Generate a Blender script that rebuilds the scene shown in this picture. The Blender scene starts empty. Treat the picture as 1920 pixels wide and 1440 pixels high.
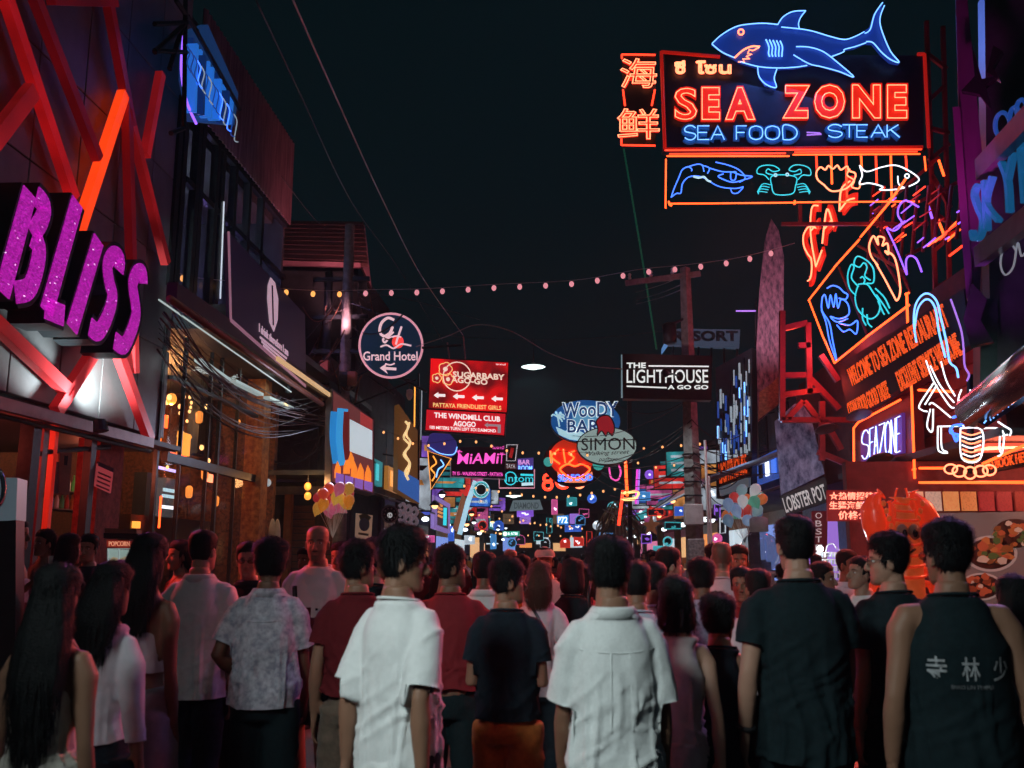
import bpy, bmesh, math, random
import numpy as np
from mathutils import Vector, Matrix

# ------------------------------------------------------------------ camera, world, exposure
SC = bpy.context.scene
COL = SC.collection
R = math.radians
F_PX = 1733.0                                   # focal length in photograph pixels (1920 wide)
EYE = Vector((0.0, 0.0, 1.68))
cam_data = bpy.data.cameras.new('camera')
cam_data.sensor_width = 36.0
cam_data.lens = 36.0 * F_PX / 1920.0
cam_data.clip_start = 0.05
cam_data.clip_end = 800.0
cam_data.dof.use_dof = True
cam_data.dof.focus_distance = 15.0
cam_data.dof.aperture_fstop = 3.2
cam = bpy.data.objects.new('camera', cam_data)
COL.objects.link(cam)
cam.location = EYE
cam.rotation_euler = (R(90.0) + math.atan(320.0 / F_PX), 0.0, R(2.92))
SC.camera = cam
ROT = cam.rotation_euler.to_matrix()

world = bpy.data.worlds.new('World')
SC.world = world
world.use_nodes = True
bgn = world.node_tree.nodes['Background']
bgn.inputs['Color'].default_value = (0.0017, 0.0054, 0.0072, 1.0)    # night sky over a lit street
bgn.inputs['Strength'].default_value = 1.0

moon = bpy.data.lights.new('moon', 'SUN')        # faint cool moonlight, high behind the camera
moon.energy = 0.03
moon.angle = R(8)
moon.color = (0.72, 0.9, 1.0)
moon_o = bpy.data.objects.new('moon', moon)
COL.objects.link(moon_o)
moon_o.rotation_euler = (R(38), 0.0, R(-12))

SC.view_settings.view_transform = 'Standard'
SC.view_settings.look = 'None'
SC.view_settings.exposure = 0.0
SC.view_settings.gamma = 1.0
SC.view_settings.use_curve_mapping = False
SC.cycles.max_bounces = 5
SC.cycles.diffuse_bounces = 2
SC.cycles.glossy_bounces = 2
SC.cycles.transmission_bounces = 3
SC.cycles.transparent_max_bounces = 12
SC.cycles.sample_clamp_indirect = 2.5
SC.cycles.caustics_reflective = False
SC.cycles.caustics_refractive = False
SC.cycles.use_light_tree = True
SC.cycles.use_denoising = True
SC.cycles.use_adaptive_sampling = True
SC.cycles.adaptive_threshold = 0.05
SC.cycles.adaptive_min_samples = 20

# ------------------------------------------------------------------ helpers
random.seed(11)
RNG = np.random.default_rng(5)

def ray(px, py):
    return ROT @ Vector(((px - 960.0) / F_PX, -(py - 720.0) / F_PX, -1.0))

def at(px, py, Y):
    """World point on the plane y = Y seen at photograph pixel (px, py)."""
    d = ray(px, py)
    return EYE + d * ((Y - EYE.y) / d.y)

def atx(px, py, X):
    """World point on the plane x = X seen at photograph pixel (px, py)."""
    d = ray(px, py)
    return EYE + d * ((X - EYE.x) / d.x)

def tag(o, label=None, cat=None, group=None, kind=None):
    if label: o['label'] = label
    if cat: o['category'] = cat
    if group: o['group'] = group
    if kind: o['kind'] = kind
    return o

def empty(name, loc=(0, 0, 0), label=None, cat=None, group=None, parent=None, rz=0.0):
    o = bpy.data.objects.new(name, None)
    COL.objects.link(o)
    o.location = loc
    o.rotation_euler = (0, 0, rz)
    o.empty_display_size = 0.2
    if parent: o.parent = parent
    return tag(o, label, cat, group)

def mesh_obj(name, V, F, m, parent=None, smooth=False, label=None, cat=None, group=None, kind=None):
    me = bpy.data.meshes.new(name)
    me.from_pydata([tuple(v) for v in V], [], [tuple(f) for f in F])
    if smooth:
        me.polygons.foreach_set('use_smooth', [True] * len(me.polygons))
    if m: me.materials.append(m)
    o = bpy.data.objects.new(name, me)
    COL.objects.link(o)
    if parent: o.parent = parent
    return tag(o, label, cat, group, kind)

def link_copy(o, parent=None):
    c = o.copy()
    COL.objects.link(c)
    c.parent = parent
    return c

def copy_tree(o, parent=None):
    c = link_copy(o, parent)
    for ch in list(o.children):
        copy_tree(ch, c)
    return c

def cat_mesh(parts):
    Vs, Fs, n = [], [], 0
    for V, F in parts:
        Vs += [tuple(v) for v in V]
        Fs += [tuple(i + n for i in f) for f in F]
        n += len(V)
    return Vs, Fs

# ---- shape makers returning (V, F)
def box(x0, x1, y0, y1, z0, z1):
    V = [(x0, y0, z0), (x1, y0, z0), (x1, y1, z0), (x0, y1, z0), (x0, y0, z1), (x1, y0, z1), (x1, y1, z1), (x0, y1, z1)]
    F = [(0, 3, 2, 1), (4, 5, 6, 7), (0, 1, 5, 4), (1, 2, 6, 5), (2, 3, 7, 6), (3, 0, 4, 7)]
    return V, F

def bevbox(x0, x1, y0, y1, z0, z1, b=0.01):
    """Box with its vertical edges and its top and bottom rims chamfered."""
    V, F = [], []
    def ring(i, z):
        return [(x0 + b + i, y0 + i, z), (x1 - b - i, y0 + i, z), (x1 - i, y0 + b + i, z), (x1 - i, y1 - b - i, z),
                (x1 - b - i, y1 - i, z), (x0 + b + i, y1 - i, z), (x0 + i, y1 - b - i, z), (x0 + i, y0 + b + i, z)]
    for i, z in ((b, z0), (0, z0 + b), (0, z1 - b), (b, z1)):
        V += ring(i, z)
    for k in range(3):
        for j in range(8):
            a, c = k * 8 + j, k * 8 + (j + 1) % 8
            F.append((a, c, c + 8, a + 8))
    F.append(tuple(range(7, -1, -1)))
    F.append(tuple(range(24, 32)))
    return V, F

def beam(p0, p1, w, h, up=Vector((0, 0, 1))):
    """Box along p0-p1, w across, h along 'up'."""
    p0, p1 = Vector(p0), Vector(p1)
    d = (p1 - p0).normalized()
    s = d.cross(up)
    if s.length < 1e-4: s = d.cross(Vector((1, 0, 0)))
    s.normalize()
    u = s.cross(d).normalized()
    V = []
    for p in (p0, p1):
        for a, b in ((-1, -1), (1, -1), (1, 1), (-1, 1)):
            V.append(p + s * (a * w / 2) + u * (b * h / 2))
    F = [(0, 1, 2, 3), (7, 6, 5, 4), (0, 4, 5, 1), (1, 5, 6, 2), (2, 6, 7, 3), (3, 7, 4, 0)]
    return V, F

def tube(pts, r, n=6, closed=False, caps=True):
    """Round tube through a list of points; r is a number or a list."""
    P = [Vector(p) for p in pts]
    m = len(P)
    rr = r if isinstance(r, (list, tuple)) else [r] * m
    V, F = [], []
    prev = None
    for i in range(m):
        a = P[i - 1] if (i > 0 or closed) else P[i]
        b = P[(i + 1) % m] if (i < m - 1 or closed) else P[i]
        t = b - a
        if t.length < 1e-7: t = Vector((0, 0, 1))
        t.normalize()
        if prev is None:
            prev = t.orthogonal().normalized()
        prev = prev - t * prev.dot(t)
        if prev.length < 1e-6: prev = t.orthogonal()
        prev.normalize()
        q = t.cross(prev)
        for k in range(n):
            an = 2 * math.pi * k / n
            V.append(P[i] + prev * (math.cos(an) * rr[i]) + q * (math.sin(an) * rr[i]))
    segs = m if closed else m - 1
    for i in range(segs):
        for k in range(n):
            a, b = i * n + k, i * n + (k + 1) % n
            c, d = ((i + 1) % m) * n + (k + 1) % n, ((i + 1) % m) * n + k
            F.append((a, b, c, d))
    if caps and not closed:
        F.append(tuple(range(n - 1, -1, -1)))
        F.append(tuple((m - 1) * n + k for k in range(n)))
    return V, F

def lathe(profile, n=16, axis=Vector((0, 0, 1)), origin=Vector((0, 0, 0))):
    """profile: (radius, height) pairs turned about the axis."""
    axis = Vector(axis).normalized()
    s = axis.orthogonal().normalized()
    q = axis.cross(s)
    V, F = [], []
    for r, h in profile:
        for k in range(n):
            a = 2 * math.pi * k / n
            V.append(Vector(origin) + axis * h + s * (math.cos(a) * r) + q * (math.sin(a) * r))
    for i in range(len(profile) - 1):
        for k in range(n):
            a, b = i * n + k, i * n + (k + 1) % n
            F.append((a, b, b + n, a + n))
    F.append(tuple(range(n - 1, -1, -1)))
    F.append(tuple((len(profile) - 1) * n + k for k in range(n)))
    return V, F

def ellipsoid(c, r, n=12, m=8):
    V, F = [], []
    for i in range(1, m):
        t = math.pi * i / m
        for k in range(n):
            a = 2 * math.pi * k / n
            V.append((c[0] + r[0] * math.sin(t) * math.cos(a), c[1] + r[1] * math.sin(t) * math.sin(a), c[2] + r[2] * math.cos(t)))
    top, bot = len(V), len(V) + 1
    V += [(c[0], c[1], c[2] + r[2]), (c[0], c[1], c[2] - r[2])]
    for i in range(m - 2):
        for k in range(n):
            a, b = i * n + k, i * n + (k + 1) % n
            F.append((a, a + n, b + n, b))
    for k in range(n):
        F.append((top, k, (k + 1) % n))
        F.append((bot, (m - 2) * n + (k + 1) % n, (m - 2) * n + k))
    return V, F

def catenary(a, b, sag, n=16):
    a, b = Vector(a), Vector(b)
    return [a.lerp(b, i / n) - Vector((0, 0, sag * 4 * (i / n) * (1 - i / n))) for i in range(n + 1)]

def spline(pts, k=6, closed=False):
    """Catmull-Rom through 2-D or 3-D points."""
    P = [Vector(p) for p in pts]
    n = len(P)
    out = []
    rng = n if closed else n - 1
    for i in range(rng):
        p0 = P[i - 1] if (i > 0 or closed) else P[i]
        p1, p2 = P[i], P[(i + 1) % n]
        p3 = P[(i + 2) % n] if (closed or i + 2 < n) else p2
        for j in range(k):
            t = j / k
            out.append(0.5 * ((2 * p1) + (p2 - p0) * t + (2 * p0 - 5 * p1 + 4 * p2 - p3) * t * t + (3 * p1 - p0 - 3 * p2 + p3) * t ** 3))
    if not closed: out.append(P[-1])
    return out

# ---- materials
MATS = {}
def mat(name, color=(0.05, 0.05, 0.05), rough=0.6, metal=0.0, emit=None, strength=0.0, var=0.25, scale=6.0, bump=0.0, bscale=60.0,
        alpha=None, spec=None, trans=0.0, coat=0.0, sheen=0.0, color2=None, stretch=(1, 1, 1), coords='Object', attr=None):
    """Principled material; colour varied by noise between two tones, optional bump and emission."""
    if name in MATS: return MATS[name]
    m = bpy.data.materials.new(name)
    m.use_nodes = True
    nt = m.node_tree
    b = nt.nodes['Principled BSDF']
    b.inputs['Roughness'].default_value = rough
    b.inputs['Metallic'].default_value = metal
    c = tuple(color) + (1.0,)
    if emit is not None:
        b.inputs['Base Color'].default_value = c
        b.inputs['Emission Color'].default_value = tuple(emit) + (1.0,)
        b.inputs['Emission Strength'].default_value = strength
    elif attr:
        a = nt.nodes.new('ShaderNodeAttribute')
        a.attribute_name = attr
        nt.links.new(a.outputs['Color'], b.inputs['Base Color'])
    elif var > 0:
        tc = nt.nodes.new('ShaderNodeTexCoord')
        mp = nt.nodes.new('ShaderNodeMapping')
        mp.inputs['Scale'].default_value = stretch
        nz = nt.nodes.new('ShaderNodeTexNoise')
        nz.inputs['Scale'].default_value = scale
        nz.inputs['Detail'].default_value = 5.0
        nz.inputs['Roughness'].default_value = 0.65
        cr = nt.nodes.new('ShaderNodeValToRGB')
        c2 = color2 or tuple(x * (1 - var) for x in color)
        cr.color_ramp.elements[0].position = 0.35
        cr.color_ramp.elements[0].color = tuple(c2) + (1.0,)
        cr.color_ramp.elements[1].position = 0.65
        cr.color_ramp.elements[1].color = c
        nt.links.new(tc.outputs[coords], mp.inputs['Vector'])
        nt.links.new(mp.outputs['Vector'], nz.inputs['Vector'])
        nt.links.new(nz.outputs['Fac'], cr.inputs['Fac'])
        nt.links.new(cr.outputs['Color'], b.inputs['Base Color'])
    else:
        b.inputs['Base Color'].default_value = c
    if bump > 0:
        tc2 = nt.nodes.new('ShaderNodeTexCoord')
        n2 = nt.nodes.new('ShaderNodeTexNoise')
        n2.inputs['Scale'].default_value = bscale
        n2.inputs['Detail'].default_value = 4.0
        bp = nt.nodes.new('ShaderNodeBump')
        bp.inputs['Strength'].default_value = bump
        bp.inputs['Distance'].default_value = 0.02
        nt.links.new(tc2.outputs['Object'], n2.inputs['Vector'])
        nt.links.new(n2.outputs['Fac'], bp.inputs['Height'])
        nt.links.new(bp.outputs['Normal'], b.inputs['Normal'])
    if spec is not None: b.inputs['Specular IOR Level'].default_value = spec
    if trans: b.inputs['Transmission Weight'].default_value = trans
    if alpha is not None: b.inputs['Alpha'].default_value = alpha
    if coat: b.inputs['Coat Weight'].default_value = coat
    if sheen:
        b.inputs['Sheen Weight'].default_value = sheen
        b.inputs['Sheen Roughness'].default_value = 0.4
    MATS[name] = m
    return m

def glow(name, color, strength):
    """Glass tube or lit face that gives off light."""
    return mat('glow_' + name, color=tuple(min(1, c * 0.4 + 0.02) for c in color), rough=0.35, emit=color, strength=strength)

TEXTS = []          # (object, target width or None, target height, x, y, align)
# ------------------------------------------------------------------ sign-making helpers
STEEL = mat('dark_steel', (.030, .040, .046), rough=.45, metal=.6, var=.4, scale=9)
BLACK = mat('black_paint', (.022, .032, .038), rough=.5, var=.3)
DARKWALL = mat('dark_render_wall', (.050, .058, .062), rough=.9, var=.45, scale=2.5, bump=.3, bscale=30)
CONC = mat('concrete', (.30, .29, .28), rough=.9, var=.45, scale=7, bump=.4, bscale=45)
WHITEP = mat('white_paint', (.72, .72, .72), rough=.5, var=.15)
CABLE = mat('black_cable', (.03, .03, .032), rough=.5, var=.2)
COPPER = mat('brown_cable', (.16, .075, .045), rough=.5, var=.4, scale=3)
NEON = {
    'red': glow('red', (1, .035, .012), 3.4), 'orange': glow('orange', (1, .075, .012), 4.2), 'deepred': glow('deepred', (1, .02, .012), 1.1),
    'hot': glow('hot', (1, .22, .10), 3.2), 'blue': glow('blue', (.045, .16, 1), 2.6), 'paleblue': glow('paleblue', (.16, .42, 1), 2.2),
    'teal': glow('teal', (.03, .52, .62), 1.3), 'white': glow('white', (.85, .92, 1), 1.7), 'purple': glow('purple', (.28, .10, 1), 1.9),
    'pink': glow('pink', (1, .16, .52), 1.2), 'magenta': glow('magenta', (.9, .06, .75), 1.0), 'warm': glow('warm', (1, .52, .18), 2.2),
    'green': glow('green', (.03, .8, .35), .9), 'dimblue': glow('dimblue', (.02, .10, .5), .45), 'cool': glow('cool', (.55, .85, .95), .9),
    'violet': glow('violet', (.5, .22, .95), .9), 'amber': glow('amber', (1, .36, .05), 1.5), 'dimwhite': glow('dimwhite', (.6, .75, .85), .35),
}

def ink(name, c, e=.0):
    """Printed colour on a backlit (e > 0) or plain board."""
    if e > 0: return mat('print_%s_%d' % (name, int(e * 100)), c, rough=.4, emit=c, strength=e)
    return mat('print_' + name, c, rough=.5, var=.1)

class Sign:
    """A flat-faced thing with its own frame: x to the reader's right, y up, z towards the reader."""
    def __init__(s, name, label, cat, O, N=(0, -1, 0), up=(0, 0, 1), group=None, roll=0.0):
        N = Vector(N).normalized()
        U = Vector(up).cross(N).normalized()
        Vv = N.cross(U).normalized()
        if roll:
            Q = Matrix.Rotation(R(roll), 3, N)
            U, Vv = Q @ U, Q @ Vv
        s.O, s.U, s.V, s.N = Vector(O), U, Vv, N
        s.root = empty(name, (0, 0, 0), label, cat, group)
        M = Matrix((U, Vv, N)).transposed().to_4x4()
        M.translation = s.O
        s.root.matrix_world = M
    def uv(s, px, py, z=0.0):
        d = ray(px, py)
        P0 = s.O + s.N * z
        t = (P0 - EYE).dot(s.N) / d.dot(s.N)
        p = EYE + d * t - s.O
        return (p.dot(s.U), p.dot(s.V))
    def add(s, name, V, F, m, parent=None, smooth=False):
        return mesh_obj(name, V, F, m, parent or s.root, smooth)
    def pts(s, px, z=0.0):
        return [s.uv(x, y, z) for x, y in px]
    def slab(s, name, pts, m, z0, z1, parent=None):
        """Extruded polygon given in local (x, y)."""
        n = len(pts)
        ar = sum(pts[i][0] * pts[(i + 1) % n][1] - pts[(i + 1) % n][0] * pts[i][1] for i in range(n))
        if ar < 0: pts = pts[::-1]
        V = [(x, y, z0) for x, y in pts] + [(x, y, z1) for x, y in pts]
        F = [tuple(range(n - 1, -1, -1)), tuple(range(n, 2 * n))] + [(i, (i + 1) % n, n + (i + 1) % n, n + i) for i in range(n)]
        return s.add(name, V, F, m, parent)
    def poly(s, name, px, m, z0, z1, parent=None):
        return s.slab(name, s.pts(px, z1), m, z0, z1, parent)
    def neon(s, name, px, m, r=.018, z=.06, closed=False, smooth=True, parent=None, k=5):
        p = s.pts(px, z)
        if smooth and len(p) > 2: p = [(q.x, q.y) for q in spline([Vector((a, b, 0)) for a, b in p], k, closed)]
        V, F = tube([(a, b, z) for a, b in p], r, 6, closed)
        return s.add(name, V, F, m, parent, True)
    def strip(s, name, px, w, m, z0, z1, parent=None, smooth=True, k=5):
        """Flat stroke w wide (local metres) along a pixel path."""
        p = [Vector((a, b, 0)) for a, b in s.pts(px, z1)]
        if smooth and len(p) > 2: p = spline(p, k)
        L, Rr = [], []
        for i in range(len(p)):
            t = (p[min(i + 1, len(p) - 1)] - p[max(i - 1, 0)]).normalized()
            nn = Vector((-t.y, t.x, 0)) * (w / 2)
            L.append(p[i] + nn); Rr.append(p[i] - nn)
        V, F = [], []
        for z in (z0, z1):
            V += [(a.x, a.y, z) for a in L] + [(a.x, a.y, z) for a in Rr]
        n = len(p)
        for i in range(n - 1):
            F += [(2 * n + i, 3 * n + i, 3 * n + i + 1, 2 * n + i + 1), (i, i + 1, n + i + 1, n + i), (i, 2 * n + i, 2 * n + i + 1, i + 1), (n + i, n + i + 1, 3 * n + i + 1, 3 * n + i)]
        F += [(0, n, 3 * n, 2 * n), (n - 1, 3 * n - 1, 4 * n - 1, 2 * n - 1)]
        return s.add(name, V, F, m, parent)
    def disc(s, name, cx, cy, rx, ry, m, z0, z1, parent=None, n=40):
        px = [(cx + rx * math.cos(2 * math.pi * k / n), cy + ry * math.sin(2 * math.pi * k / n)) for k in range(n)]
        return s.poly(name, px, m, z0, z1, parent)
    def ring(s, name, cx, cy, rx, ry, m, r=.02, z=.03, parent=None, n=40):
        px = [(cx + rx * math.cos(2 * math.pi * k / n), cy + ry * math.sin(2 * math.pi * k / n)) for k in range(n)]
        return s.neon(name, px, m, r, z, True, False, parent)
    def text(s, body, x0, y0, x1, y1, m, z=.03, outline=0.0, bold=0.0, shear=0.0, dep=.006, name='lettering', parent=None, quad=None):
        """Lettering fitted into the pixel box (x0,y0)-(x1,y1); quad: baseline left, baseline right, top left pixels instead."""
        cu = bpy.data.curves.new(name, 'FONT')
        cu.body = body
        cu.resolution_u = 3
        cu.shear = shear
        cu.offset = bold
        if not outline:
            cu.extrude = dep
        cu.materials.append(m)
        o = bpy.data.objects.new(name, cu)
        COL.objects.link(o)
        o.parent = parent or s.root
        if quad: a, b, c = (Vector(s.uv(*q, z)) for q in quad)
        else: a, b, c = Vector(s.uv(x0, y1, z)), Vector(s.uv(x1, y1, z)), Vector(s.uv(x0, y0, z))
        TEXTS.append((o, a, b, c, z, outline))
        return o

def fit_texts():
    """Fit every lettering into its box and turn it into a plain mesh."""
    bpy.context.view_layer.update()
    for o, a, b, c, z, outline in TEXTS:
        bb = [Vector(v) for v in o.bound_box]
        x0, x1 = min(v.x for v in bb), max(v.x for v in bb)
        y0, y1 = min(v.y for v in bb), max(v.y for v in bb)
        ex, ey = (b - a) / max(x1 - x0, 1e-4), (c - a) / max(y1 - y0, 1e-4)
        o['M'] = [ex.x, ey.x, a.x - ex.x * x0 - ey.x * y0, ex.y, ey.y, a.y - ex.y * x0 - ey.y * y0]
        if outline:
            o.data.fill_mode = 'NONE'
            o.data.bevel_depth = outline / max((ex.length + ey.length) / 2, 1e-4)
            o.data.bevel_resolution = 0
    dg = bpy.context.evaluated_depsgraph_get()
    dg.update()
    for o, a, b, c, z, outline in TEXTS:
        m = o['M']
        M = Matrix(((m[0], m[1], 0, m[2]), (m[3], m[4], 0, m[5]), (0, 0, 1, z), (0, 0, 0, 1)))
        me = bpy.data.meshes.new_from_object(o.evaluated_get(dg), depsgraph=dg)
        me.transform(M)
        nm, par, mt = o.name.split('.')[0], o.parent, o.data.materials[0]
        cu = o.data
        bpy.data.objects.remove(o)
        bpy.data.curves.remove(cu)
        if not len(me.materials): me.materials.append(mt)
        q = bpy.data.objects.new(nm, me)
        COL.objects.link(q)
        q.parent = par
    TEXTS.clear()

def light(name, kind, loc, color, energy, parent=None, size=.15, target=None, angle=80, blend=.6):
    l = bpy.data.lights.new(name, kind)
    l.color = color
    l.energy = energy
    if kind == 'AREA': l.size = size
    else: l.shadow_soft_size = size
    if kind == 'SPOT':
        l.spot_size = R(angle)
        l.spot_blend = blend
    o = bpy.data.objects.new(name, l)
    COL.objects.link(o)
    M = Matrix.Translation(loc)
    if target is not None:
        M = Matrix.Translation(loc) @ (Vector(target) - Vector(loc)).to_track_quat('-Z', 'Y').to_matrix().to_4x4()
    if parent is not None:
        o.parent = parent
        M = parent.matrix_basis.inverted() @ M
        o.matrix_local = M
    else:
        o.matrix_world = M
    return o

def part(name, VF, m, parent, smooth=False, label=None):
    """A part given in world coordinates under a parent whose origin is the world origin unless moved."""
    V, F = VF
    mw = Matrix.Translation(parent.location) if parent.type == 'EMPTY' else Matrix()
    inv = mw.inverted()
    return mesh_obj(name, [inv @ Vector(v) for v in V], F, m, parent, smooth, label)

def thing_mesh(name, VF, m, label, cat, group=None, smooth=False, kind=None):
    return mesh_obj(name, VF[0], VF[1], m, None, smooth, label, cat, group, kind)

GLASS = mat('window_glass', (.03, .04, .045), rough=.04, var=0, alpha=.10)

def mottle(m, dark=.25, scale=1.4, stretch=(1, 1, 1), p0=.35, p1=.68):
    """Uneven brightness of a lit surface (patchy tubes or print behind it, or light put into the bars)."""
    nt = m.node_tree
    b = nt.nodes['Principled BSDF']
    c = tuple(b.inputs['Emission Color'].default_value)
    tc, mp, nz, cr = (nt.nodes.new(k) for k in ('ShaderNodeTexCoord', 'ShaderNodeMapping', 'ShaderNodeTexNoise', 'ShaderNodeValToRGB'))
    mp.inputs['Scale'].default_value = stretch
    nz.inputs['Scale'].default_value = scale
    nz.inputs['Detail'].default_value = 4
    cr.color_ramp.elements[0].position = p0
    cr.color_ramp.elements[0].color = tuple(v * dark for v in c[:3]) + (1,)
    cr.color_ramp.elements[1].position = p1
    cr.color_ramp.elements[1].color = c
    nt.links.new(tc.outputs['Object'], mp.inputs['Vector']); nt.links.new(mp.outputs['Vector'], nz.inputs['Vector'])
    nt.links.new(nz.outputs['Fac'], cr.inputs['Fac']); nt.links.new(cr.outputs['Color'], b.inputs['Emission Color'])
    return m
# ------------------------------------------------------------------ people
def vnoise(P, seed=0):
    """Smooth value noise in [-1, 1] at points P (n x 3)."""
    P = np.asarray(P, float)
    i = np.floor(P).astype(np.int64)
    f = P - i
    f = f * f * (3 - 2 * f)
    out = 0
    for dx in (0, 1):
        for dy in (0, 1):
            for dz in (0, 1):
                h = (i[:, 0] + dx) * 374761393 + (i[:, 1] + dy) * 668265263 + (i[:, 2] + dz) * 2147483647 + seed * 1274126177
                h = (h ^ (h >> 13)) * 1274126177
                h = (h ^ (h >> 16)) & 0xffff
                w = (f[:, 0] if dx else 1 - f[:, 0]) * (f[:, 1] if dy else 1 - f[:, 1]) * (f[:, 2] if dz else 1 - f[:, 2])
                out = out + w * (h / 32767.5 - 1)
    return out

def rings(rows, n=20, p=1.0):
    """Closed loft through horizontal rings: (z, half width, half depth, y offset[, x offset])."""
    V, F = [], []
    for row in rows:
        z, a, b, yo = row[:4]
        xo = row[4] if len(row) > 4 else 0.0
        for k in range(n):
            t = 2 * math.pi * k / n
            c, s = math.cos(t), math.sin(t)
            V.append((xo + a * math.copysign(abs(c) ** p, c), yo + b * math.copysign(abs(s) ** p, s), z))
    for i in range(len(rows) - 1):
        for k in range(n):
            q, w = i * n + k, i * n + (k + 1) % n
            F.append((q, w, w + n, q + n))
    F.append(tuple(range(n - 1, -1, -1)))
    F.append(tuple((len(rows) - 1) * n + k for k in range(n)))
    return V, F

JOBS = []
def remesh_all():
    """Fuse every queued heap of closed pieces into one skin (all in one depsgraph update)."""
    tmp = []
    for (V, F, vox, sm, cb) in JOBS:
        me = bpy.data.meshes.new('fuse')
        me.from_pydata([tuple(v) for v in V], [], [tuple(f) for f in F])
        o = bpy.data.objects.new('fuse', me)
        COL.objects.link(o)
        md = o.modifiers.new('r', 'REMESH')
        md.mode = 'VOXEL'
        md.voxel_size = vox
        if sm:
            s = o.modifiers.new('s', 'SMOOTH')
            s.factor = 0.5
            s.iterations = sm
        tmp.append(o)
    dg = bpy.context.evaluated_depsgraph_get()
    dg.update()
    for o, (V, F, vox, sm, cb) in zip(tmp, JOBS):
        e = o.evaluated_get(dg)
        me = e.to_mesh()
        n = len(me.vertices)
        co = np.empty(n * 3)
        me.vertices.foreach_get('co', co)
        no = np.empty(n * 3)
        me.vertex_normals.foreach_get('vector', no)
        fs = [tuple(p.vertices) for p in me.polygons]
        cb(co.reshape(-1, 3), no.reshape(-1, 3), fs)
        e.to_mesh_clear()
    for o in tmp:
        me = o.data
        bpy.data.objects.remove(o)
        bpy.data.meshes.remove(me)
    JOBS.clear()

# head profile: z (0 = eye line), front y, back y, half width
HEAD = np.array([(-.118, .074, .040, .020), (-.112, .086, .020, .033), (-.097, .091, -.012, .046), (-.075, .089, -.036, .055),
                 (-.050, .087, -.060, .0615), (-.025, .086, -.078, .066), (0, .086, -.090, .069), (.025, .088, -.097, .0725),
                 (.050, .087, -.099, .0745), (.075, .077, -.094, .0725), (.095, .059, -.082, .064), (.110, .036, -.060, .047),
                 (.119, .006, -.026, .018)])
def head_ring(z):
    return [np.interp(z, HEAD[:, 0], HEAD[:, k]) for k in (1, 2, 3)]

def head_rows(zs):
    out = []
    for z in zs:
        f, b, w = head_ring(z)
        out.append((z, w, (f - b) / 2, (f + b) / 2))
    return out

BASE = {}
def make_bases():
    zs = np.concatenate([HEAD[:, 0]])
    pieces = [rings(head_rows(zs), 24, 0.97)]
    pieces.append(tube([(0, -.035, -.25), (0, -.032, -.16), (0, -.022, -.10), (0, -.02, -.04)], [.066, .056, .054, .05], 14))
    # nose
    pieces.append(tube([(0, .078, .022), (0, .090, .0), (0, .103, -.022), (0, .107, -.034), (0, .096, -.044)], [.007, .0085, .011, .013, .012], 8))
    for s in (-1, 1):
        pieces.append(ellipsoid((s * .010, .094, -.039), (.009, .010, .007), 8, 6))
        V, F = ellipsoid((0, 0, 0), (.009, .019, .032), 10, 8)
        M = Matrix.Translation((s * .075, -.010, -.012)) @ Matrix.Rotation(s * R(-22), 4, 'Z') @ Matrix.Rotation(R(-10), 4, 'X')
        pieces.append(([M @ Vector(v) for v in V], F))
    V, F = cat_mesh(pieces)
    def done(co, no, fs):
        x, y, z = co[:, 0], co[:, 1], co[:, 2]
        front = (y > .03)
        d = np.zeros(len(co))
        for s in (-1, 1):
            g = np.exp(-(((x - s * .031) / .015) ** 2 + ((z - .003) / .011) ** 2))
            d -= .0085 * g * front
            d += .0035 * np.exp(-(((x - s * .031) / .02) ** 2 + ((z - .024) / .007) ** 2)) * front
            d += .003 * np.exp(-(((x - s * .045) / .016) ** 2 + ((z + .03) / .016) ** 2)) * front
            g = np.exp(-(((y + .008) / .010) ** 2 + ((z + .008) / .016) ** 2)) * (np.abs(x) > .074)
            co[:, 0] -= s * .0045 * g * (x * s > 0)
        for zz, a, sx in ((-.062, .0048, .018), (-.0755, .0052, .016), (-.0685, -.0050, .020), (-.088, -.0030, .016)):
            d += a * np.exp(-((x / sx) ** 2 + ((z - zz) / .0048) ** 2)) * front
        co = co + no * d[:, None]
        BASE['head'] = (co, fs)
    JOBS.append((V, F, .0048, 2, done))
    # relaxed hand, wrist at origin, fingers down -z, thumb forward (+y), palm towards -x
    hp = [rings([(.05, .024, .026, 0), (.02, .022, .026, 0), (0, .021, .027, 0), (-.03, .018, .036, .002), (-.06, .015, .041, .0), (-.088, .012, .040, -.002), (-.096, .008, .036, -.002)], 12, .85)]
    for y0, L, r in ((.030, .070, .0082), (.010, .080, .0086), (-.011, .074, .0082), (-.030, .058, .0072)):
        q = [(.002, y0 * .95, -.075), (0, y0, -.095), (-.006, y0 * 1.03, -.095 - L * .42), (-.019, y0 * 1.03, -.095 - L * .72), (-.036, y0, -.095 - L * .92)]
        hp.append(tube(q, [r, r * 1.05, r, r * .92, r * .7], 8))
    hp.append(tube([(-.004, .022, -.02), (-.012, .046, -.045), (-.020, .056, -.072), (-.027, .054, -.100)], [.012, .0115, .0098, .0075], 8))
    V, F = cat_mesh(hp)
    JOBS.append((V, F, .0042, 1, lambda co, no, fs: BASE.__setitem__('hand', (co, fs))))
    remesh_all()

def hairline(y):
    return np.interp(y, [-.10, -.06, -.03, -.022, -.012, .012, .022, .030, .060, .09], [-.085, -.090, -.055, -.02, .012, -.020, -.020, .030, .056, .066])

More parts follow.
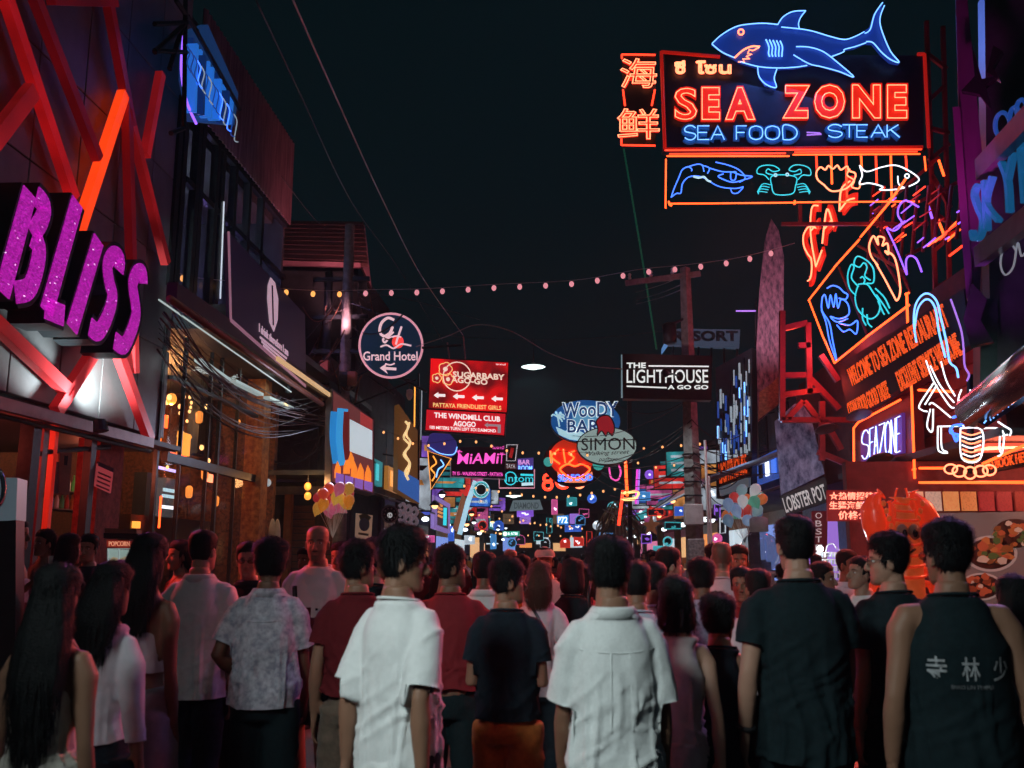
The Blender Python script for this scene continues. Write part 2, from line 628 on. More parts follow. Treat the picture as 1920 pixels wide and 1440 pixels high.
def hair_cap(rng, vol=.018, top=.012, strands=1500, slen=.04, sw=.0011, line=0.0, fringe=0.0, mess=.3, res=1.0):
    """Cropped hair: a skull cap that dips under the skin at the hairline, covered with loose locks."""
    nz, n = int(34 * res), int(44 * res)
    zs = np.concatenate([np.linspace(-.10, .10, nz), [.107, .113, .117, .119]])
    V = []
    for z in zs:
        f, b, w = head_ring(z)
        for k in range(n):
            t = 2 * math.pi * k / n
            c, s = math.cos(t), math.sin(t)
            V.append((w * math.copysign(abs(c) ** .97, c), (f + b) / 2 + (f - b) / 2 * math.copysign(abs(s) ** .97, s), z))
    V = np.array(V)
    m = V[:, 2] - (hairline(V[:, 1]) + line - fringe * (V[:, 1] > .03))
    k = np.clip(m / .035, 0, 1)
    k = k * k * (3 - 2 * k)
    C = np.array((0, -.008, .012))
    d = V - C
    L = np.linalg.norm(d, axis=1)
    d = d / L[:, None]
    th = vol * k + top * np.clip((V[:, 2] - .04) / .06, 0, 1) * k
    th = th * (1 + .28 * vnoise(V * 26, 3) + .12 * vnoise(V * 90, 7))
    th = np.where(m < 0, -.012, th + .001)
    W = V + d * th[:, None]
    F = []
    nr = len(zs)
    for i in range(nr - 1):
        for j in range(n):
            a, b = i * n + j, i * n + (j + 1) % n
            if max(m[a], m[b], m[a + n], m[b + n]) > -.012:
                F.append((a, b, b + n, a + n))
    F.append(tuple((nr - 1) * n + j for j in range(n)))
    Vs = [tuple(v) for v in W]
    ok = np.where(m > .004)[0]
    wh = np.array((.012, -.062, .105))
    for i in rng.choice(ok, strands):
        p = W[i] + rng.normal(0, .003, 3)
        nrm = d[i]
        g = (p - wh)
        g = g + np.array((0, 0, -.05)) * (1 if p[2] < .06 else .1) + rng.normal(0, mess * .05, 3)
        g = g - nrm * g.dot(nrm)
        g = g / (np.linalg.norm(g) + 1e-6)
        l = slen * rng.uniform(.5, 1.1)
        s = np.cross(g, nrm) * sw * rng.uniform(.6, 1.4)
        lift = rng.uniform(-.02, .32) * mess
        q1 = p + g * l * .5 + nrm * l * (.10 + lift * .6)
        q2 = p + g * l + nrm * l * (-.02 + lift)
        b = len(Vs)
        Vs += [tuple(p - s - nrm * .003), tuple(p + s - nrm * .003), tuple(q1 - s), tuple(q1 + s), tuple(q2)]
        F += [(b, b + 1, b + 3, b + 2), (b + 2, b + 3, b + 4)]
    return Vs, F

def hair_mane(rng, length=.45, width=.10, strands=900, bob=False, sway=0.0):
    """Long hair falling down the back (or cut in a bob round the jaw)."""
    rows = []
    N = 22
    if bob:
        prof = [(.118, .030, .034, -.022), (.105, .058, .062, -.024), (.075, .080, .082, -.026), (.04, .088, .086, -.026), (.0, .098, .092, -.026), (-.04, .103, .092, -.028), (-.08, .103, .088, -.034), (-.115, .094, .074, -.042), (-.135, .070, .050, -.048)]
        rows = prof[::-1]
    else:
        for i in range(N, -1, -1):
            t = i / N
            z = .118 - t * (length + .118)
            w = np.interp(t, [0, .03, .08, .2, .4, .6, .9, 1], [.03, .062, .082, .093, width, width, width * .62, width * .3])
            dpt = np.interp(t, [0, .03, .08, .2, .4, .6, 1], [.03, .058, .074, .072, .060, .046, .018])
            y = np.interp(t, [0, .08, .2, .42, .6, 1], [-.024, -.030, -.050, -.104, -.135, -.150])
            rows.append((z, w, dpt, y, sway * t))
    V, F = rings(rows, 40, .9)
    V = np.array(V)
    ang = np.arctan2(V[:, 1] + .05, V[:, 0])
    Q = np.stack([ang * 7, V[:, 2] * 3.5, ang * 0 + 5], 1)
    dn = .0065 * vnoise(Q, 4) + .004 * vnoise(Q * 2.7, 9)
    c = np.stack([np.zeros(len(V)), np.full(len(V), -.05), V[:, 2]], 1)
    d = V - c
    d /= (np.linalg.norm(d, axis=1) + 1e-6)[:, None]
    V = V + d * dn[:, None]
    Vs = [tuple(v) for v in V]
    zmin = V[:, 2].min()
    for i in rng.choice(len(V), strands):
        p = V[i] + d[i] * .002
        l = rng.uniform(.06, .16) if not bob else rng.uniform(.02, .05)
        if p[2] - l < zmin - (.01 if bob else .05): l = max(.015, p[2] - zmin + (.01 if bob else .05))
        s = np.cross(d[i], (0, 0, 1)) * rng.uniform(.0008, .0022)
        j1 = rng.normal(0, .006, 3)
        q1 = p + np.array((0, 0, -l * .5)) + j1 + d[i] * .004
        q2 = p + np.array((0, 0, -l)) + j1 * 1.6
        b = len(Vs)
        Vs += [tuple(p - s), tuple(p + s), tuple(q1 - s), tuple(q1 + s), tuple(q2)]
        F.append((b, b + 1, b + 3, b + 2))
        F.append((b + 2, b + 3, b + 4))
    return Vs, F

ARMS = {   # elbow and wrist offsets for one side (x outward, y forward, z up), metres at 1.72 m height
    'down': ((.055, -.02, -.285), (.005, .05, -.25)),
    'wide': ((.085, -.03, -.275), (.01, .06, -.245)),
    'back': ((.05, -.09, -.27), (.01, .01, -.255)),
    'fore': ((.05, .06, -.28), (-.01, .12, -.22)),
    'bent': ((.06, -.02, -.28), (-.06, .22, .04)),
    'phone': ((.05, .06, -.27), (-.10, .20, .10)),
    'hip': ((.14, -.06, -.25), (-.10, .14, -.12)),
    'up': ((.06, .12, -.22), (-.08, .14, .17)),
}
SKIN = {'tan': (.24, .125, .08), 'light': (.36, .205, .145), 'brown': (.16, .08, .05), 'deep': (.10, .05, .033)}
M_SKIN = None

def cloth(name, color, rough=.85, sheen=.15, var=.12, scale=40, bump=.25, bscale=260, **kw):
    return mat('cloth_' + name, color, spec=.12, rough=rough, sheen=sheen, var=var, scale=scale, bump=bump, bscale=bscale, **kw)

PEOPLE = []
def person(label, px, top, Y, face=0, head=0, tilt=0, hair='short', skin='tan', upper='tee', uc=None, lower='trousers', lc=None,
           arms=('down', 'down'), build=1.0, sw=.20, near=True, walk=.06, hemz=None, seed=0, woman=False, group=None, beard=False, hair_kw=None,
           lean=0.0, fold=1.0, sleeve=None, glasses=False, cap=None, child=False, haircol=None, look=0):
    """Queue one person. (px, top): photograph pixel of the crown; Y: distance along the street; face: heading in degrees (0 = walking away)."""
    p = at(px, top, Y)
    PEOPLE.append(dict(locals()))

def build_people():
    make_bases()
    hairmat = {}
    def hm(c):
        if c not in hairmat:
            hairmat[c] = mat('hair_%d' % len(hairmat), c, rough=.6, var=.4, scale=30, stretch=(6, 6, 1), bump=.4, bscale=160, spec=.16)
        return hairmat[c]
    skinm = mat('skin', attr='tone', spec=.3, rough=.5, bump=.08, bscale=350)
    eye_m = mat('eye_white', (.7, .68, .64), rough=.2, var=0)
    iris_m = mat('eye_iris', (.015, .01, .008), rough=.15, var=0)
    shoe_m = mat('shoe', (.05, .05, .055), rough=.5)
    metal_m = mat('glasses_frame', (.02, .02, .02), rough=.3, var=0)
    glass_m = mat('lens_glass', (.02, .02, .02), rough=.05, var=0, alpha=.35)
    for q in PEOPLE:
        rng = np.random.default_rng(q['seed'] + 17)
        p = q['p']
        thick = .024 if q['hair'] in ('short', 'bob', 'long', 'messy') else (.012 if q['hair'] == 'crop' else .0)
        H = p.z - thick * .8
        s = H / 1.697
        root = empty('person', (p.x, p.y, 0), q['label'], 'person', q['group'], rz=R(q['face']))
        q['root'] = root
        near = q['near']
        vox = (.0105 if near else .02) * max(.8, s)
        w = q['woman']
        sw, bd = q['sw'] * .82, q['build']
        hs = 1.0 / s if q['child'] else 1.0            # children keep a larger head
        hs = .925 * (1 + (hs - 1) * .6)
        # joints
        J = {}
        for sd, nm in ((-1, q['arms'][0]), (1, q['arms'][1])):
            a = ARMS[nm]
            S = Vector((sd * (sw - .022), -.008, 1.368))
            E = S + Vector((sd * a[0][0] * .62 * (1 + (bd - 1) * 2), a[0][1], a[0][2]))
            W = E + Vector((sd * a[1][0], a[1][1], a[1][2]))
            J[sd] = (S, E, W)
        wk = q['walk']
        legs = {-1: [(-.088, 0, .90), (-.092, wk + .03, .49), (-.095, wk * .6 - .03, .09)], 1: [(.088, 0, .90), (.092, -wk * .4 + .02, .49), (.095, -wk * 2.0 - .02, .10)]}
        tw = sw / .20
        # --- skin
        pc = [rings([(.84, .15 * tw, .10 * bd, 0), (.93, .158 * tw, .108 * bd, 0), (1.05, (.124 if w else .142) * tw * bd, .088 * bd, .008), (1.18, .142 * tw * bd, .098 * bd, .006), (1.28, .154 * tw, .102, 0),
                     (1.34, .150 * tw, .092, -.008), (1.395, .118 * tw, .072, -.014), (1.43, .080, .060, -.022), (1.46, .060, .056, -.025), (1.50, .054, .054, -.026)], 20, .9)]
        slv = q['upper'] in ('tee', 'polo', 'shirt', 'long')
        for sd in (-1, 1):
            S, E, W = J[sd]
            k = (.82 if w else 1.0) * (1 + (bd - 1) * .6)
            pts = [S + Vector((-sd * .075, 0, .012)), S + Vector((-sd * .012, 0, .002)), S.lerp(E, .18) + Vector((sd * .006, 0, 0)), S.lerp(E, .5), E, E.lerp(W, .3), W]
            pc.append(tube(pts, [.034 if slv else .040, (.042 if slv else .052) * k, (.045 if slv else .052) * k, .043 * k, .036 * k, .040 * k, .026 * k], 12))
            pc.append(tube(legs[sd], [.080, .052, .036], 12))
            a = Vector(legs[sd][2])
        V, F = cat_mesh(pc)
        def sk(co, no, fs, q=q, root=root, s=s, J=J, hs=hs):
            rng = np.random.default_rng(q['seed'] + 5)
            base = np.array(SKIN[q['skin']])
            cols = [np.repeat(base[None], len(co), 0) * (1 + .08 * vnoise(co * 9, 2)[:, None])]
            Vs = [co * s]
            Fs = list(fs)
            n = len(co)
            # head
            hc, hf = BASE['head']
            M = Matrix.Translation((0, .006 + q['lean'], 1.578 - .119 * (hs - 1))) @ Matrix.Rotation(R(q['head']), 4, 'Z') @ Matrix.Rotation(R(q['tilt']), 4, 'X') @ Matrix.Scale(hs, 4)
            if q['woman']: M = M @ Matrix.Diagonal((.94, .95, .98, 1))
            q['M'] = M
            A = np.array(M)
            h2 = hc @ A[:3, :3].T + A[:3, 3]
            # keep the neck root under the collar while the head turns
            Vs.append(h2 * s)
            Fs += [tuple(i + n for i in f) for f in hf]
            x, y, z = hc[:, 0], hc[:, 1], hc[:, 2]
            fr = y > .04
            hcx = np.repeat(base[None], len(hc), 0) * (1 + .06 * vnoise(hc * 60, 2)[:, None])
            def mixc(g, c):
                return hcx * (1 - g[:, None]) + np.array(c)[None] * g[:, None]
            lip = np.exp(-((x / .022) ** 4 + ((z + .068) / .012) ** 4)) * fr
            hcx = mixc(lip * .6, base * np.array((1.0, .55, .55)))
            for sd in (-1, 1):
                br = np.exp(-(((x - sd * .031) / .019) ** 4 + ((z - .024 + .25 * (np.abs(x) - .031) ** 2 / .03) / .0048) ** 4)) * fr
                if q['hair'] != 'none': hcx = mixc(br * .85, (.02, .014, .012))
            if q['beard']:
                g = np.clip((-.035 - z) / .02, 0, 1) * np.clip((y - .0) / .03, 0, 1) * np.clip((z + .125) / .01, 0, 1)
                g = np.maximum(g * .55, .9 * np.exp(-((x / .026) ** 4 + ((z + .053) / .007) ** 4)) * fr) * (1 - lip)
                hcx = mixc(g, (.03, .022, .02))
            if q['hair'] in ('shaved', 'bald'):
                g = np.clip((z - hairline(y)) / .02, 0, 1) * (.75 if q['hair'] == 'shaved' else .12)
                hcx = mixc(g, (.035, .026, .022))
            cols.append(hcx)
            n += len(hc)
            for sd in (-1, 1):
                S, E, W = J[sd]
                d = (W - E).normalized()
                zc = -d
                fw = Vector((0, 1, 0)) if abs(d.y) < .8 else Vector((0, 0, 1))
                yc = (fw - zc * fw.dot(zc)).normalized()
                xc = yc.cross(zc)
                hv, hf2 = BASE['hand']
                hv = hv.copy()
                if sd < 0:
                    hv[:, 0] *= -1
                    hf2 = [tuple(reversed(f)) for f in hf2]
                Mx = np.array([xc, yc, zc]).T * (.88 if q['woman'] else .98)
                Vs.append((hv @ Mx.T + np.array(W)) * s)
                Fs += [tuple(i + n for i in f) for f in hf2]
                cols.append(np.repeat(base[None], len(hv), 0))
                n += len(hv)
            o = mesh_obj('body', np.concatenate(Vs), Fs, skinm, root, True)
            at_ = o.data.attributes.new('tone', 'FLOAT_COLOR', 'POINT')
            c = np.concatenate(cols)
            c = np.concatenate([c, np.ones((len(c), 1))], 1)
            at_.data.foreach_set('color', c.astype(np.float32).ravel())
            # eyes
            Mw = Matrix.Scale(s, 4) @ M
            for sd in (-1, 1):
                V, F = ellipsoid((sd * .031, .0668, .003), (.0125, .0122, .0066), 10, 8)
                e = mesh_obj('eye', [Mw @ Vector(v) for v in V], F, eye_m, root, True)
                V, F = ellipsoid((sd * .031 + q['look'] * .004, .0768, .003), (.0058, .0030, .0056), 8, 6)
                mesh_obj('iris', [Mw @ Vector(v) for v in V], F, iris_m, e, True)
            # hair
            hk = dict(q['hair_kw'] or {})
            kind = q['hair']
            col = q['haircol'] or (.007, .009, .010)
            if kind in ('short', 'messy', 'crop', 'long', 'bob'):
                if kind == 'crop': d0 = dict(vol=.006, top=.004, strands=700 if q['near'] else 200, slen=.016, mess=.25)
                elif kind == 'messy': d0 = dict(vol=.014, top=.017, strands=3600 if q['near'] else 500, slen=.042, mess=.5)
                elif kind == 'short': d0 = dict(vol=.010, top=.013, strands=3400 if q['near'] else 350, slen=.030, mess=.28)
                else: d0 = dict(vol=.014, top=.010, strands=600 if q['near'] else 200, slen=.035, mess=.04, fringe=.0)
                mk = {k: hk.pop(k) for k in ('length', 'width', 'sway') if k in hk}
                d0.update(hk)
                V, F = hair_cap(rng, res=1.0 if q['near'] else .6, **d0)
                if kind in ('long', 'bob'):
                    V2, F2 = hair_mane(rng, bob=(kind == 'bob'), strands=1500 if q['near'] else 350, **mk)
                    # the mane hangs straight down even when the head is turned
                    V, F = cat_mesh([(V, F), (V2, F2)])
                mesh_obj('hair', [Mw @ Vector(v) for v in V], F, hm(col), root, True)
            if q['glasses']:
                parts = []
                for sd in (-1, 1):
                    pts = [(sd * .033 + .024 * math.cos(a), .098, .001 + .017 * math.sin(a)) for a in np.linspace(0, 2 * math.pi, 16, endpoint=False)]
                    parts.append(tube(pts, .0018, 5, closed=True))
                    parts.append(tube([(sd * .057, .097, .006), (sd * .076, .06, .010), (sd * .080, -.005, .008), (sd * .080, -.02, -.006)], .0018, 5))
                parts.append(tube([(-.009, .099, .004), (0, .101, .007), (.009, .099, .004)], .0018, 5))
                V, F = cat_mesh(parts)
                g = mesh_obj('glasses', [Mw @ Vector(v) for v in V], F, metal_m, root, True)
                for sd in (-1, 1):
                    V, F = ellipsoid((sd * .033, .0975, .001), (.023, .001, .016), 12, 6)
                    mesh_obj('lens', [Mw @ Vector(v) for v in V], F, glass_m, g, True)
            if q['cap']:
                rows = [(z, np.interp(z, HEAD[:, 0], HEAD[:, 3]) + .018, (head_ring(z)[0] - head_ring(z)[1]) / 2 + .018, (head_ring(z)[0] + head_ring(z)[1]) / 2) for z in (.045, .05, .075, .095, .110, .119)]
                rows.append((.136, .02, .02, -.01))
                V1 = rings(rows, 24)
                bv = []
                for a in np.linspace(-1.15, 1.15, 13):
                    bv.append((.088 * math.sin(a), -.006 + .105 * math.cos(a), .050))
                for a in np.linspace(-1.15, 1.15, 13):
                    bv.append((.082 * math.sin(a), .02 + .165 * math.cos(a), .036 + .010 * math.cos(a)))
                bf = [(i, i + 1, i + 14, i + 13) for i in range(12)]
                bv2 = [(x, y, z - .004) for x, y, z in bv]
                V, F = cat_mesh([V1, (bv, bf), (bv2, [tuple(reversed(f)) for f in bf])])
                mesh_obj('cap', [Mw @ Vector(v) for v in V], F, q['cap'], root, True)
        JOBS.append((V, F, vox * 1.15, 3, sk))
        # --- upper garment
        up = q['upper']
        kx = .87 if w else 1.0
        hz = q['hemz'] if q['hemz'] is not None else {'tee': .84, 'polo': .84, 'shirt': .82, 'tank': .84, 'top': .92, 'long': .98, 'dress': .50, 'tube': 1.10, 'none': .9}[up]
        sl = q['sleeve'] if q['sleeve'] is not None else {'tee': .62, 'polo': .66, 'shirt': .74, 'tank': 0, 'top': 0, 'long': 1.9, 'dress': 0, 'tube': 0}.get(up, .6)
        if up != 'none':
            a0 = .194 * tw * kx
            b0 = .136 * bd
            loose = {'tee': 1.0, 'shirt': 1.06, 'polo': 1.0, 'tank': .98, 'top': 1.0, 'long': .93, 'dress': .93, 'tube': .86}[up]
            zt = {'tank': 1.385, 'top': 1.40, 'dress': 1.28, 'tube': 1.27}.get(up, None)
            rr = []
            ext = .05
            if up == 'dress':
                rr += [(hz - ext, .25, .18, -.01), (.70, .225, .165, -.01), (.86, .200, .150, -.012), (.95, .185, .135, -.006)]
            else:
                rr += [(hz - ext, a0 * loose * (1.0 if hz > .95 else 1.04), b0 * loose * 1.03, .0)]
                if hz < .9: rr += [(.93, a0 * loose, b0 * loose, 0)]
            if hz < 1.03: rr += [(1.06, a0 * (.94 if not w else .84) * loose * bd ** .5, b0 * .95 * loose, .004)]
            rr += [(1.18, a0 * (.97 if not w else .90) * loose * bd ** .3, b0 * loose * .98, .002)]
            if up in ('dress', 'tube'):
                rr += [(1.25, a0 * .92 * loose, b0 * .95, 0), (zt, a0 * .90 * loose, b0 * .90, 0)]
            else:
                rr += [(1.27, a0 * .97, b0 * .98, -.002), (1.33, a0 * .93, b0 * .90, -.006), (1.38, a0 * .80, b0 * .76, -.010), (1.408, a0 * .66, b0 * .64, -.014), (1.430, .104, .082, -.019), (1.446, .084, .074, -.023)]
            pc = [rings(rr, 28, .88)]
            if up in ('tank', 'top'):
                pc = [rings([r_ if r_[0] < 1.28 else (r_[0], r_[1] * (.84 if r_[0] < 1.40 else 1), r_[2], r_[3]) for r_ in rr], 28, .88)]
            if sl > 0:
                for sd in (-1, 1):
                    S, E, W = J[sd]
                    pts = [S + Vector((-sd * .085, 0, .012)), S + Vector((-sd * .02, 0, -.002))]
                    fl = 1.0 if up != 'long' else .72
                    rad = [.048 * kx, .058 * kx * (.5 + .5 * fl)]
                    nseg = 6
                    for i in range(1, nseg + 1):
                        t = (sl + .22) * i / nseg if sl < 1 else sl * i / nseg
                        pt = S.lerp(E, t) if t <= 1 else E.lerp(W, t - 1)
                        pts.append(pt)
                        rad.append((.059 + .014 * t if t < 1 else .073 - .025 * (t - 1)) * kx * fl * (1 + (bd - 1) * .5) if up != 'long' else np.interp(t, [0, .5, 1, 1.9], [.060, .054, .047, .037]))
                    pc.append(tube(pts, rad, 16))
            V, F = cat_mesh(pc)
            def gar(co, no, fs, q=q, root=root, s=s, up=up, hz=hz, J=J, sl=sl):
                sd_ = q['seed']
                f = q['fold'] * (1 if up not in ('long', 'tube') else .45)
                z = co[:, 2]
                lowm = np.clip((1.36 - z) / .25, 0, 1)
                arm = (np.abs(co[:, 0]) > .205 * q['sw'] * .82 / .20)
                ang = np.arctan2(co[:, 1], co[:, 0])
                wob = vnoise(co * 3.5, sd_ + 8)
                A1 = vnoise(np.stack([ang * 3.4 + 1.3 * wob, z * 1.5 + ang * .7, z * 0 + sd_], 1), sd_)
                A2 = vnoise(np.stack([co[:, 0] * 5 + z * 4 + wob, co[:, 1] * 4, z * 9 - co[:, 0] * 8], 1), sd_ + 1)
                A3 = vnoise(np.stack([co[:, 0] * 3 + wob, co[:, 1] * 3, z * 17 + co[:, 0] * (9 if sd_ % 2 else -9) + 2.2 * wob], 1), sd_ + 2)
                r1 = np.clip(1 - np.abs(A1) * 3.8, 0, 1) ** 1.2
                r2 = np.clip(1 - np.abs(A2) * 4.4, 0, 1) ** 1.2
                r3 = np.clip(1 - np.abs(A3) * 3.2, 0, 1) ** 1.5
                waist = np.exp(-((z - 1.03) / .12) ** 2)
                d = f * lowm * (.016 * r1 * np.clip((1.34 - z) / .3, .1, 1) + .010 * r2 * (1 - waist * .5)) + f * .011 * r3 * waist
                d = d * (~arm) + f * arm * (.008 * r2 + .004 * wob) + f * .0022 * vnoise(co * 22, sd_ + 4) + f * .004 * np.clip(1 - np.abs(vnoise(np.stack([co[:, 0] * 11 + z * 9, co[:, 1] * 8, z * 20 - co[:, 0] * 14], 1), sd_ + 6)) * 5, 0, 1) * lowm
                co = co + no * d[:, None]
                cut = co[:, 2] < hz
                proj = [(cut, np.array((0, 0, hz)), np.array((0, 0, 1.0)))]
                if 0 < sl < 1:
                    for sd in (-1, 1):
                        S, E, W = (np.array(v) for v in J[sd])
                        ax = (E - S) / np.linalg.norm(E - S)
                        c0 = S + (E - S) * sl
                        rel = co - c0
                        al = rel @ ax
                        rad = np.linalg.norm(rel - al[:, None] * ax, axis=1)
                        cs = (al > 0) & (al < .13) & (rad < .12) & (co[:, 0] * sd > .197 * q['sw'] * .82 / .20 * (.87 if q['woman'] else 1))
                        proj.append((cs, c0, ax))
                        cut = cut | cs
                fs = [f for f in fs if not all(cut[i] for i in f)]
                for cs, c0, ax in proj:
                    al = (co - c0) @ ax
                    co = co - np.where(cs, al, 0)[:, None] * ax
                co[:, 2] += np.where(z < hz + .10, .012 * vnoise(np.stack([ang * 1.4, ang * 0, ang * 0 + sd_], 1), 5), 0)
                o = mesh_obj({'tee': 't_shirt', 'polo': 'polo_shirt', 'shirt': 'shirt', 'tank': 'tank_top', 'top': 'sleeveless_top', 'long': 'long_sleeved_top', 'dress': 'dress', 'tube': 'tube_top'}[up],
                             co * s, fs, q['uc'], root, True)
                q['garment'] = o
                if up in ('polo', 'shirt'):
                    rowsV = rings([(1.418, .108, .090, -.017), (1.455, .084, .077, -.024), (1.463, .078, .072, -.026), (1.457, .074, .068, -.026), (1.420, .080, .070, -.022)], 22)
                    mesh_obj('collar', [Vector(v) * s for v in rowsV[0]], rowsV[1], q['uc'], o, True)
                if up in ('tee', 'long', 'tank'):
                    V, F = tube([(.083 * math.cos(t), -.023 + .073 * math.sin(t), 1.446 - (.010 * math.sin(t))) for t in np.linspace(0, 2 * math.pi, 24, endpoint=False)], .0065, 6, True)
                    mesh_obj('neckband', [Vector(v) * s for v in V], F, q['uc'], o, True)
                if up == 'tee' or up == 'shirt':
                    pass
                if up == 'dress':
                    for sd in (-1, 1):
                        V, F = tube([(sd * .085, .095, 1.27), (sd * .078, .07, 1.38), (sd * .072, .0, 1.443), (sd * .07, -.075, 1.40), (sd * .075, -.112, 1.27)], .0042, 6)
                        mesh_obj('strap', [Vector(v) * s for v in V], F, q['uc'], o, True)
            JOBS.append((V, F, vox, 4, gar))
        # --- lower garment
        lo = q['lower']
        if lo != 'none' and up != 'dress':
            pk = tw * bd ** .4 * (1.0 if not w else .95)
            if lo == 'skirt':
                pc = [rings([(.52, .20, .15, 0), (.75, .190, .145, 0), (.88, .168, .120, -.002), (.98, .138, .096, 0), (1.02, .128, .09, .004)], 24)]
            else:
                pc = [rings([(.80, .145 * pk, .108, -.004), (.86, .166 * pk, .120, -.006), (.94, .160 * pk, .108, 0), (1.0, .146 * pk, .098, .002)], 24, .9)]
                for sd in (-1, 1):
                    a, b, c = (Vector(v) for v in legs[sd])
                    if lo == 'shorts':
                        pc.append(tube([a, a.lerp(b, .45), a.lerp(b, .92)], [.092, .096, .100], 16))
                    else:
                        pc.append(tube([a, a.lerp(b, .5), b, b.lerp(c, .5), c + Vector((0, 0, .01))], [.092, .088, .073, .066, .064], 16))
            V, F = cat_mesh(pc)
            def low(co, no, fs, q=q, root=root, s=s, lo=lo):
                d = .004 * vnoise(co * 14, q['seed'] + 9) + .005 * (1 - 2 * np.abs(vnoise(co * np.array((6, 6, 13.)), q['seed'] + 6)))
                mesh_obj({'skirt': 'skirt', 'shorts': 'shorts'}.get(lo, 'trousers'), (co + no * d[:, None]) * s, fs, q['lc'], root, True)
            JOBS.append((V, F, vox * 1.2, 3, low))
        for sd in (-1, 1):
            a = Vector(legs[sd][2])
            V, F = rings([(0, .040, .125, a.y + .055, a.x), (.022, .044, .130, a.y + .055, a.x), (.045, .042, .118, a.y + .048, a.x), (.075, .036, .075, a.y + .010, a.x), (.105, .036, .046, a.y - .012, a.x)], 14, .85)
            mesh_obj('shoe', [Vector(v) * s for v in V], F, shoe_m, root, True)
    remesh_all()
# ------------------------------------------------------------------ ground and street
ASPH = mat('asphalt', (.055, .055, .058), rough=.55, var=.5, scale=14, bump=.5, bscale=120)
PAVE = mat('paving', (.11, .105, .10), rough=.7, var=.4, scale=5, bump=.4, bscale=60)
V, F = box(-150, 150, -40, 160, -.5, -.02)
mesh_obj('ground', V, F, mat('soil', (.05, .048, .045), rough=.95), kind='structure')
V, F = box(-4.6, 4.4, -20, 140, -.3, 0)
mesh_obj('street', V, F, ASPH, kind='structure')
V, F = bevbox(-9.0, -4.6, -20, 140, -.3, .13, .02)
mesh_obj('pavement_left', V, F, PAVE, kind='structure')
V, F = bevbox(4.4, 10.0, -20, 140, -.3, .13, .02)
mesh_obj('pavement_right', V, F, PAVE, kind='structure')

# ------------------------------------------------------------------ club building with the lit bars and its letters
XL = -6.0
clad = mat('grey_metal_cladding', (.22, .23, .235), rough=.42, metal=.12, var=.25, scale=2, bump=.08, bscale=14)
clad_dk = mat('maroon_cladding', (.13, .085, .095), rough=.5, metal=.2, var=.25, scale=2, bump=.08, bscale=14)
club = empty('club_building', (XL, 7.0, 0), 'grey clad club building crossed by red lit bars beside the street', 'building')
part('wall', box(XL - 5, XL - .10, 2.0, 13.72, 3.3, 12.0), DARKWALL, club)
pm = None
for iy in range(6):
    for iz in range(6):
        y0, z0 = 7.6 + iy * 1.015, 3.42 + iz * 1.35
        if pm is None:
            pm = mesh_obj('panel', *bevbox(-.05, .05, 0, 1.0, 0, 1.335, .008), clad, club)
            o = pm
        else: o = link_copy(pm, club)
        o.location = (-.05, y0 - 7.0, z0)
        if iz > 1:
            o.data = o.data if iz <= 1 else o.data
bar_hot = mat('painted_glow_orange', (.6, .08, .04), emit=(1, .055, .006), strength=1.15)  # red light falling on the painted bars is put in as emission
bar_red = mat('painted_glow_red', (.5, .04, .04), emit=(1, .012, .016), strength=.42)
bar_dim = mat('painted_glow_dim', (.42, .05, .07), rough=.35, emit=(1, .012, .03), strength=.085)
bar_pk = mat('painted_glow_pink', (.62, .045, .05), rough=.3, emit=(1, .022, .028), strength=.24)
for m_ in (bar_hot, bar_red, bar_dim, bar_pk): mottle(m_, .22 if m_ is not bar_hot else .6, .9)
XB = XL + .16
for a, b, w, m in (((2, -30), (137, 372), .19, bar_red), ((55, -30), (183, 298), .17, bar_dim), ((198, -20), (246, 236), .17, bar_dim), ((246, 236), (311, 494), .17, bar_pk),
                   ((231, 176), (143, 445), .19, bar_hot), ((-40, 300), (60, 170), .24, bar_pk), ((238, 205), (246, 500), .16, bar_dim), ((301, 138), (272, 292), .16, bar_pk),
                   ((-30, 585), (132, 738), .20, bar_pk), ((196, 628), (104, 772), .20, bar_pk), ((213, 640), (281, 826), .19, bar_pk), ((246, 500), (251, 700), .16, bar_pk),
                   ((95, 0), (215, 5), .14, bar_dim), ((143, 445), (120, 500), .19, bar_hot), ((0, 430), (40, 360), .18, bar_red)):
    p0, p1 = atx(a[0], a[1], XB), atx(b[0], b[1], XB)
    part('painted_glow_bar', beam(p0, p1, w * .78, .11, Vector((1, 0, 0))), m, club)
fasc = mat('pale_fascia', (.42, .26, .26), rough=.4, metal=.2, var=.2)
part('fascia', beam(atx(-60, 742, XB + .1), atx(281, 831, XB + .1), .12, .13), fasc, club)
part('soffit', box(XL - 4.4, XB + .1, 2.0, 13.7, 3.22, 3.29), BLACK, club)
part('gutter_pipe', tube([atx(-60, 765, XB + .05), atx(281, 846, XB + .05)], .03, 8), STEEL, club)
pp0 = atx(188, 800, -5.45)
fl = part('spotlight', lathe([(.02, -.08), (.07, -.08), (.09, .06), (.085, .06)], 12, Vector((.25, 0, -1)), pp0), STEEL, club)
pp = pp0 + Vector((-.05, 0, .17))
light('spotlight_beam', 'SPOT', pp, (.9, 1, 1), 620, club, .06, atx(196, 690, XL), 60, 1)
light('spotlight_beam', 'SPOT', pp, (.85, .97, 1), 170, club, .06, atx(60, 660, XL), 70, 1)
bl = Sign('letter_sign', 'large slanted magenta glitter letters BLISS in black cans on the grey club front', 'sign', (-5.45, 10, 5), (1, 0, 0))
glit = mat('magenta_glitter', (.4, .02, .35), emit=(.62, .012, .50), strength=.85)
nt = glit.node_tree
vo = nt.nodes.new('ShaderNodeTexVoronoi'); vo.inputs['Scale'].default_value = 34
tcn = nt.nodes.new('ShaderNodeTexCoord'); crn = nt.nodes.new('ShaderNodeValToRGB')
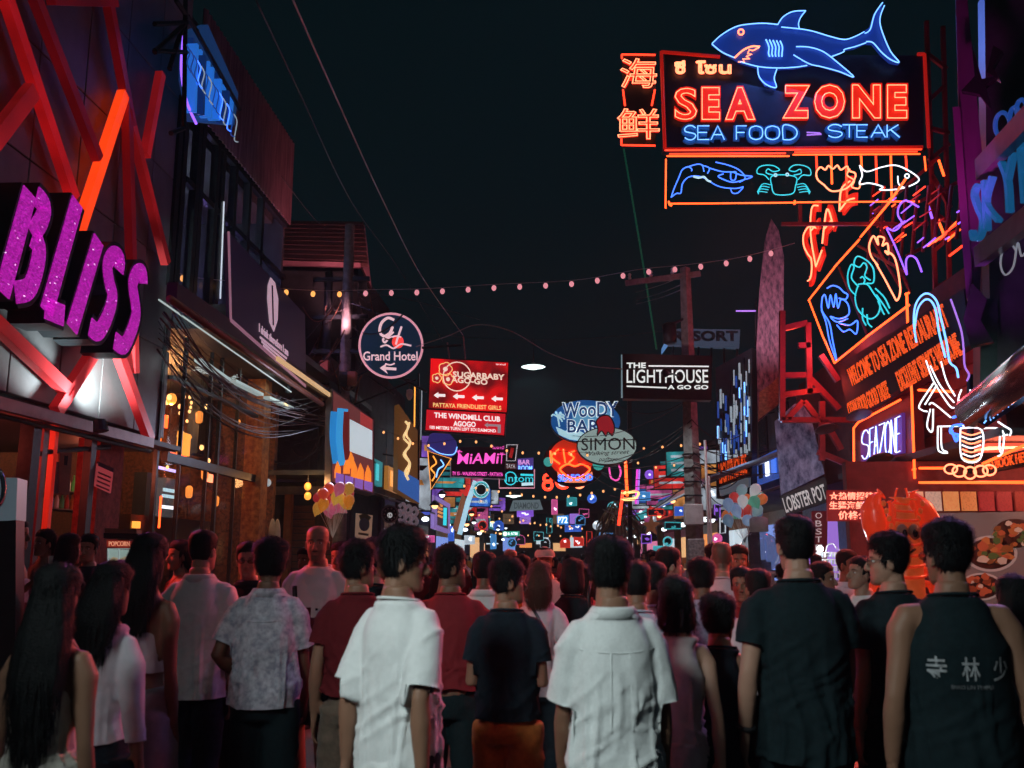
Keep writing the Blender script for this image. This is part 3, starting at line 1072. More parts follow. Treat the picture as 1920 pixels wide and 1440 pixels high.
mpn = nt.nodes.new('ShaderNodeMapping'); mpn.inputs['Scale'].default_value = (1, 2.2, .05)
crn.color_ramp.elements[0].position = 0; crn.color_ramp.elements[0].color = (.20, .004, .17, 1)
crn.color_ramp.elements[1].position = .62; crn.color_ramp.elements[1].color = (.46, .010, .40, 1)
e3 = crn.color_ramp.elements.new(.91); e3.color = (.62, .02, .55, 1)
e4 = crn.color_ramp.elements.new(.955); e4.color = (1.6, .9, 1.6, 1)
nt.links.new(tcn.outputs['Object'], mpn.inputs['Vector']); nt.links.new(mpn.outputs['Vector'], vo.inputs['Vector'])
nt.links.new(vo.outputs['Color'], crn.inputs['Fac']); nt.links.new(crn.outputs['Color'], nt.nodes['Principled BSDF'].inputs['Emission Color'])
for ch, strokes in (('B', [[(57, 360), (6, 550)], [(70, 368), (84, 385), (80, 410), (62, 440)], [(62, 444), (74, 462), (71, 498), (56, 540), (30, 548)]]),
                    ('L', [[(146, 378), (88, 585)], [(86, 577), (121, 592)]]), ('I', [[(186, 449), (136, 617)]]),
                    ('S', [[(224, 508), (226, 486), (214, 478), (203, 496), (206, 528), (212, 556), (203, 592), (186, 622), (170, 612)]]),
                    ('S', [[(270, 532), (268, 512), (258, 512), (250, 532), (254, 564), (256, 590), (247, 622), (233, 648), (216, 638)]])):
    can = None
    for st in strokes:
        sm = len(st) > 2
        wd = .235 if ch in 'BLI' else .225
        c = bl.strip('letter' if can is None else 'can_stroke', st, wd + .10, BLACK, -.42, 0, can, sm)
        can = can or c
        bl.strip('lit_face', st, wd, glit, .001, .014, can, sm)
        if ch == 'L' : pass
light('letter_rim_fill', 'SPOT', atx(190, 560, -4.9), (.85, .16, .75), 220, bl.root, .3, (-1.2, 4.6, 1.3), 50, .9)  # spot added as pink rim light on the crowd

# ------------------------------------------------------------------ things under the club
brick = mat('red_brick', (.30, .085, .055), rough=.9, var=.5, scale=9, bump=.5, bscale=40)
ent = empty('club_entrance', (XL - .5, 9.0, 0), 'dark club entrance with posts and doors under the grey club front', 'building')
part('back_wall', box(-9.0, -8.8, 2, 14, .13, 3.2), DARKWALL, ent)
for px, w, m in ((40, .16, STEEL), (62, .10, mat('red_post', (.25, .05, .05), rough=.4)), (85, .07, mat('red_tube_post', (.5, .05, .04), emit=(1, .03, .01), strength=.25)), (155, .10, BLACK), (163, .05, STEEL)):
    p = atx(px, 1000, -5.9)
    part('post', box(p.x - w / 2, p.x + w / 2, p.y - w / 2, p.y + w / 2, .13, 3.2), m, ent)
p = atx(196, 950, -6.0)
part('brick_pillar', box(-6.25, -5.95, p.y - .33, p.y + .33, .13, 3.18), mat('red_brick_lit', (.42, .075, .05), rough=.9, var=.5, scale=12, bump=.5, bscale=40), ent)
light('entrance_lamp', 'POINT', (-6.6, 9.7, 2.9), (1, .10, .06), 50, ent, .08)
light('entrance_lamp', 'POINT', (-6.5, 12.6, 2.95), (1, .18, .09), 45, ent, .08)
part('entrance_lamp_bulb', ellipsoid((-6.6, 9.7, 3.05), (.05, .05, .06)), NEON['deepred'], ent, True)
part('entrance_lamp_bulb', ellipsoid((-6.5, 12.6, 3.08), (.05, .05, .06)), NEON['deepred'], ent, True)
beamline = [atx(60, 850, -5.9), atx(205, 838, -5.9)]
part('tie_rod', tube(beamline, .03, 8), STEEL, ent)
ac = Sign('wall_cabinet', 'tall beige metal cabinet hung in the dark club entrance', 'cabinet', atx(122, 885, -5.8), (.75, -.66, 0))
ac.poly('case', [(112, 848), (135, 850), (130, 927), (110, 925)], mat('beige_metal', (.42, .24, .17), rough=.5), -.2, 0)
ac.poly('side_grille', [(101, 866), (112, 866), (111, 925), (100, 925)], mat('grey_grille', (.20, .24, .28), rough=.5), -.2, -.01)
ac.poly('slot', [(121, 854), (128, 855), (126, 873), (120, 872)], BLACK, -.01, .006)
mb = Sign('menu_board', 'tilted pink notice board with dark lines of print on the brick pillar', 'sign', atx(196, 895, -5.8), (.82, -.57, 0))
mb.poly('board', [(183, 869), (213, 882), (208, 925), (178, 911)], mat('pink_board', (.62, .17, .17), rough=.4, emit=(.8, .10, .12), strength=.25), -.03, 0)
mb.poly('top_strip', [(184, 865), (213, 878), (213, 886), (184, 873)], mat('dark_strip', (.10, .04, .05)), -.03, .004)
for i in range(4):
    y = 884 + i * 8
    mb.poly('print_line', [(184 - i, y), (208 - i, y + 10), (208 - i, y + 13), (184 - i, y + 3)], mat('print_red', (.22, .03, .05)), .0, .004)
pc = Sign('popcorn_machine', 'glass popcorn cabinet with a red header reading POPCORN', 'machine', at(224, 1040, 10.2), (.25, -1, 0))
pc.poly('body', [(200, 1012), (247, 1014), (247, 1200), (200, 1200)], mat('machine_dark', (.10, .03, .03), rough=.4), -.42, -.05)
pc.poly('header', [(200, 1012), (247, 1014), (247, 1028), (200, 1026)], mat('popcorn_red', (.35, .03, .02), rough=.4, emit=(.5, .04, .02), strength=.25), -.05, .0)
pc.text('POPCORN', 204, 1015, 243, 1024, mat('popcorn_letters', (.7, .5, .35), emit=(1, .5, .3), strength=.6), .006)
pc.poly('lit_interior', [(202, 1030), (245, 1031), (245, 1058), (202, 1058)], mat('popcorn_light', (.5, .55, .5), emit=(.5, .72, .68), strength=.30), -.05, -.035)
pc.poly('popcorn_heap', [(203, 1052), (212, 1044), (224, 1048), (236, 1043), (245, 1051), (245, 1060), (203, 1060)], mat('popcorn', (.6, .5, .3), emit=(.8, .6, .35), strength=.25), -.035, -.02)
for a in ((201, 1028, 203, 1060), (244, 1028, 246, 1060), (221, 1028, 223, 1060), (201, 1028, 246, 1030)):
    pc.poly('frame_bar', [(a[0], a[1]), (a[2], a[1]), (a[2], a[3]), (a[0], a[3])], mat('machine_white', (.6, .62, .6), emit=(.6, .8, .8), strength=.25), -.035, .006)
tb = Sign('cardboard_box', 'flat brown cardboard box lying on the dark stand above the popcorn cabinet', 'box', at(225, 996, 10.4), (.25, -1, 0))
tb.poly('carton', [(196, 990), (256, 992), (256, 1000), (196, 998)], mat('cardboard', (.45, .22, .13), rough=.9), -.3, 0)
tb.poly('stand', [(194, 999), (258, 1001), (258, 1011), (194, 1009)], BLACK, -.34, .02)
cb = Sign('steel_kiosk', 'pale blue grey kiosk panel with a chrome ring at the far left edge', 'kiosk', at(8, 930, 7.2), (.3, -1, 0))
cb.poly('panel', [(-60, 893), (33, 896), (30, 975), (-60, 980)], mat('kiosk_panel', (.28, .36, .42), rough=.4, emit=(.3, .42, .5), strength=.16), -.3, 0)
cb.poly('plinth', [(-60, 980), (30, 975), (28, 1300), (-60, 1330)], mat('kiosk_dark', (.03, .035, .04), rough=.5), -.28, -.02)
cb.ring('chrome_ring', -6, 915, 13, 33, mat('chrome', (.7, .7, .7), rough=.15, metal=1, var=0), .022, .05)

# ------------------------------------------------------------------ glass fronted bar
bar = empty('glass_fronted_bar', (XL, 16, 0), 'bar building with tall black framed glass front and cable hung canopy', 'building')
Ya, Yb = 13.75, 18.6
part('back_brick_wall', box(-9.6, -9.4, Ya, 24, .13, 5.2), mat('brick_wall', (.13, .052, .034), rough=.9, var=.5, scale=22, bump=.6, bscale=60, color2=(.022, .012, .011), stretch=(1, 1, 3)), bar)
part('side_wall', box(-9.4, -6.1, Yb + .9, Yb + 1.1, .13, 5.2), mat('brick_side_wall', (.20, .08, .04), rough=.9, var=.5, scale=14, bump=.6, bscale=50, color2=(.05, .025, .018)), bar)
part('floor_slab', box(-9.6, -5.4, Ya, 24, 5.15, 5.35), BLACK, bar)
part('upper_wall', box(-9.6, -6.3, Ya, 19.3, 8.9, 10.9), DARKWALL, bar)
for px in (290, 333, 384, 404, 438, 476):
    p = atx(px, 900, XL)
    wv = .07 if px in (290, 404, 476) else .035
    part('mullion', box(XL - .03, XL + .03, p.y - wv / 2, p.y + wv / 2, .13, 5.14), STEEL, bar)
for z in (.5, 3.08, 4.35):
    part('transom', box(XL - .05, XL + .05, Ya, Yb, z, z + (.14 if z == 3.08 else .06)), STEEL, bar)
prev = Ya
for px in (333, 384, 438, 476):
    y = atx(px, 900, XL).y
    for z0, z1 in ((.58, 3.06), (3.24, 4.33), (4.43, 5.13)):
        part('pane', box(XL - .008, XL + .008, prev + .05, y - .05, z0, z1), GLASS, bar)
    prev = y
pil = mat('orange_brick_pillar', (.50, .20, .06), rough=.9, var=.6, scale=10, bump=.6, bscale=40, color2=(.22, .07, .03))
p = atx(481, 900, XL + .1)
part('brick_pillar', box(XL - .2, XL + .16, p.y + .08, p.y + .50, .13, 5.14), pil, bar)
for y, z, e in ((14.6, 4.6, 80), (16.3, 4.4, 50), (17.8, 4.6, 80)):
    light('bar_lamp', 'POINT', (-7.7, y, z), (1, .42, .14), e, bar, .09)
    part('bar_lamp_globe', ellipsoid((-7.7, y, z + .13), (.10, .10, .12)), NEON['amber'], bar, True)
p2 = atx(481, 900, XL)
light('pillar_lamp', 'SPOT', (XL + .5, p2.y + .2, 4.9), (1, .5, .12), 55, bar, .05, (XL, p2.y + .35, 1.5), 60, .8)
part('pillar_lamp_can', lathe([(.03, 0), (.06, 0), (.07, -.14), (.065, -.14)], 10, Vector((0, 0, 1)), Vector((XL + .5, p2.y + .2, 5.06))), STEEL, bar)
def on_wall(px, py, X=-9.35): return atx(px, py, X)
# bar interior furniture
def wallbox(name, x0, y0, x1, y1, m, X, label, cat, th=.06):
    a, b = atx(x0, y1, X), atx(x1, y0, X)
    return thing_mesh(name, box(X - th, X, min(a.y, b.y), max(a.y, b.y), min(a.z, b.z), max(a.z, b.z)), m, label, cat)
wallbox('neon_script_sign', 296, 762, 318, 842, mat('orange_script', (.5, .1, .02), emit=(1, .22, .02), strength=1.6), -8.6, 'glowing orange sign panel high inside the glass bar beside the club corner', 'sign')
wallbox('picture_frame', 345, 905, 379, 945, mat('gold_frame', (.7, .3, .05), emit=(1, .35, .04), strength=.5), -8.2, 'glowing gold picture frame inside the glass bar', 'picture')
wallbox('framed_print', 350, 911, 374, 940, mat('frame_print', (.20, .08, .09), rough=.5), -8.15, 'dark print hung inside the glowing gold frame in the bar', 'picture', .03)
wallbox('poster', 391, 925, 412, 990, mat('white_poster', (.6, .6, .62), emit=(.6, .65, .72), strength=.35, ), -8.0, 'pale poster on the wall behind the glass of the bar', 'poster')
for k, (x0, x1) in enumerate(((424, 434), (443, 457))):
    wallbox('screen', x0, 960, x1, 985, NEON['blue'] if k else NEON['dimblue'], -8.0, ('small dim' if k == 0 else 'larger bright') + ' blue screen shining inside the glass bar', 'screen')
wallbox('glowing_shelf', 422, 1000, 459, 1008, NEON['violet'], -8.0, 'violet lit shelf edge under the blue screens in the bar', 'shelf')
shelf_m = mat('bar_shelf', (.10, .06, .04), rough=.5)
for k, (py, lab) in enumerate(((935, 'upper'), (965, 'lower'))):
    a, b = atx(232, py, -8.3), atx(330, py, -8.3)
    sh = thing_mesh('bar_shelf', box(-8.6, -8.2, 13.9, 16.4, a.z - .02, a.z), shelf_m, lab + ' dark shelf of bottles inside the glass bar', 'shelf')
    for i in range(14):
        y = 14.0 + i * .165
        c = [(.1, .5, .2), (.6, .25, .05), (.7, .7, .72), (.5, .08, .05), (.15, .25, .6)][(i * 3 + k) % 5]
        thing_mesh('bottle', lathe([(.036, 0), (.038, .02), (.038, .16), (.015, .22), (.013, .29), (.016, .30)], 8, Vector((0, 0, 1)), Vector((-8.4, y, a.z))), mat('bottle_glass_%d' % ((i * 3 + k) % 5), c, rough=.12, var=0),
                   'small bottle standing on the %s shelf in the glass bar' % lab, 'bottle', 'bottles on the %s bar shelf' % lab, True)
tube_m = glow('tube_lamp', (.55, .45, 1), 1.6)
a, b = atx(296, 876, -7.6), atx(330, 884, -7.6)
thing_mesh('tube_lamp', tube([a, b], .03, 8), tube_m, 'short violet tube lamp under the bar transom', 'lamp', smooth=True)
random.seed(19)
clut = (('counter', 'dark wooden bar counter running inside the glass bar', 240, 985, 470, 1040, -7.4, mat('bar_counter', (.05, .03, .022), rough=.3)), ('cabinet', 'tall black cabinet inside the glass bar near the club corner', 268, 890, 300, 1000, -7.9, BLACK),
        ('cabinet', 'black drinks fridge with a pale front inside the glass bar', 305, 900, 336, 1010, -7.7, mat('fridge_front', (.10, .12, .13), rough=.15, emit=(.3, .36, .4), strength=.10)), ('cabinet', 'dark cabinet between the poster and the gold frame in the bar', 381, 915, 390, 1010, -7.6, BLACK),
        ('cabinet', 'dark partition behind the blue screens in the bar', 414, 930, 466, 1020, -8.3, BLACK), ('sign', 'dark banner hanging high inside the glass bar beside the amber signs', 370, 745, 420, 850, -7.5, BLACK), ('sign', 'dark banner hanging high inside the bar near the orange pillar', 428, 760, 470, 850, -7.3, BLACK))
for nm_, lab, x0, y0, x1, y1, X, m in clut: wallbox(nm_ if nm_ != 'sign' else 'hanging_banner', x0, y0, x1, y1, m, X, lab, 'banner' if nm_ == 'sign' else nm_, .25)
for k, (x0, y0, x1, y1, c, w_) in enumerate(((308, 918, 328, 921, 'cool', 'upper'), (306, 930, 332, 932, 'cool', 'middle'), (306, 950, 330, 953, 'white', 'lower'))):
    wallbox('light_strip', x0, y0, x1, y1, NEON[c], -7.4, '%s thin white light strip on the drinks fridge in the bar' % w_, 'lamp', .03)
for k, (x0, y0, x1, y1, c, lab) in enumerate(((306, 780, 316, 800, 'orange', 'upper small glowing orange panel in the bar window'), (334, 815, 358, 850, 'amber', 'middle glowing amber panel in the bar window'), (322, 855, 350, 868, 'orange', 'low glowing orange word panel over the transom of the bar'), (384, 890, 400, 902, 'hot', 'small pink orange panel over the pale poster in the bar'), (300, 930, 304, 990, 'orange', 'thin upright orange tube beside the black cabinet in the bar'), (444, 935, 458, 950, 'amber', 'amber panel above the larger blue screen in the bar'))):
    wallbox('window_sign', x0, y0, x1, y1, NEON[c], -7.2, lab, 'sign', .04)
wallbox('neon_flame', 252, 978, 264, 990, NEON['amber'], -7.3, 'small orange flame shaped light on the bar counter', 'lamp', .05)
wallbox('beer_tap_lights', 430, 1010, 460, 1024, NEON['warm'], -7.3, 'row of warm lights along the bar counter below the screens', 'lamp', .05)
random.seed(61)
lan = mat('lantern_glass', (.5, .2, .05), emit=(1, .30, .05), strength=1.1)
for k in range(16):  # lanterns added at random for amber glows seen through the glass
    p = atx(random.uniform(300, 470), random.uniform(745, 1000), random.uniform(-8.6, -6.5))
    lt_ = empty('added_lantern', p, 'amber lantern added for glow inside the glass bar', 'lamp', 'added amber lanterns inside the glass bar')
    k_ = random.uniform(.7, 1.3)
    mesh_obj('glass', *lathe([(.05 * k_, -.14 * k_), (.08 * k_, -.10 * k_), (.085 * k_, .08 * k_), (.04 * k_, .13 * k_)], 8), lan, lt_, True)
    mesh_obj('chain', *tube([(0, 0, .12), (0, 0, max(.3, 5.1 - p.z))], .006, 4), CABLE, lt_)
# fairy bulbs hanging inside the bar
fb = empty('fairy_lights', (-7.2, 16, 3), 'warm fairy bulbs hanging behind the upper glass of the bar', 'string lights')
random.seed(3)
for i in range(60):
    px, py = random.uniform(296, 470), random.uniform(735, 880)
    p = atx(px, py, random.uniform(-8.8, -6.6))
    k_ = random.choice((1.0, 1.0, 1.5)); part('bulb', ellipsoid(p, (.03 * k_, .03 * k_, .036 * k_), 8, 6), random.choice((NEON['warm'], NEON['warm'], NEON['amber'])), fb, True)
    part('wire', tube([p + Vector((0, 0, .02)), (p.x, p.y, 5.1)], .003, 3), CABLE, fb)

# canopy with fluorescent tubes, cables and balcony above the glass front
can = empty('bar_canopy', (-5.6, 17, 5.2), 'dark canopy over the glass bar with a thin white light line along its edge', 'canopy')
part('soffit', box(-6.0, -4.95, 13.8, 24.0, 5.42, 5.55), BLACK, can)
e0, e1 = atx(298, 562, -4.9), atx(546, 735, -4.9)
part('edge_light', tube([e0, e1], .012, 6), glow('edge_line', (.75, .9, .88), .5), can, True)
e0, e1 = atx(318, 560, -4.75), atx(604, 758, -4.75)
part('rust_pipe', tube([e0, e1], .05, 8), mat('rust_pipe', (.42, .15, .08), rough=.4, metal=.3), can, True)
e0, e1 = atx(322, 545, -4.85), atx(620, 745, -4.85)
part('edge_beam', beam(e0, e1, .14, .22), mat('canopy_edge', (.05, .04, .04), rough=.5), can)
e0, e1 = atx(520, 672, -4.7), atx(620, 742, -4.7)
part('yellow_light_strip', beam(e0, e1, .05, .07), glow('yellow_strip', (1, .62, .30), .55), can)
for a, b in (((372, 675), (425, 712)), ((436, 714), (488, 740)), ((500, 745), (545, 765))):
    p0, p1 = atx(a[0], a[1], -5.6), atx(b[0], b[1], -5.6)
    part('fluorescent_fitting', beam(p0, p1, .13, .05), mat('fitting', (.5, .52, .5), rough=.4, emit=(.7, .95, .95), strength=.30), can)
light('canopy_lamp', 'AREA', (-5.3, 17.5, 5.2), (.8, 1, 1), 22, can, .8, (-4.6, 17.0, 0))
def cable(px, X, m, r, name='cable', parent=None):
    pts = [atx(x, y, X + random.uniform(-.25, .25)) for x, y in px]
    return part(name, tube(spline(pts, 5), r, 4), m, parent, True)
cbn = empty('cable_bundle', (-5, 16, 5), 'tangled bundle of brown and black cables sagging under the bar canopy', 'cables')
random.seed(21)
for i in range(20):
    t = random.random()
    y0 = 575 + t * 110 + random.uniform(-8, 8)
    y1 = 765 + random.uniform(-30, 45)
    sg = random.uniform(5, 60)
    xs = random.uniform(292, 330)
    xe = random.uniform(540, 640)
    pts = [(xs, y0), (xs + (xe - xs) * .3, y0 + (y1 - y0) * .38 + sg), (xs + (xe - xs) * .65, y0 + (y1 - y0) * .72 + sg), (xe, y1)]
    cable(pts, -4.95, [COPPER, CABLE, CABLE][i % 3], random.choice((.006, .008, .012)), parent=cbn)
# first-floor windows
upw = mat('violet_room_wall', (.28, .24, .34), rough=.8, var=.3)
part('room_back_wall', box(-9.2, -9.0, 13.9, 19.2, 5.35, 8.9), upw, bar)
light('room_lamp', 'POINT', (-8.0, 15.2, 6.0), (.45, .38, 1), 170, bar, .1)
light('room_lamp', 'POINT', (-6.9, 17.3, 5.9), (.42, .28, 1), 110, bar, .1)
light('room_lamp', 'POINT', (-7.6, 16.2, 8.2), (.8, .9, 1), 45, bar, .1)
part('room_lamp_globe', ellipsoid((-8.0, 15.2, 6.15), (.10, .10, .10)), NEON['violet'], bar, True)
part('room_lamp_globe', ellipsoid((-6.9, 17.3, 6.05), (.10, .10, .10)), NEON['violet'], bar, True)
part('room_lamp_globe', ellipsoid((-7.6, 16.2, 8.35), (.10, .10, .10)), NEON['cool'], bar, True)
for px in (322, 333, 360, 368, 398, 409, 434, 462, 488):
    p = atx(px, 430, XL)
    part('window_mullion', box(XL - .07, XL + .05, p.y - .07, p.y + .07, 5.75, 8.9), STEEL, bar)
for z in (5.65, 7.6, 8.8):
    part('window_rail', box(XL - .06, XL + .04, 13.8, 19.2, z, z + .1), STEEL, bar)
part('window_pane', box(XL - .02, XL - .01, 13.8, 19.2, 5.76, 8.79), GLASS, bar)
part('white_light_line', tube([atx(420, 378, XL + .06), atx(413, 560, XL + .06)], .014, 6), glow('window_line', (.8, .9, 1), .7), bar, True)
corr = mat('corrugated_sheet', (.30, .19, .20), rough=.5, metal=.4, var=.5, scale=3, stretch=(1, 8, .4))
Vc, Fc = [], []
y0, y1 = 13.9, 19.2
n = 64
for i in range(n + 1):
    y = y0 + (y1 - y0) * i / n
    x = XL + .10 + (.045 if i % 2 else 0)
    zt = 10.75
    Vc += [(x, y, 8.85), (x, y, zt), (x - .02, y, 8.85), (x - .02, y, zt)]
for i in range(n):
    a = i * 4
    Fc += [(a, a + 4, a + 5, a + 1), (a + 2, a + 3, a + 7, a + 6), (a, a + 2, a + 6, a + 4), (a + 1, a + 5, a + 7, a + 3)]
part('corrugated_parapet', (Vc, Fc), corr, bar)
part('end_wall', box(-9.6, -6.05, 19.2, 19.3, 5.5, 10.9), DARKWALL, bar)
light('parapet_wash', 'SPOT', (-4.2, 19.0, 6.4), (1, .25, .32), 380, bar, .1, (-6, 18.6, 9.6), 60, 1)

# blue letter sign on the scaffold
bs = Sign('blue_letter_sign', 'blue bulb letter sign seen edge on from below on a scaffold over the bar', 'sign', (-5.35, 14.6, 9.5), (1, 0, 0))
bb = ink('sign_blue', (.02, .17, .66), .7)
bs.poly('backing', [(352, 60), (390, 46), (447, 175), (440, 235), (365, 228), (350, 150)], mat('sign_backing', (.03, .08, .2), rough=.4, emit=(.02, .10, .35), strength=.22), -.12, 0)
for k in range(11):
    x = 356 + k * 7.4
    bs.strip('letter_slat', [(x + 8, 72 + k * 11), (x + 4, 208 + k * 2.4)], .06, bb if k % 3 else ink('sign_blue_dark', (.01, .05, .22), .3), .0, .10 + (k % 2) * .08, None, False)
random.seed(5)
for k in range(14):
    x = 350 + k * 6.8
    y = 84 + k * 10
    bs.neon('bulb_run', [(x, y), (x + 6, y + 14), (x + 1, y + 34 + k), (x + 8, y + 52)], random.choice((NEON['dimblue'], NEON['dimwhite'], NEON['dimblue'], NEON['blue'])), .010, .2)
bs.neon('purple_tube', [(345, 60), (340, 130), (350, 190), (368, 232)], NEON['purple'], .02, .1)
sca = empty('scaffold', (-5.2, 14.5, 8), 'thin black steel scaffold bracing the blue letter sign', 'scaffold')
for a, b in (((348, 0), (345, 240)), ((290, 45), (350, 42)), ((290, 95), (350, 98)), ((350, 42), (290, 98)), ((352, 30), (450, 205)), ((318, 130), (345, 40)), ((330, 0), (370, 60)), ((345, 240), (320, 250))):
    part('strut', tube([atx(*a, -5.2), atx(*b, -5.2)], .035, 6), STEEL, sca)

# dark poster board and BLACK box
pb = Sign('poster_board', 'dark violet poster board with a pale oval figure on the bar balcony', 'sign', (-4.78, 18, 6.8), (1, 0, 0))
pb.poly('board', [(430, 436), (572, 590), (574, 722), (434, 598)], mat('poster_violet', (.035, .030, .06), rough=.45, emit=(.05, .04, .11), strength=.05, ), -.08, 0)
pb.strip('frame_edge', [(430, 434), (434, 600)], .05, mat('poster_edge', (.3, .2, .26), emit=(.5, .22, .32), strength=.4), 0, .02, None, False)
pb.strip('frame_edge', [(434, 600), (574, 724)], .05, mat('poster_edge', None or (.3, .2, .26)), 0, .02, None, False)
pale = ink('poster_pale', (.75, .5, .62), .5)
pb.poly('oval_figure', [(508, 520), (516, 530), (522, 560), (521, 600), (514, 622), (506, 604), (502, 560), (503, 535)], pale, 0, .012)
pb.strip('figure_mark', [(511, 535), (513, 610)], .06, mat('poster_dark', (.06, .04, .10)), .012, .02)
pb.text('I drink therefore I am', 0, 0, 0, 0, pale, .012, quad=((486, 622), (540, 668), (486, 606)))
for k in range(3):
    pb.strip('text_line', [(488 + k * 3, 632 + k * 8), (538 - k * 2, 672 + k * 6)], .035, pale, 0, .01, None, False)
light('poster_lamp', 'SPOT', atx(450, 420, -3.8), (.6, .45, 1), 4, pb.root, .08, atx(505, 590, -4.8), 80, 1)
bk = Sign('black_box_sign', 'black box sign with yellow letters BLACK at the canopy end', 'sign', at(603, 705, 22.5), (.45, -1, 0))
bk.poly('box', [(580, 665), (622, 690), (622, 735), (580, 712)], BLACK, -.5, 0)
bk.text('BLACK', 0, 0, 0, 0, glow('black_letters', (1, .62, .32), .75), .012, quad=((588, 711), (620, 729), (588, 686)), bold=.02)

# ------------------------------------------------------------------ tiled roof house behind the bar
hs = empty('tiled_roof_house', (-7, 24, 0), 'house with a dark maroon tiled roof and pink lit eaves behind the bar', 'building')
rt = mat('maroon_tiles', (.14, .055, .055), rough=.8, var=.4, scale=12, bump=.6, bscale=30)
A = [at(500, 415, 25.5), at(682, 418, 25.5), at(690, 492, 22.6), at(500, 486, 22.6)]
nrow, ncol = 9, 22
tm = {}
for i in range(nrow):
    for j in range(ncol):
        def q(u, v): return A[0].lerp(A[1], u).lerp(A[3].lerp(A[2], u), v)
        u0, u1, v0, v1 = j / ncol, (j + .94) / ncol, i / nrow, (i + 1.12) / nrow
        up = Vector((0, -.35, .9)) * .035
        P_ = [q(u0, v0), q(u1, v0), q(u1, v1) + up, q(u0, v1) + up]
        lift = Vector((0, -.012, .03))
        V = P_ + [p_ + lift for p_ in P_]
        part('tile', (V, [(0, 1, 2, 3), (7, 6, 5, 4), (0, 4, 5, 1), (1, 5, 6, 2), (2, 6, 7, 3), (3, 7, 4, 0)]), rt, hs)
part('roof_deck', ([p_ - Vector((0, 0, .02)) for p_ in A] + [p_ - Vector((0, 0, .12)) for p_ in A], [(3, 2, 1, 0), (4, 5, 6, 7), (0, 1, 5, 4), (1, 2, 6, 5), (2, 3, 7, 6), (3, 0, 4, 7)]), rt, hs)
pinkb = mat('pink_lit_board', (.55, .25, .30), rough=.6, var=.2)
part('eaves_board', beam(at(498, 493, 22.5), at(676, 498, 22.5), .08, .13), pinkb, hs)
g = [at(684, 421, 25.4), at(679, 500, 22.6), at(697, 541, 22.9)]
off = Vector((.05, .0, 0))
part('gable_board', (g + [p_ + Vector((-.06, .12, 0)) for p_ in g], [(0, 1, 2), (5, 4, 3), (0, 3, 4, 1), (1, 4, 5, 2), (2, 5, 3, 0)]), pinkb, hs)
part('house_wall', box(-8.4, at(672, 500, 23.4).x, 23.4, 28, 0, at(500, 500, 23.4).z), DARKWALL, hs)
light('eaves_lamp', 'SPOT', at(640, 620, 19.5), (1, .40, .48), 320, hs, .1, at(650, 490, 23), 60, 1)
light('roof_fill', 'SPOT', at(800, 470, 19.0), (1, .34, .38), 520, hs, .1, at(620, 450, 24), 50, 1)  # unseen spot added from the street side to brighten the roof
# ------------------------------------------------------------------ overhead cables
def wire(name, px, Y, r, m, label, k=8):
    pts = [at(x, y, yy) for (x, y), yy in zip(px, Y)]
    return thing_mesh(name, tube(spline(pts, k), r, 5), m, label, 'cable', smooth=True)
pal = mat('pale_cable', (.55, .48, .46), rough=.5, var=.2)
wire('overhead_cable', [(545, -10), (620, 160), (720, 380), (792, 520), (868, 628)], (6, 8, 12, 16, 19.5), .008, pal, 'bright overhead cable running down to the red sign from the top edge')
wire('overhead_cable', [(480, 0), (560, 170), (660, 380), (745, 500), (830, 640)], (7, 9, 13, 17, 19.5), .007, CABLE, 'dark overhead cable sloping beside the bright one to the round sign')
wire('overhead_cable', [(512, 310), (600, 420), (660, 440)], (18, 20, 21), .008, CABLE, 'short dark cable above the tiled roof')
wire('overhead_cable', [(780, 650), (840, 630), (895, 609), (960, 622), (1030, 662), (1100, 685), (1168, 692)], (20, 20, 20, 20, 20, 20, 20), .012, pal, 'pale cable swung across the street from the round sign to the black sign')
wire('overhead_cable', [(640, 545), (760, 560), (900, 600)], (20, 20, 24), .008, CABLE, 'thin cable leaving the cable pole on the bar side')
wire('laser_beam', [(1168, 270), (1200, 460), (1231, 655)], (34, 34, 34), .035, glow('laser', (.02, .22, .12), .16), 'thin green laser beam slanting down through the night sky')  # no cable: laser light put in as a thin glowing tube

# ------------------------------------------------------------------ string of festoon bulbs across the street
def festoon(label, px, Y, step, mats, cmat, r=.036, name='string_lights', group=None, drop=.07):
    pts = spline([at(x, y, Y) if not isinstance(Y, (list, tuple)) else at(x, y, yy) for (x, y), yy in zip(px, Y if isinstance(Y, (list, tuple)) else [Y] * len(px))], 12)
    root = empty(name, pts[0], label, 'string lights', group)
    part('cord', tube(pts, .007, 4), cmat, root, True)
    # walk along
    L = [0]
    for a, b in zip(pts, pts[1:]): L.append(L[-1] + (b - a).length)
    n = int(L[-1] / step)
    bm, sk = {}, None
    for i in range(n):
        d = (i + .5) * step
        k = max(j for j in range(len(L)) if L[j] <= d)
        t = (d - L[k]) / max(L[k + 1] - L[k], 1e-6)
        p = pts[k].lerp(pts[k + 1], t) - root.location
        m = mats(i / n)
        if m.name not in bm:
            o = mesh_obj('bulb', *ellipsoid((0, 0, -drop), (r, r, r * 1.25), 8, 6), m, root, True)
            bm[m.name] = o
        else: o = link_copy(bm[m.name], root)
        o.location = p
        if sk is None:
            sk = mesh_obj('socket', *lathe([(.012, -.05), (.014, -.02), (.012, .004)], 6), CABLE, root)
            o = sk
        else: o = link_copy(sk, root)
        o.location = p
    return root
bw, bp_ = glow('bulb_amber', (1, .42, .10), 1.3), glow('bulb_pink', (1, .36, .42), .75)
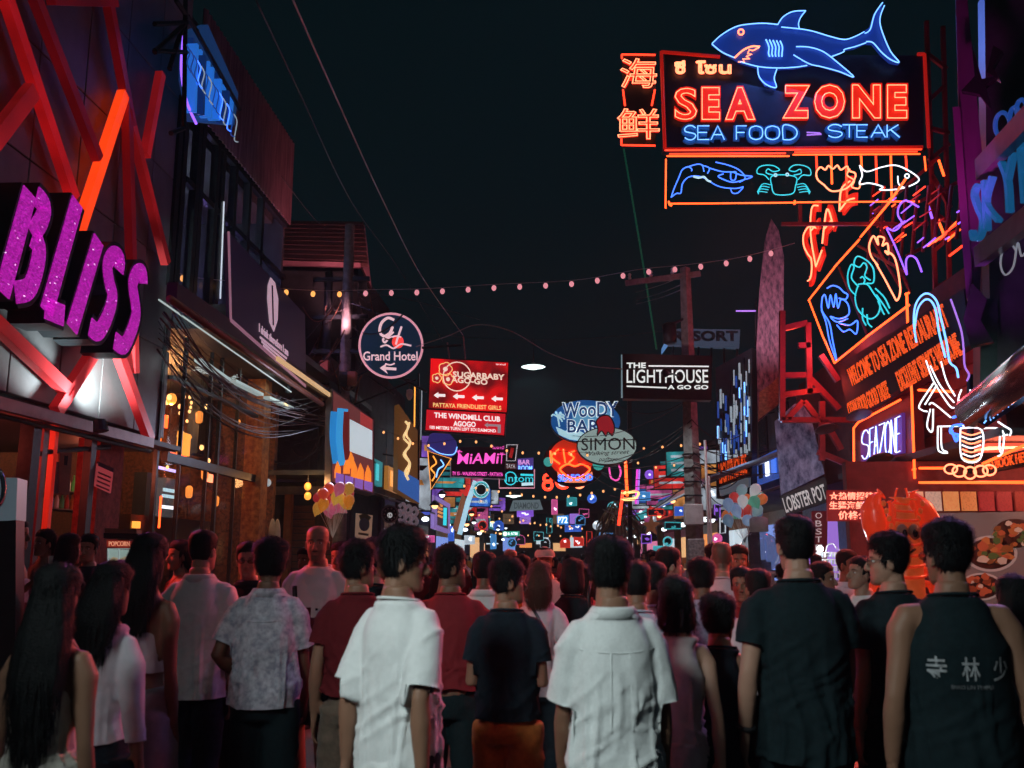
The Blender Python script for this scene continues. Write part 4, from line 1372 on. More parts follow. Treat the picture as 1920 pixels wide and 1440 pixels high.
festoon('long string of bulbs, amber then pink, right across the street', [(318, 508), (372, 521), (440, 528), (520, 540), (612, 545), (700, 543), (800, 541), (930, 533), (1080, 525), (1200, 505), (1290, 496), (1390, 482), (1490, 456)],
        (14.6, 15.0, 15.5, 16, 16.3, 16.5, 16.5, 16.5, 16.5, 16.5, 16.5, 16.6, 17), .48, lambda t: bw if t < .26 else bp_, pal, .045)
am = glow('bulb_far', (1, .42, .14), 1.5)
for k, (pts, Y, st) in enumerate((([(706, 800), (790, 830), (880, 822), (960, 842), (1030, 845), (1130, 850)], 24, .42), ([(860, 905), (940, 918), (1040, 928), (1140, 915), (1180, 905)], 27, .34),
                      ([(1190, 838), (1260, 832), (1340, 825), (1400, 815)], 25, .50), ([(790, 905), (850, 912), (930, 950), (990, 975), (1080, 985)], 36, .45), ([(870, 958), (950, 972), (1040, 985), (1120, 990)], 45, .5),
                      ([(880, 990), (960, 1000), (1060, 1003), (1120, 1006)], 52, .6), ([(1180, 858), (1230, 872), (1290, 862), (1330, 850)], 28, .55))):
    w = ('nearest', 'second', 'right-hand', 'fourth', 'fifth', 'farthest', 'short')[k]
    festoon(('string of amber bulbs under the red double sign', 'string of amber bulbs below the glowing face sign', 'string of amber bulbs behind the concrete pole', 'string of amber bulbs sagging over the distant street by the tilted board',
             'far string of amber bulbs above the green bank sign', 'farthest string of tiny amber bulbs just above the crowd', 'short string of amber bulbs lower beside the concrete pole')[k], pts, Y, st, lambda t: am, CABLE, .022 * (1 + Y / 60))

# ------------------------------------------------------------------ street lamps (hung discs)
lampg = glow('lamp_disc', (.80, 1, .95), 2.0)
def street_lamp(p, label, energy, size=1.0):
    root = empty('street_lamp', p, label, 'street lamp', None)
    mesh_obj('housing', *lathe([(.02, .16), (.05, .15), (.09, .10), (.30, .05), (.34, .02), (.33, .0)], 20), mat('lamp_housing', (.45, .48, .48), rough=.4, metal=.5), root, True)
    mesh_obj('lit_disc', *lathe([(.06, -.09), (.13, -.075), (.20, -.04), (.36, -.015), (.40, .0), (.36, .014)], 20), lampg, root, True)
    mesh_obj('hanger', *tube([(0, 0, .15), (0, 0, 1.0)], .012, 6), STEEL, root)
    l = light('lamp_light', 'SPOT', Vector(p) + Vector((0, 0, -.14)), (.84, .97, 1), energy, root, .10, Vector(p) + Vector((0, 0, -5)), 165, .5)
    return root
p = at(1000, 688, 30)
street_lamp(p, 'white disc street lamp hanging over the middle of the street', 420)
thing_mesh('span_wire', tube(catenary(p + Vector((-7.2, 0, 1.9)), p + Vector((5.2, 0, 1.3)), .65, 14), .008, 4), CABLE, 'thin span wire carrying the white disc street lamp', 'cable', smooth=True)
street_lamp(at(963, 930, 46), 'small white street lamp above the grey board in the distance', 200)

# ------------------------------------------------------------------ hanging signs in the middle
gh = Sign('round_hotel_sign', 'round dark blue hotel sign with pink neon rim reading Grand Hotel', 'sign', at(733, 648, 20), (.05, -1, 0))
gh.disc('disc', 733, 648, 58, 59, mat('hotel_navy', (.015, .045, .09), rough=.35, emit=(.012, .045, .085), strength=.25), -.14, 0)
rimm = glow('hotel_rim', (1, .42, .52), .62)
gh.ring('neon_rim', 733, 648, 59, 60, rimm, .026, .02)
hw = glow('hotel_print', (1, .62, .68), .75)
gh.text('Grand Hotel', 681, 659, 783, 676, hw, .01, bold=.012)
gh.strip('monogram_stroke', [(739, 600), (727, 596), (715, 606), (712, 622), (720, 630), (731, 624), (736, 612)], .06, hw, 0, .012)
gh.strip('monogram_stroke', [(714, 628), (728, 630), (738, 622)], .04, hw, 0, .013)
gh.strip('monogram_stroke', [(735, 612), (730, 630), (722, 642), (718, 636), (728, 632)], .045, hw, 0, .014)
gh.strip('monogram_stroke', [(753, 612), (746, 632), (742, 646)], .045, hw, 0, .015)
gh.strip('monogram_stroke', [(728, 634), (742, 630), (752, 632)], .035, hw, 0, .016)
gh.disc('red_sun', 746, 641, 11, 12, ink('hotel_red', (1, .06, .05), .85), 0, .008, n=20)
gh.strip('wave', [(713, 650), (725, 647), (738, 653), (752, 645), (771, 648)], .035, hw, 0, .017)
gh.strip('arrow', [(743, 692), (718, 690)], .06, hw, 0, .012, None, False)
gh.poly('arrow_head', [(712, 690), (725, 681), (722, 690), (727, 701)], hw, 0, .013)
gh.strip('arrow_tick', [(722, 682), (732, 684), (740, 681)], .03, hw, 0, .014)
st = empty('sign_bracket', at(690, 700, 20.1), 'crossed steel bracket holding the round hotel sign out from the pole', 'bracket')
for a, b in (((640, 720), (690, 695)), ((636, 640), (676, 630)), ((640, 560), (720, 592)), ((690, 705), (740, 740)), ((660, 760), (780, 712)), ((745, 706), (800, 735))):
    part('strut', tube([at(*a, 20.15), at(*b, 20.15)], .022, 6), STEEL, st)

sb = Sign('red_club_sign', 'red backlit double sign with flower logo, white arrows and a club direction below', 'sign', at(878, 725, 19), (.03, -1, 0))
redl = mat('backlit_red', (.5, .02, .02), rough=.35)
nt = redl.node_tree
b_ = nt.nodes['Principled BSDF']
nz = nt.nodes.new('ShaderNodeTexNoise'); nz.inputs['Scale'].default_value = 1.3
tcn = nt.nodes.new('ShaderNodeTexCoord'); crn = nt.nodes.new('ShaderNodeValToRGB')
crn.color_ramp.elements[0].position = .42; crn.color_ramp.elements[0].color = (.10, .004, .006, 1)
crn.color_ramp.elements[1].position = .60; crn.color_ramp.elements[1].color = (.80, .006, .008, 1)
nt.links.new(tcn.outputs['Object'], nz.inputs['Vector']); nt.links.new(nz.outputs['Fac'], crn.inputs['Fac'])
nt.links.new(crn.outputs['Color'], b_.inputs['Emission Color']); b_.inputs['Emission Strength'].default_value = .9
for i, q in enumerate(([(808, 672), (953, 680), (950, 773), (804, 765)], [(800, 768), (948, 776), (945, 816), (798, 806)])):
    sb.poly('box', [(q[0][0] - 2, q[0][1] - 2), (q[1][0] + 2, q[1][1] - 2), (q[2][0] + 2, q[2][1] + 2), (q[3][0] - 2, q[3][1] + 2)], BLACK, -.22, -.004)
    sb.poly('lit_face', q, redl if i == 0 else mat('backlit_crimson', (.5, .02, .04), emit=(.62, .008, .018), strength=.75), -.004, .002)
cream = glow('sign_cream', (1, .72, .58), .85)
wh = glow('sign_white', (1, .86, .86), .95)
sb.text('SUGARBABY', 0, 0, 0, 0, cream, .006, quad=((849, 707), (946, 713), (849, 696)), bold=.03)
sb.text('AGO-GO', 0, 0, 0, 0, cream, .006, quad=((846, 717), (914, 722), (846, 706)), bold=.03)
sb.text('PATTAYA FRIENDLIEST GIRLS', 0, 0, 0, 0, ink('sign_gold', (1, .62, .22), .85), .006, quad=((812, 763), (940, 769), (812, 755)), bold=.02)
sb.ring('logo_circle', 857, 706, 26, 27, cream, .012, .008)
random.seed(2)
for cx, cy, r in ((835, 692, 13), (819, 709, 9), (840, 711, 11)):
    px = []
    for k in range(30):
        a = 2 * math.pi * k / 30
        rr = r * (.82 + .18 * abs(math.cos(2.5 * a)))
        px.append((cx + rr * math.cos(a), cy + rr * math.sin(a)))
    sb.poly('flower', px, ink('flower_red', (.55, .02, .03), .7), .003, .009)
    sb.neon('flower_outline', px, ink('sign_gold', (1, .62, .22), .85), .009, .012, True, False)
    sb.disc('flower_eye', cx, cy, r * .34, r * .34, cream, .009, .013, n=14)
for k in range(4):
    cx, cy = 825 + k * 36, 741 + k * 2.2
    sb.poly('arrow', [(cx - 12, cy), (cx - 3, cy - 6), (cx - 3, cy - 2.5), (cx + 10, cy - 2), (cx + 10, cy + 3), (cx - 3, cy + 2.5), (cx - 3, cy + 6)], wh, .003, .008)
sb.text('THE WINDMILL CLUB', 0, 0, 0, 0, wh, .006, quad=((814, 783), (938, 791), (814, 773)), bold=.03)
sb.text('AGOGO', 0, 0, 0, 0, wh, .006, quad=((850, 799), (892, 801), (850, 789)), bold=.03)
sb.text('100 METERS TURN LEFT SOI DAIMOND', 0, 0, 0, 0, wh, .006, quad=((806, 804), (930, 811), (806, 798)), bold=.02)
sb.text('ชูการ์เบบี้', 0, 0, 0, 0, wh, .006, quad=((930, 685), (948, 686), (930, 681)))
gry = ink('arrow_grey', (.4, .3, .34), .6)
sb.poly('turn_arrow', [(908, 797), (915, 792), (915, 795), (939, 796), (939, 812), (933, 812), (933, 800), (915, 799), (915, 802)], gry, .003, .008)
light('sign_light', 'SPOT', at(878, 730, 18.7), (1, .08, .07), 1100, sb.root, .4, at(930, 1080, 8), 60, .8)
for a, b in (((868, 628), (872, 672)), ((838, 640), (842, 672))):
    sb.add('hanger', *tube([tuple(sb.uv(*a)) + (-.1,), tuple(sb.uv(*b)) + (-.1,)], .016, 6), mat('pink_hanger', (.4, .22, .22)))
sb.add('hanger_bar', *tube([tuple(sb.uv(790, 650)) + (-.1,), tuple(sb.uv(865, 645)) + (-.1,)], .03, 6), STEEL)

wb = Sign('oval_bar_sign', 'blue oval sign with white outlined letters WOODY BAR, palm and surf', 'sign', at(1098, 790, 29), (0, -1, 0))
wb.disc('oval_box', 1098, 790, 67, 42, BLACK, -.25, -.006)
wb.disc('lit_face', 1098, 790, 65, 40, ink('woody_blue', (.01, .10, .34), .62), -.006, 0)
lb = ink('woody_pale', (.45, .75, .85), .75)
wb.poly('sky_patch', [(1072, 770), (1090, 760), (1140, 762), (1150, 790), (1120, 805), (1075, 800)], ink('woody_sky', (.12, .38, .62), .6), 0, .004)
wb.poly('surf', [(1042, 800), (1060, 808), (1075, 803), (1095, 812), (1110, 822), (1095, 828), (1068, 824), (1048, 815)], lb, .002, .007)
wb.text('WooDY', 0, 0, 0, 0, ink('woody_edge', (.75, .9, .95), .85), .008, quad=((1053, 784), (1160, 782), (1053, 754)), bold=.06)
wb.text('WooDY', 0, 0, 0, 0, ink('woody_ink', (.01, .06, .22), .5), .018, quad=((1054, 783), (1159, 781), (1054, 755)), bold=.015)
wb.text('BAR', 0, 0, 0, 0, ink('woody_edge', None or (.75, .9, .95), .85), .008, quad=((1063, 812), (1125, 812), (1063, 786)), bold=.06)
wb.text('BAR', 0, 0, 0, 0, ink('woody_ink', (.01, .06, .22), .5), .018, quad=((1064, 811), (1124, 811), (1064, 787)), bold=.015)
for a in (-50, -15, 20, 60, 110, 160):
    wb.strip('palm_frond', [(1046, 782), (1046 + 9 * math.cos(R(a)), 780 - 8 * math.sin(R(a))), (1046 + 13 * math.cos(R(a)), 784 - 9 * math.sin(R(a)))], .05, lb, .002, .006 + a * 1e-5)
wb.strip('palm_trunk', [(1046, 782), (1049, 800)], .05, lb, .002, .006, None, False)
si = Sign('oval_shop_sign', 'pale oval sign reading SIMON Walking street with a red dancer emblem on top', 'sign', at(1138, 838, 27), (0, -1, 0))
si.disc('oval_box', 1138, 836, 57, 36, BLACK, -.25, -.004)
simm = mat('simon_face', (.4, .5, .48), emit=(.42, .60, .56), strength=.46)
si.disc('lit_face', 1138, 836, 55, 34, simm, -.004, 0)
dk = mat('simon_ink', (.02, .02, .025), rough=.5)
si.text('SIMON', 0, 0, 0, 0, dk, .006, quad=((1090, 845), (1190, 843), (1090, 822)), bold=.0)
si.text('Walking street', 0, 0, 0, 0, dk, .006, quad=((1098, 857), (1180, 853), (1098, 847)), shear=.3)
si.text('pattaya', 0, 0, 0, 0, dk, .006, quad=((1122, 867), (1158, 866), (1122, 859)), shear=.3)
si.strip('cable_shadow_line', [(1080, 828), (1195, 824)], .03, dk, .002, .01, None, False)
si.poly('emblem', [(1118, 790), (1128, 780), (1142, 780), (1150, 792), (1152, 805), (1148, 817), (1140, 810), (1136, 818), (1128, 808), (1120, 816), (1121, 803)], ink('emblem_red', (.45, .02, .03), .45), -.02, .02)
si.neon('emblem_outline', [(1118, 790), (1128, 780), (1142, 780), (1150, 792), (1152, 805), (1148, 817), (1140, 810), (1136, 818), (1128, 808), (1120, 816), (1121, 803)], BLACK, .02, .02, True)
ki = Sign('face_sign', 'oval red and orange neon sign with a pair of glowing lips above blue neon letters', 'sign', at(1077, 866, 30), (0, -1, 0))
ki.disc('oval_box', 1077, 866, 58, 47, mat('kiss_dark', (.06, .012, .01), rough=.5), -.25, 0)
ki.disc('glow_face', 1072, 858, 42, 36, ink('kiss_red', (.7, .035, .01), .5), 0, .006)
for pth in ([(1032, 845), (1034, 868)], [(1048, 842), (1034, 856), (1050, 870)], [(1056, 842), (1060, 868)], [(1078, 846), (1066, 850), (1076, 858), (1066, 868)]):
    ki.neon('neon_letter', pth, NEON['orange'], .03, .05)
ki.poly('lips', [(1052, 880), (1064, 872), (1078, 876), (1092, 872), (1104, 880), (1092, 892), (1078, 895), (1064, 892)], ink('lips_dark', (.18, .01, .01), .5), .006, .02)
ki.neon('lips_outline', [(1050, 880), (1064, 870), (1078, 874), (1092, 870), (1106, 880), (1092, 893), (1078, 897), (1064, 893)], NEON['orange'], .03, .05, True)
ki.poly('chin_glow', [(1045, 884), (1060, 896), (1078, 900), (1096, 896), (1110, 884), (1112, 893), (1096, 905), (1060, 905), (1046, 895)], ink('chin', (1, .32, .14), .75), .006, .016)
ki.disc('teal_disc', 1028, 866, 9, 9, ink('teal_disc', (.05, .45, .40), .6), .006, .012, n=16)
ki.disc('teal_disc', 1122, 870, 11, 12, ink('teal_disc', (.05, .45, .40), .6), .006, .012, n=16)
ki.text('SEAFOOD', 0, 0, 0, 0, NEON['blue'], .02, quad=((1046, 903), (1112, 901), (1046, 890)), bold=.03)
eg = Sign('eight_sign', 'row of round red neon figures 8 0 0 hanging under the glowing lips sign', 'sign', at(1055, 905, 30.5), (0, -1, 0))
for cx, cy, rx, ry, m in ((1027, 897, 7, 7, NEON['red']), (1027, 910, 8, 8, NEON['red']), (1056, 902, 13, 13, NEON['red']), (1086, 905, 9, 9, NEON['hot']), (1056, 902, 9, 9, NEON['cool']), (1086, 905, 5.5, 5.5, NEON['white'])):
    eg.ring('neon_ring', cx, cy, rx, ry, m, .05, .05, n=20)
eg.poly('mount_bar', [(1015, 887), (1100, 890), (1100, 893), (1015, 890)], STEEL, -.05, 0)

mi = Sign('miami_sign', 'dark club sign with pink neon letters MIAMI and small palms', 'sign', at(893, 870, 27), (.04, -1, 0))
mi.poly('board', [(845, 838), (947, 838), (947, 897), (845, 893)], mat('miami_board', (.025, .012, .03), rough=.4), -.18, 0)
pk = glow('miami_pink', (1, .10, .58), 1.15)
mi.text('MiAMi', 0, 0, 0, 0, pk, .03, quad=((857, 870), (936, 869), (857, 850)), bold=.012, shear=.12)
mi.text('TV 15 - WALKING STREET - PATTAYA', 0, 0, 0, 0, pk, .03, quad=((848, 891), (943, 893), (848, 884)), bold=.02)
mi.text('ไมอามี่', 0, 0, 0, 0, pk, .03, quad=((923, 842), (945, 842), (923, 836)))
for cx, cy in ((860, 848), (941, 853)):
    mi.neon('palm_trunk', [(cx, cy), (cx - 1, cy + 16)], pk, .012, .03, smooth=False)
    for a in (20, 70, 110, 160):
        mi.neon('palm_frond', [(cx, cy), (cx + 5 * math.cos(R(a)), cy - 4 * math.sin(R(a))), (cx + 7 * math.cos(R(a)), cy + 1 - 4 * math.sin(R(a)))], pk, .010, .03)
for k, (a, b) in enumerate((((845, 838), (845, 895)), ((845, 895), (947, 899)))):
    mi.neon('frame_tube', [a, b], ink('miami_frame', (.3, .25, .3), .3), .012, .01, smooth=False)
ic = Sign('cone_sign', 'neon ice cream cone sign, blue scoop over an orange cone', 'sign', at(828, 860, 25), (.2, -1, 0))
ic.poly('scoop', [(800, 830), (806, 814), (822, 808), (842, 812), (856, 828), (858, 845), (845, 858), (820, 850), (801, 840)], mat('scoop_blue', (.05, .045, .22), rough=.4, emit=(.035, .03, .20), strength=.5), -.12, 0)
ic.poly('cone_board', [(802, 845), (846, 858), (808, 918)], mat('cone_dark', (.03, .02, .02)), -.1, 0)
ic.neon('cone_tube', [(802, 846), (846, 860), (808, 918)], NEON['amber'], .018, .04, True, False)
ic.neon('cone_swirl', [(812, 855), (818, 868), (808, 878), (816, 890), (810, 902)], NEON['amber'], .02, .04)
ic.neon('cone_swirl_blue', [(826, 862), (832, 872), (822, 880), (818, 895)], NEON['paleblue'], .018, .04)
ic.neon('scoop_tube', [(805, 838), (825, 850), (850, 852), (857, 838)], NEON['paleblue'], .012, .03)
th = Sign('thermometer_sign', 'small dark sign with a white bordered red thermometer and letters TAYA', 'sign', at(960, 865, 28), (0, -1, 0))
th.poly('board', [(948, 832), (972, 832), (968, 866), (948, 866)], BLACK, -.12, 0)
th.neon('border', [(950, 834), (970, 834), (966, 864), (950, 864)], ink('border_white', (.7, .7, .75), .6), .014, .02, True, False)
th.strip('thermometer', [(961, 840), (957, 858)], .10, ink('thermo_red', (.5, .02, .02), .5), 0, .012, None, False)
th.poly('name_plate', [(948, 868), (968, 868), (968, 880), (948, 880)], ink('plate_maroon', (.10, .02, .02), .3), -.1, 0)
th.text('TAYA', 949, 870, 966, 878, ink('border_white', (.7, .7, .75), .6), .006)
br = Sign('bar_room_sign', 'small violet blue lit sign reading BAR ROOM', 'sign', at(983, 872, 29), (0, -1, 0))
br.poly('board', [(970, 860), (1000, 858), (1000, 884), (970, 884)], ink('bar_violet', (.10, .06, .35), .5), -.12, 0)
br.text('BAR', 972, 862, 994, 871, ink('bar_pink', (.9, .4, .9), .8), .006, bold=.02)
br.text('ROOM', 972, 873, 998, 882, NEON['paleblue'], .006, bold=.02)
it = Sign('teal_sign', 'dark sign with teal lettering Intom in a pink neon frame', 'sign', at(967, 900, 27.5), (0, -1, 0))
it.poly('board', [(932, 880), (1004, 880), (1002, 915), (934, 916)], mat('teal_board', (.012, .03, .03)), -.14, 0)
it.neon('frame_tube', [(936, 896), (936, 915), (1002, 915), (1002, 880)], glow('frame_pink', (1, .42, .55), .7), .016, .02, False, False)
it.text('Intom', 0, 0, 0, 0, NEON['teal'], .01, quad=((948, 903), (1000, 904), (948, 890)), bold=.0)
it.ring('neon_circle', 957, 897, 11, 12, NEON['teal'], .016, .02)
it.strip('teal_dash', [(976, 890), (1000, 891)], .06, NEON['teal'], 0, .012, None, False)
it.strip('white_dash', [(978, 908), (1000, 907)], .09, NEON['cool'], 0, .01, None, False)
cl = Sign('club_ring_sign', 'teal white ring neon sign over the word CLUB', 'sign', at(902, 920, 30), (0, -1, 0))
for r in (10, 13, 15): cl.ring('neon_ring', 902, 918, r, r * 1.05, NEON['cool'] if r != 13 else NEON['teal'], .012, .04, n=26)
cl.disc('disc', 902, 918, 16, 17, BLACK, -.1, 0, n=24)
cl.text('CLUB', 897, 937, 914, 944, NEON['cool'], .02)
dm = Sign('grey_diamond_board', 'grey lit board with raised letters DIAMOND over the far street', 'sign', at(990, 948, 40), (0, -1, 0))
dm.poly('board', [(962, 938), (1012, 937), (1018, 955), (955, 958)], mat('diamond_grey', (.3, .36, .38), emit=(.25, .36, .40), strength=.28), -.3, 0)
dm.text('DIAMOND', 964, 942, 1010, 954, ink('diamond_ink', (.10, .13, .14), .3), .02, bold=.02)
atm = Sign('bank_sign', 'small green lit sign reading & ATM in the distance', 'sign', at(957, 1001, 44), (0, -1, 0))
atm.poly('board', [(942, 996), (974, 996), (974, 1005), (942, 1006)], ink('atm_green', (.05, .45, .30), .6), -.2, 0)
atm.text('& ATM', 952, 998, 970, 1003, NEON['white'], .02, bold=.02)
atm.disc('roundel', 947, 1001, 4, 4, NEON['white'], 0, .01, n=12)
p7 = Sign('blue_number_sign', 'small blue lit sign with white P72 far down the street', 'sign', at(1055, 975, 46), (0, -1, 0))
p7.poly('board', [(1044, 967), (1066, 966), (1066, 983), (1045, 984)], ink('p_blue', (.04, .28, .75), .8), -.2, 0)
p7.text('P72', 1046, 969, 1064, 981, NEON['white'], .02, bold=.02)
hx = Sign('hotel_neon', 'pink and red neon strokes hanging beside the steel post right of the oval signs', 'sign', at(1150, 900, 31), (0, -1, 0))
hx.neon('pink_loop', [(1142, 876), (1146, 896), (1158, 900), (1164, 886), (1160, 872)], glow('loop_pink', (1, .10, .5), 1.0), .03, .03)
hx.neon('orange_bar', [(1172, 850), (1176, 930)], NEON['orange'], .05, .03, smooth=False)
hx.neon('red_bar', [(1168, 920), (1160, 985)], NEON['red'], .05, .03, smooth=False)
hx.neon('violet_line', [(1195, 880), (1192, 945)], NEON['magenta'], .035, .03, smooth=False)
hx.neon('violet_line', [(1199, 880), (1196, 945)], NEON['violet'], .03, .03, smooth=False)
hx.neon('warm_sign', [(1165, 925), (1195, 922), (1190, 935), (1164, 936)], NEON['warm'], .05, .03)
hx.poly('post', [(1176, 690), (1184, 690), (1186, 1060), (1178, 1060)], STEEL, -.2, -.05)
# ------------------------------------------------------------------ big overhead seafood sign
def c1(x, y): return (1140 + x / 3.0, y / 3.0)            # measured on a 3x enlargement of the photograph
def c2(x, y): return (1400 + x / 2.4827, 380 + y / 2.4827)
sz = Sign('seafood_neon_sign', 'huge overhead neon sign SEA ZONE with blue shark, crab and shrimp', 'sign', at(1490, 240, 16), (0, -1, 0))
navy = mat('sign_board_navy', (.020, .026, .045), rough=.45, var=.3)
sz.poly('board', [(1247, 100), (1732, 104), (1732, 276), (1247, 278)], navy, -.16, 0)
sz.poly('board_rim', [(1243, 277), (1736, 277), (1736, 281), (1243, 281)], STEEL, -.2, .03)
sb_ = [c1(*p) for p in ((585, 245), (640, 195), (720, 150), (800, 135), (880, 131), (955, 138), (985, 95), (1040, 65), (1115, 58), (1085, 90), (1072, 130), (1076, 160), (1150, 172), (1250, 205), (1330, 225), (1390, 205), (1440, 178), (1475, 150),
                        (1500, 70), (1550, 10), (1535, 60), (1530, 130), (1550, 200), (1590, 290), (1640, 355), (1590, 345), (1540, 300), (1490, 240), (1450, 238), (1390, 265), (1330, 275), (1260, 318), (1140, 362), (1050, 378), (955, 382),
                        (935, 440), (948, 497), (890, 475), (850, 430), (840, 374), (745, 346), (715, 328))]
shark = mat('shark_blue', (.02, .06, .34), rough=.35, emit=(.012, .05, .36), strength=.46)
sz.poly('shark_body', sb_, shark, .03, .12)
fin = [c1(*p) for p in ((1060, 260), (1130, 265), (1210, 290), (1290, 350), (1385, 435), (1300, 405), (1200, 375), (1130, 358), (1045, 308))]
sz.poly('shark_fin', fin, shark, .12, .15)
NB = NEON['paleblue']
for pth in ([(585, 245), (640, 195), (720, 150), (800, 135), (880, 131), (955, 138)], [(955, 138), (985, 95), (1040, 65), (1112, 60)], [(1112, 60), (1085, 95), (1072, 130), (1076, 160)], [(975, 152), (1075, 162), (1150, 175), (1250, 205), (1330, 222), (1390, 205), (1442, 178)],
            [(1445, 188), (1475, 165), (1500, 80), (1545, 14)], [(1555, 30), (1535, 80), (1530, 130), (1550, 200), (1590, 290), (1638, 350), (1590, 335), (1540, 295), (1490, 240), (1452, 234)], [(1452, 240), (1390, 262), (1330, 278), (1325, 292), (1258, 318)],
            [(1058, 262), (1130, 265), (1210, 290), (1290, 350), (1383, 433), (1300, 402), (1200, 375), (1130, 358), (1043, 308)], [(1120, 368), (1050, 378), (955, 382), (850, 375), (745, 348)], [(842, 376), (850, 430), (890, 475), (946, 492), (935, 440), (950, 388)], [(585, 248), (640, 292), (710, 324)]):
    sz.neon('shark_tube', [c1(*p) for p in pth], NB, .011, .19)
for k in range(5):
    sz.neon('gill_tube', [c1(888 + k * 20, 222 + k * 2), c1(905 + k * 19, 262), c1(903 + k * 19, 300), c1(910 + k * 17, 318)], NEON['paleblue'], .014, .17)
sz.ring('eye_ring', *c1(748, 180), 5.2, 5.2, NEON['hot'], .015, .17, n=16)
sz.neon('mouth_tube', [c1(*p) for p in ((712, 325), (760, 282), (810, 261), (855, 262))], NEON['hot'], .016, .17)
sz.neon('teeth_tube', [c1(*p) for p in ((850, 266), (815, 285), (795, 280), (785, 302), (808, 305), (778, 318), (797, 330), (758, 332), (768, 348), (732, 348))], NEON['hot'], .013, .17, smooth=False)
redface = mat('red_letter_face', (.42, .02, .01), rough=.4, emit=(1, .022, .010), strength=.62)
for word, x0, x1, y0, y1 in (('SEA', 372, 828, 487, 682), ('ZONE', 980, 1686, 472, 674)):
    n = len(word)
    xs = {'SEA': (370, 505, 522, 635, 655, 832), 'ZONE': (978, 1140, 1155, 1338, 1368, 1540, 1565, 1688)}[word]
    for i, ch in enumerate(word):
        a, b = c1(xs[2 * i], y0 + (4 if i == 0 else 0)), c1(xs[2 * i + 1], y1)
        sz.text(ch, a[0], a[1], b[0], b[1], redface, .04, bold=.045 if ch == 'S' else .10, dep=.035, name='letter')
        sz.text(ch, a[0] + 2.5, a[1] + 2.0, b[0] - 2.5, b[1] - 3.5, NEON['hot'], .12, outline=.009, bold=.01 if ch == 'S' else .045, name='letter_tube')
STROKE = {'S': [[(1, .85), (.7, 1), (.3, 1), (0, .8), (.1, .58), (.9, .42), (1, .2), (.7, 0), (.3, 0), (0, .15)]], 'E': [[(1, 1), (0, 1), (0, 0), (1, 0)], [(0, .52), (.8, .52)]], 'A': [[(0, 0), (.5, 1), (1, 0)], [(.2, .36), (.8, .36)]],
          'F': [[(0, 0), (0, 1), (1, 1)], [(0, .52), (.8, .52)]], 'O': [[(.5, 1), (.1, .85), (0, .5), (.1, .15), (.5, 0), (.9, .15), (1, .5), (.9, .85), (.5, 1)]], 'D': [[(0, 0), (0, 1), (.6, 1), (1, .7), (1, .3), (.6, 0), (0, 0)]],
          'T': [[(0, 1), (1, 1)], [(.5, 1), (.5, 0)]], 'K': [[(0, 0), (0, 1)], [(.9, 1), (0, .45)], [(.3, .6), (1, 0)]], 'Y': [[(0, 1), (.5, .5), (1, 1)], [(.5, .5), (.5, 0)]], 'Z': [[(0, 1), (1, 1), (0, 0), (1, 0)]], 'N': [[(0, 0), (0, 1), (1, 0), (1, 1)]]}
SMOOTH = 'SOD'
def strokes(s, ch, q, m, r, z, name='letter_tube', back=None, bw=.08):
    """One neon letter in the pixel quad (top-left, top-right, bottom-left)."""
    tl, tr, bl_ = (Vector(v) for v in q)
    for st in STROKE[ch]:
        px = [tuple(bl_ + (tr - tl) * u + (tl - bl_) * v) for u, v in st]
        s.neon(name, px, m, r, z, False, ch in SMOOTH and len(px) > 4)
        if back: s.strip('letter_back', [(x, y + 2) for x, y in px], bw, back, z - .10, z - .05, None, ch in SMOOTH and len(px) > 4)
lbk = mat('letter_blue_back', (.02, .10, .30), rough=.4, emit=(.01, .10, .38), strength=.30)
for ch, x0, x1 in zip('SEAFOODSTEAK', (432, 505, 580, 722, 795, 885, 985, 1240, 1320, 1400, 1480, 1570), (492, 570, 655, 780, 870, 965, 1060, 1315, 1395, 1460, 1560, 1640)):
    y0, y1 = (708, 785) if x0 < 1100 else (702, 772)
    strokes(sz, ch, (c1(x0, y0), c1(x1, y0), c1(x0, y1)), NEON['paleblue'], .010, .12, back=lbk, bw=.11)
sz.neon('dash_tube', [c1(1118, 745), c1(1190, 748), c1(1200, 755), c1(1118, 760)], NEON['violet'], .014, .10, smooth=False)
for bd_, a in (('ซี', (378, 345, 432, 412)), ('โซน', (498, 345, 690, 412))):
    sz.text(bd_, *c1(a[0], a[1]), *c1(a[2], a[3]), NEON['hot'], .07, outline=.013, name='thai_lettering')
    sz.text(bd_, *c1(a[0], a[1] + 6), *c1(a[2], a[3] + 6), redface, .02, bold=.03, name='thai_back')
O_, RD = NEON['orange'], NEON['red']
dr = mat('red_lit_frame', (.35, .02, .02), rough=.4, emit=(1, .02, .01), strength=.28)
for a, b in (((300, 290), (320, 840)), ((300, 292), (630, 320)), ((1740, 305), (1780, 305)), ((1780, 305), (1805, 830)), ((315, 840), (1770, 828))):
    sz.neon('frame_bar', [c1(*a), c1(*b)], dr, .035, .02, smooth=False)
for a, b, m in (((330, 878), (1020, 878), O_), ((1040, 870), (1755, 866), O_), ((345, 866), (1000, 862), RD), ((1050, 856), (1740, 852), RD), ((326, 895), (324, 1172), O_), ((345, 1146), (1050, 1140), O_), ((1062, 1138), (1752, 1133), O_), ((1780, 880), (1788, 960), O_), ((320, 845), (1765, 840), RD)):
    sz.neon('frame_tube', [c1(*a), c1(*b)], m, .015, .10, smooth=False)
for p in ([(342, 1132), (345, 1150), (360, 1158)], [(1048, 1128), (1055, 1140), (1045, 1148)]):
    sz.neon('tube_return', [c1(*q) for q in p], O_, .018, .10)
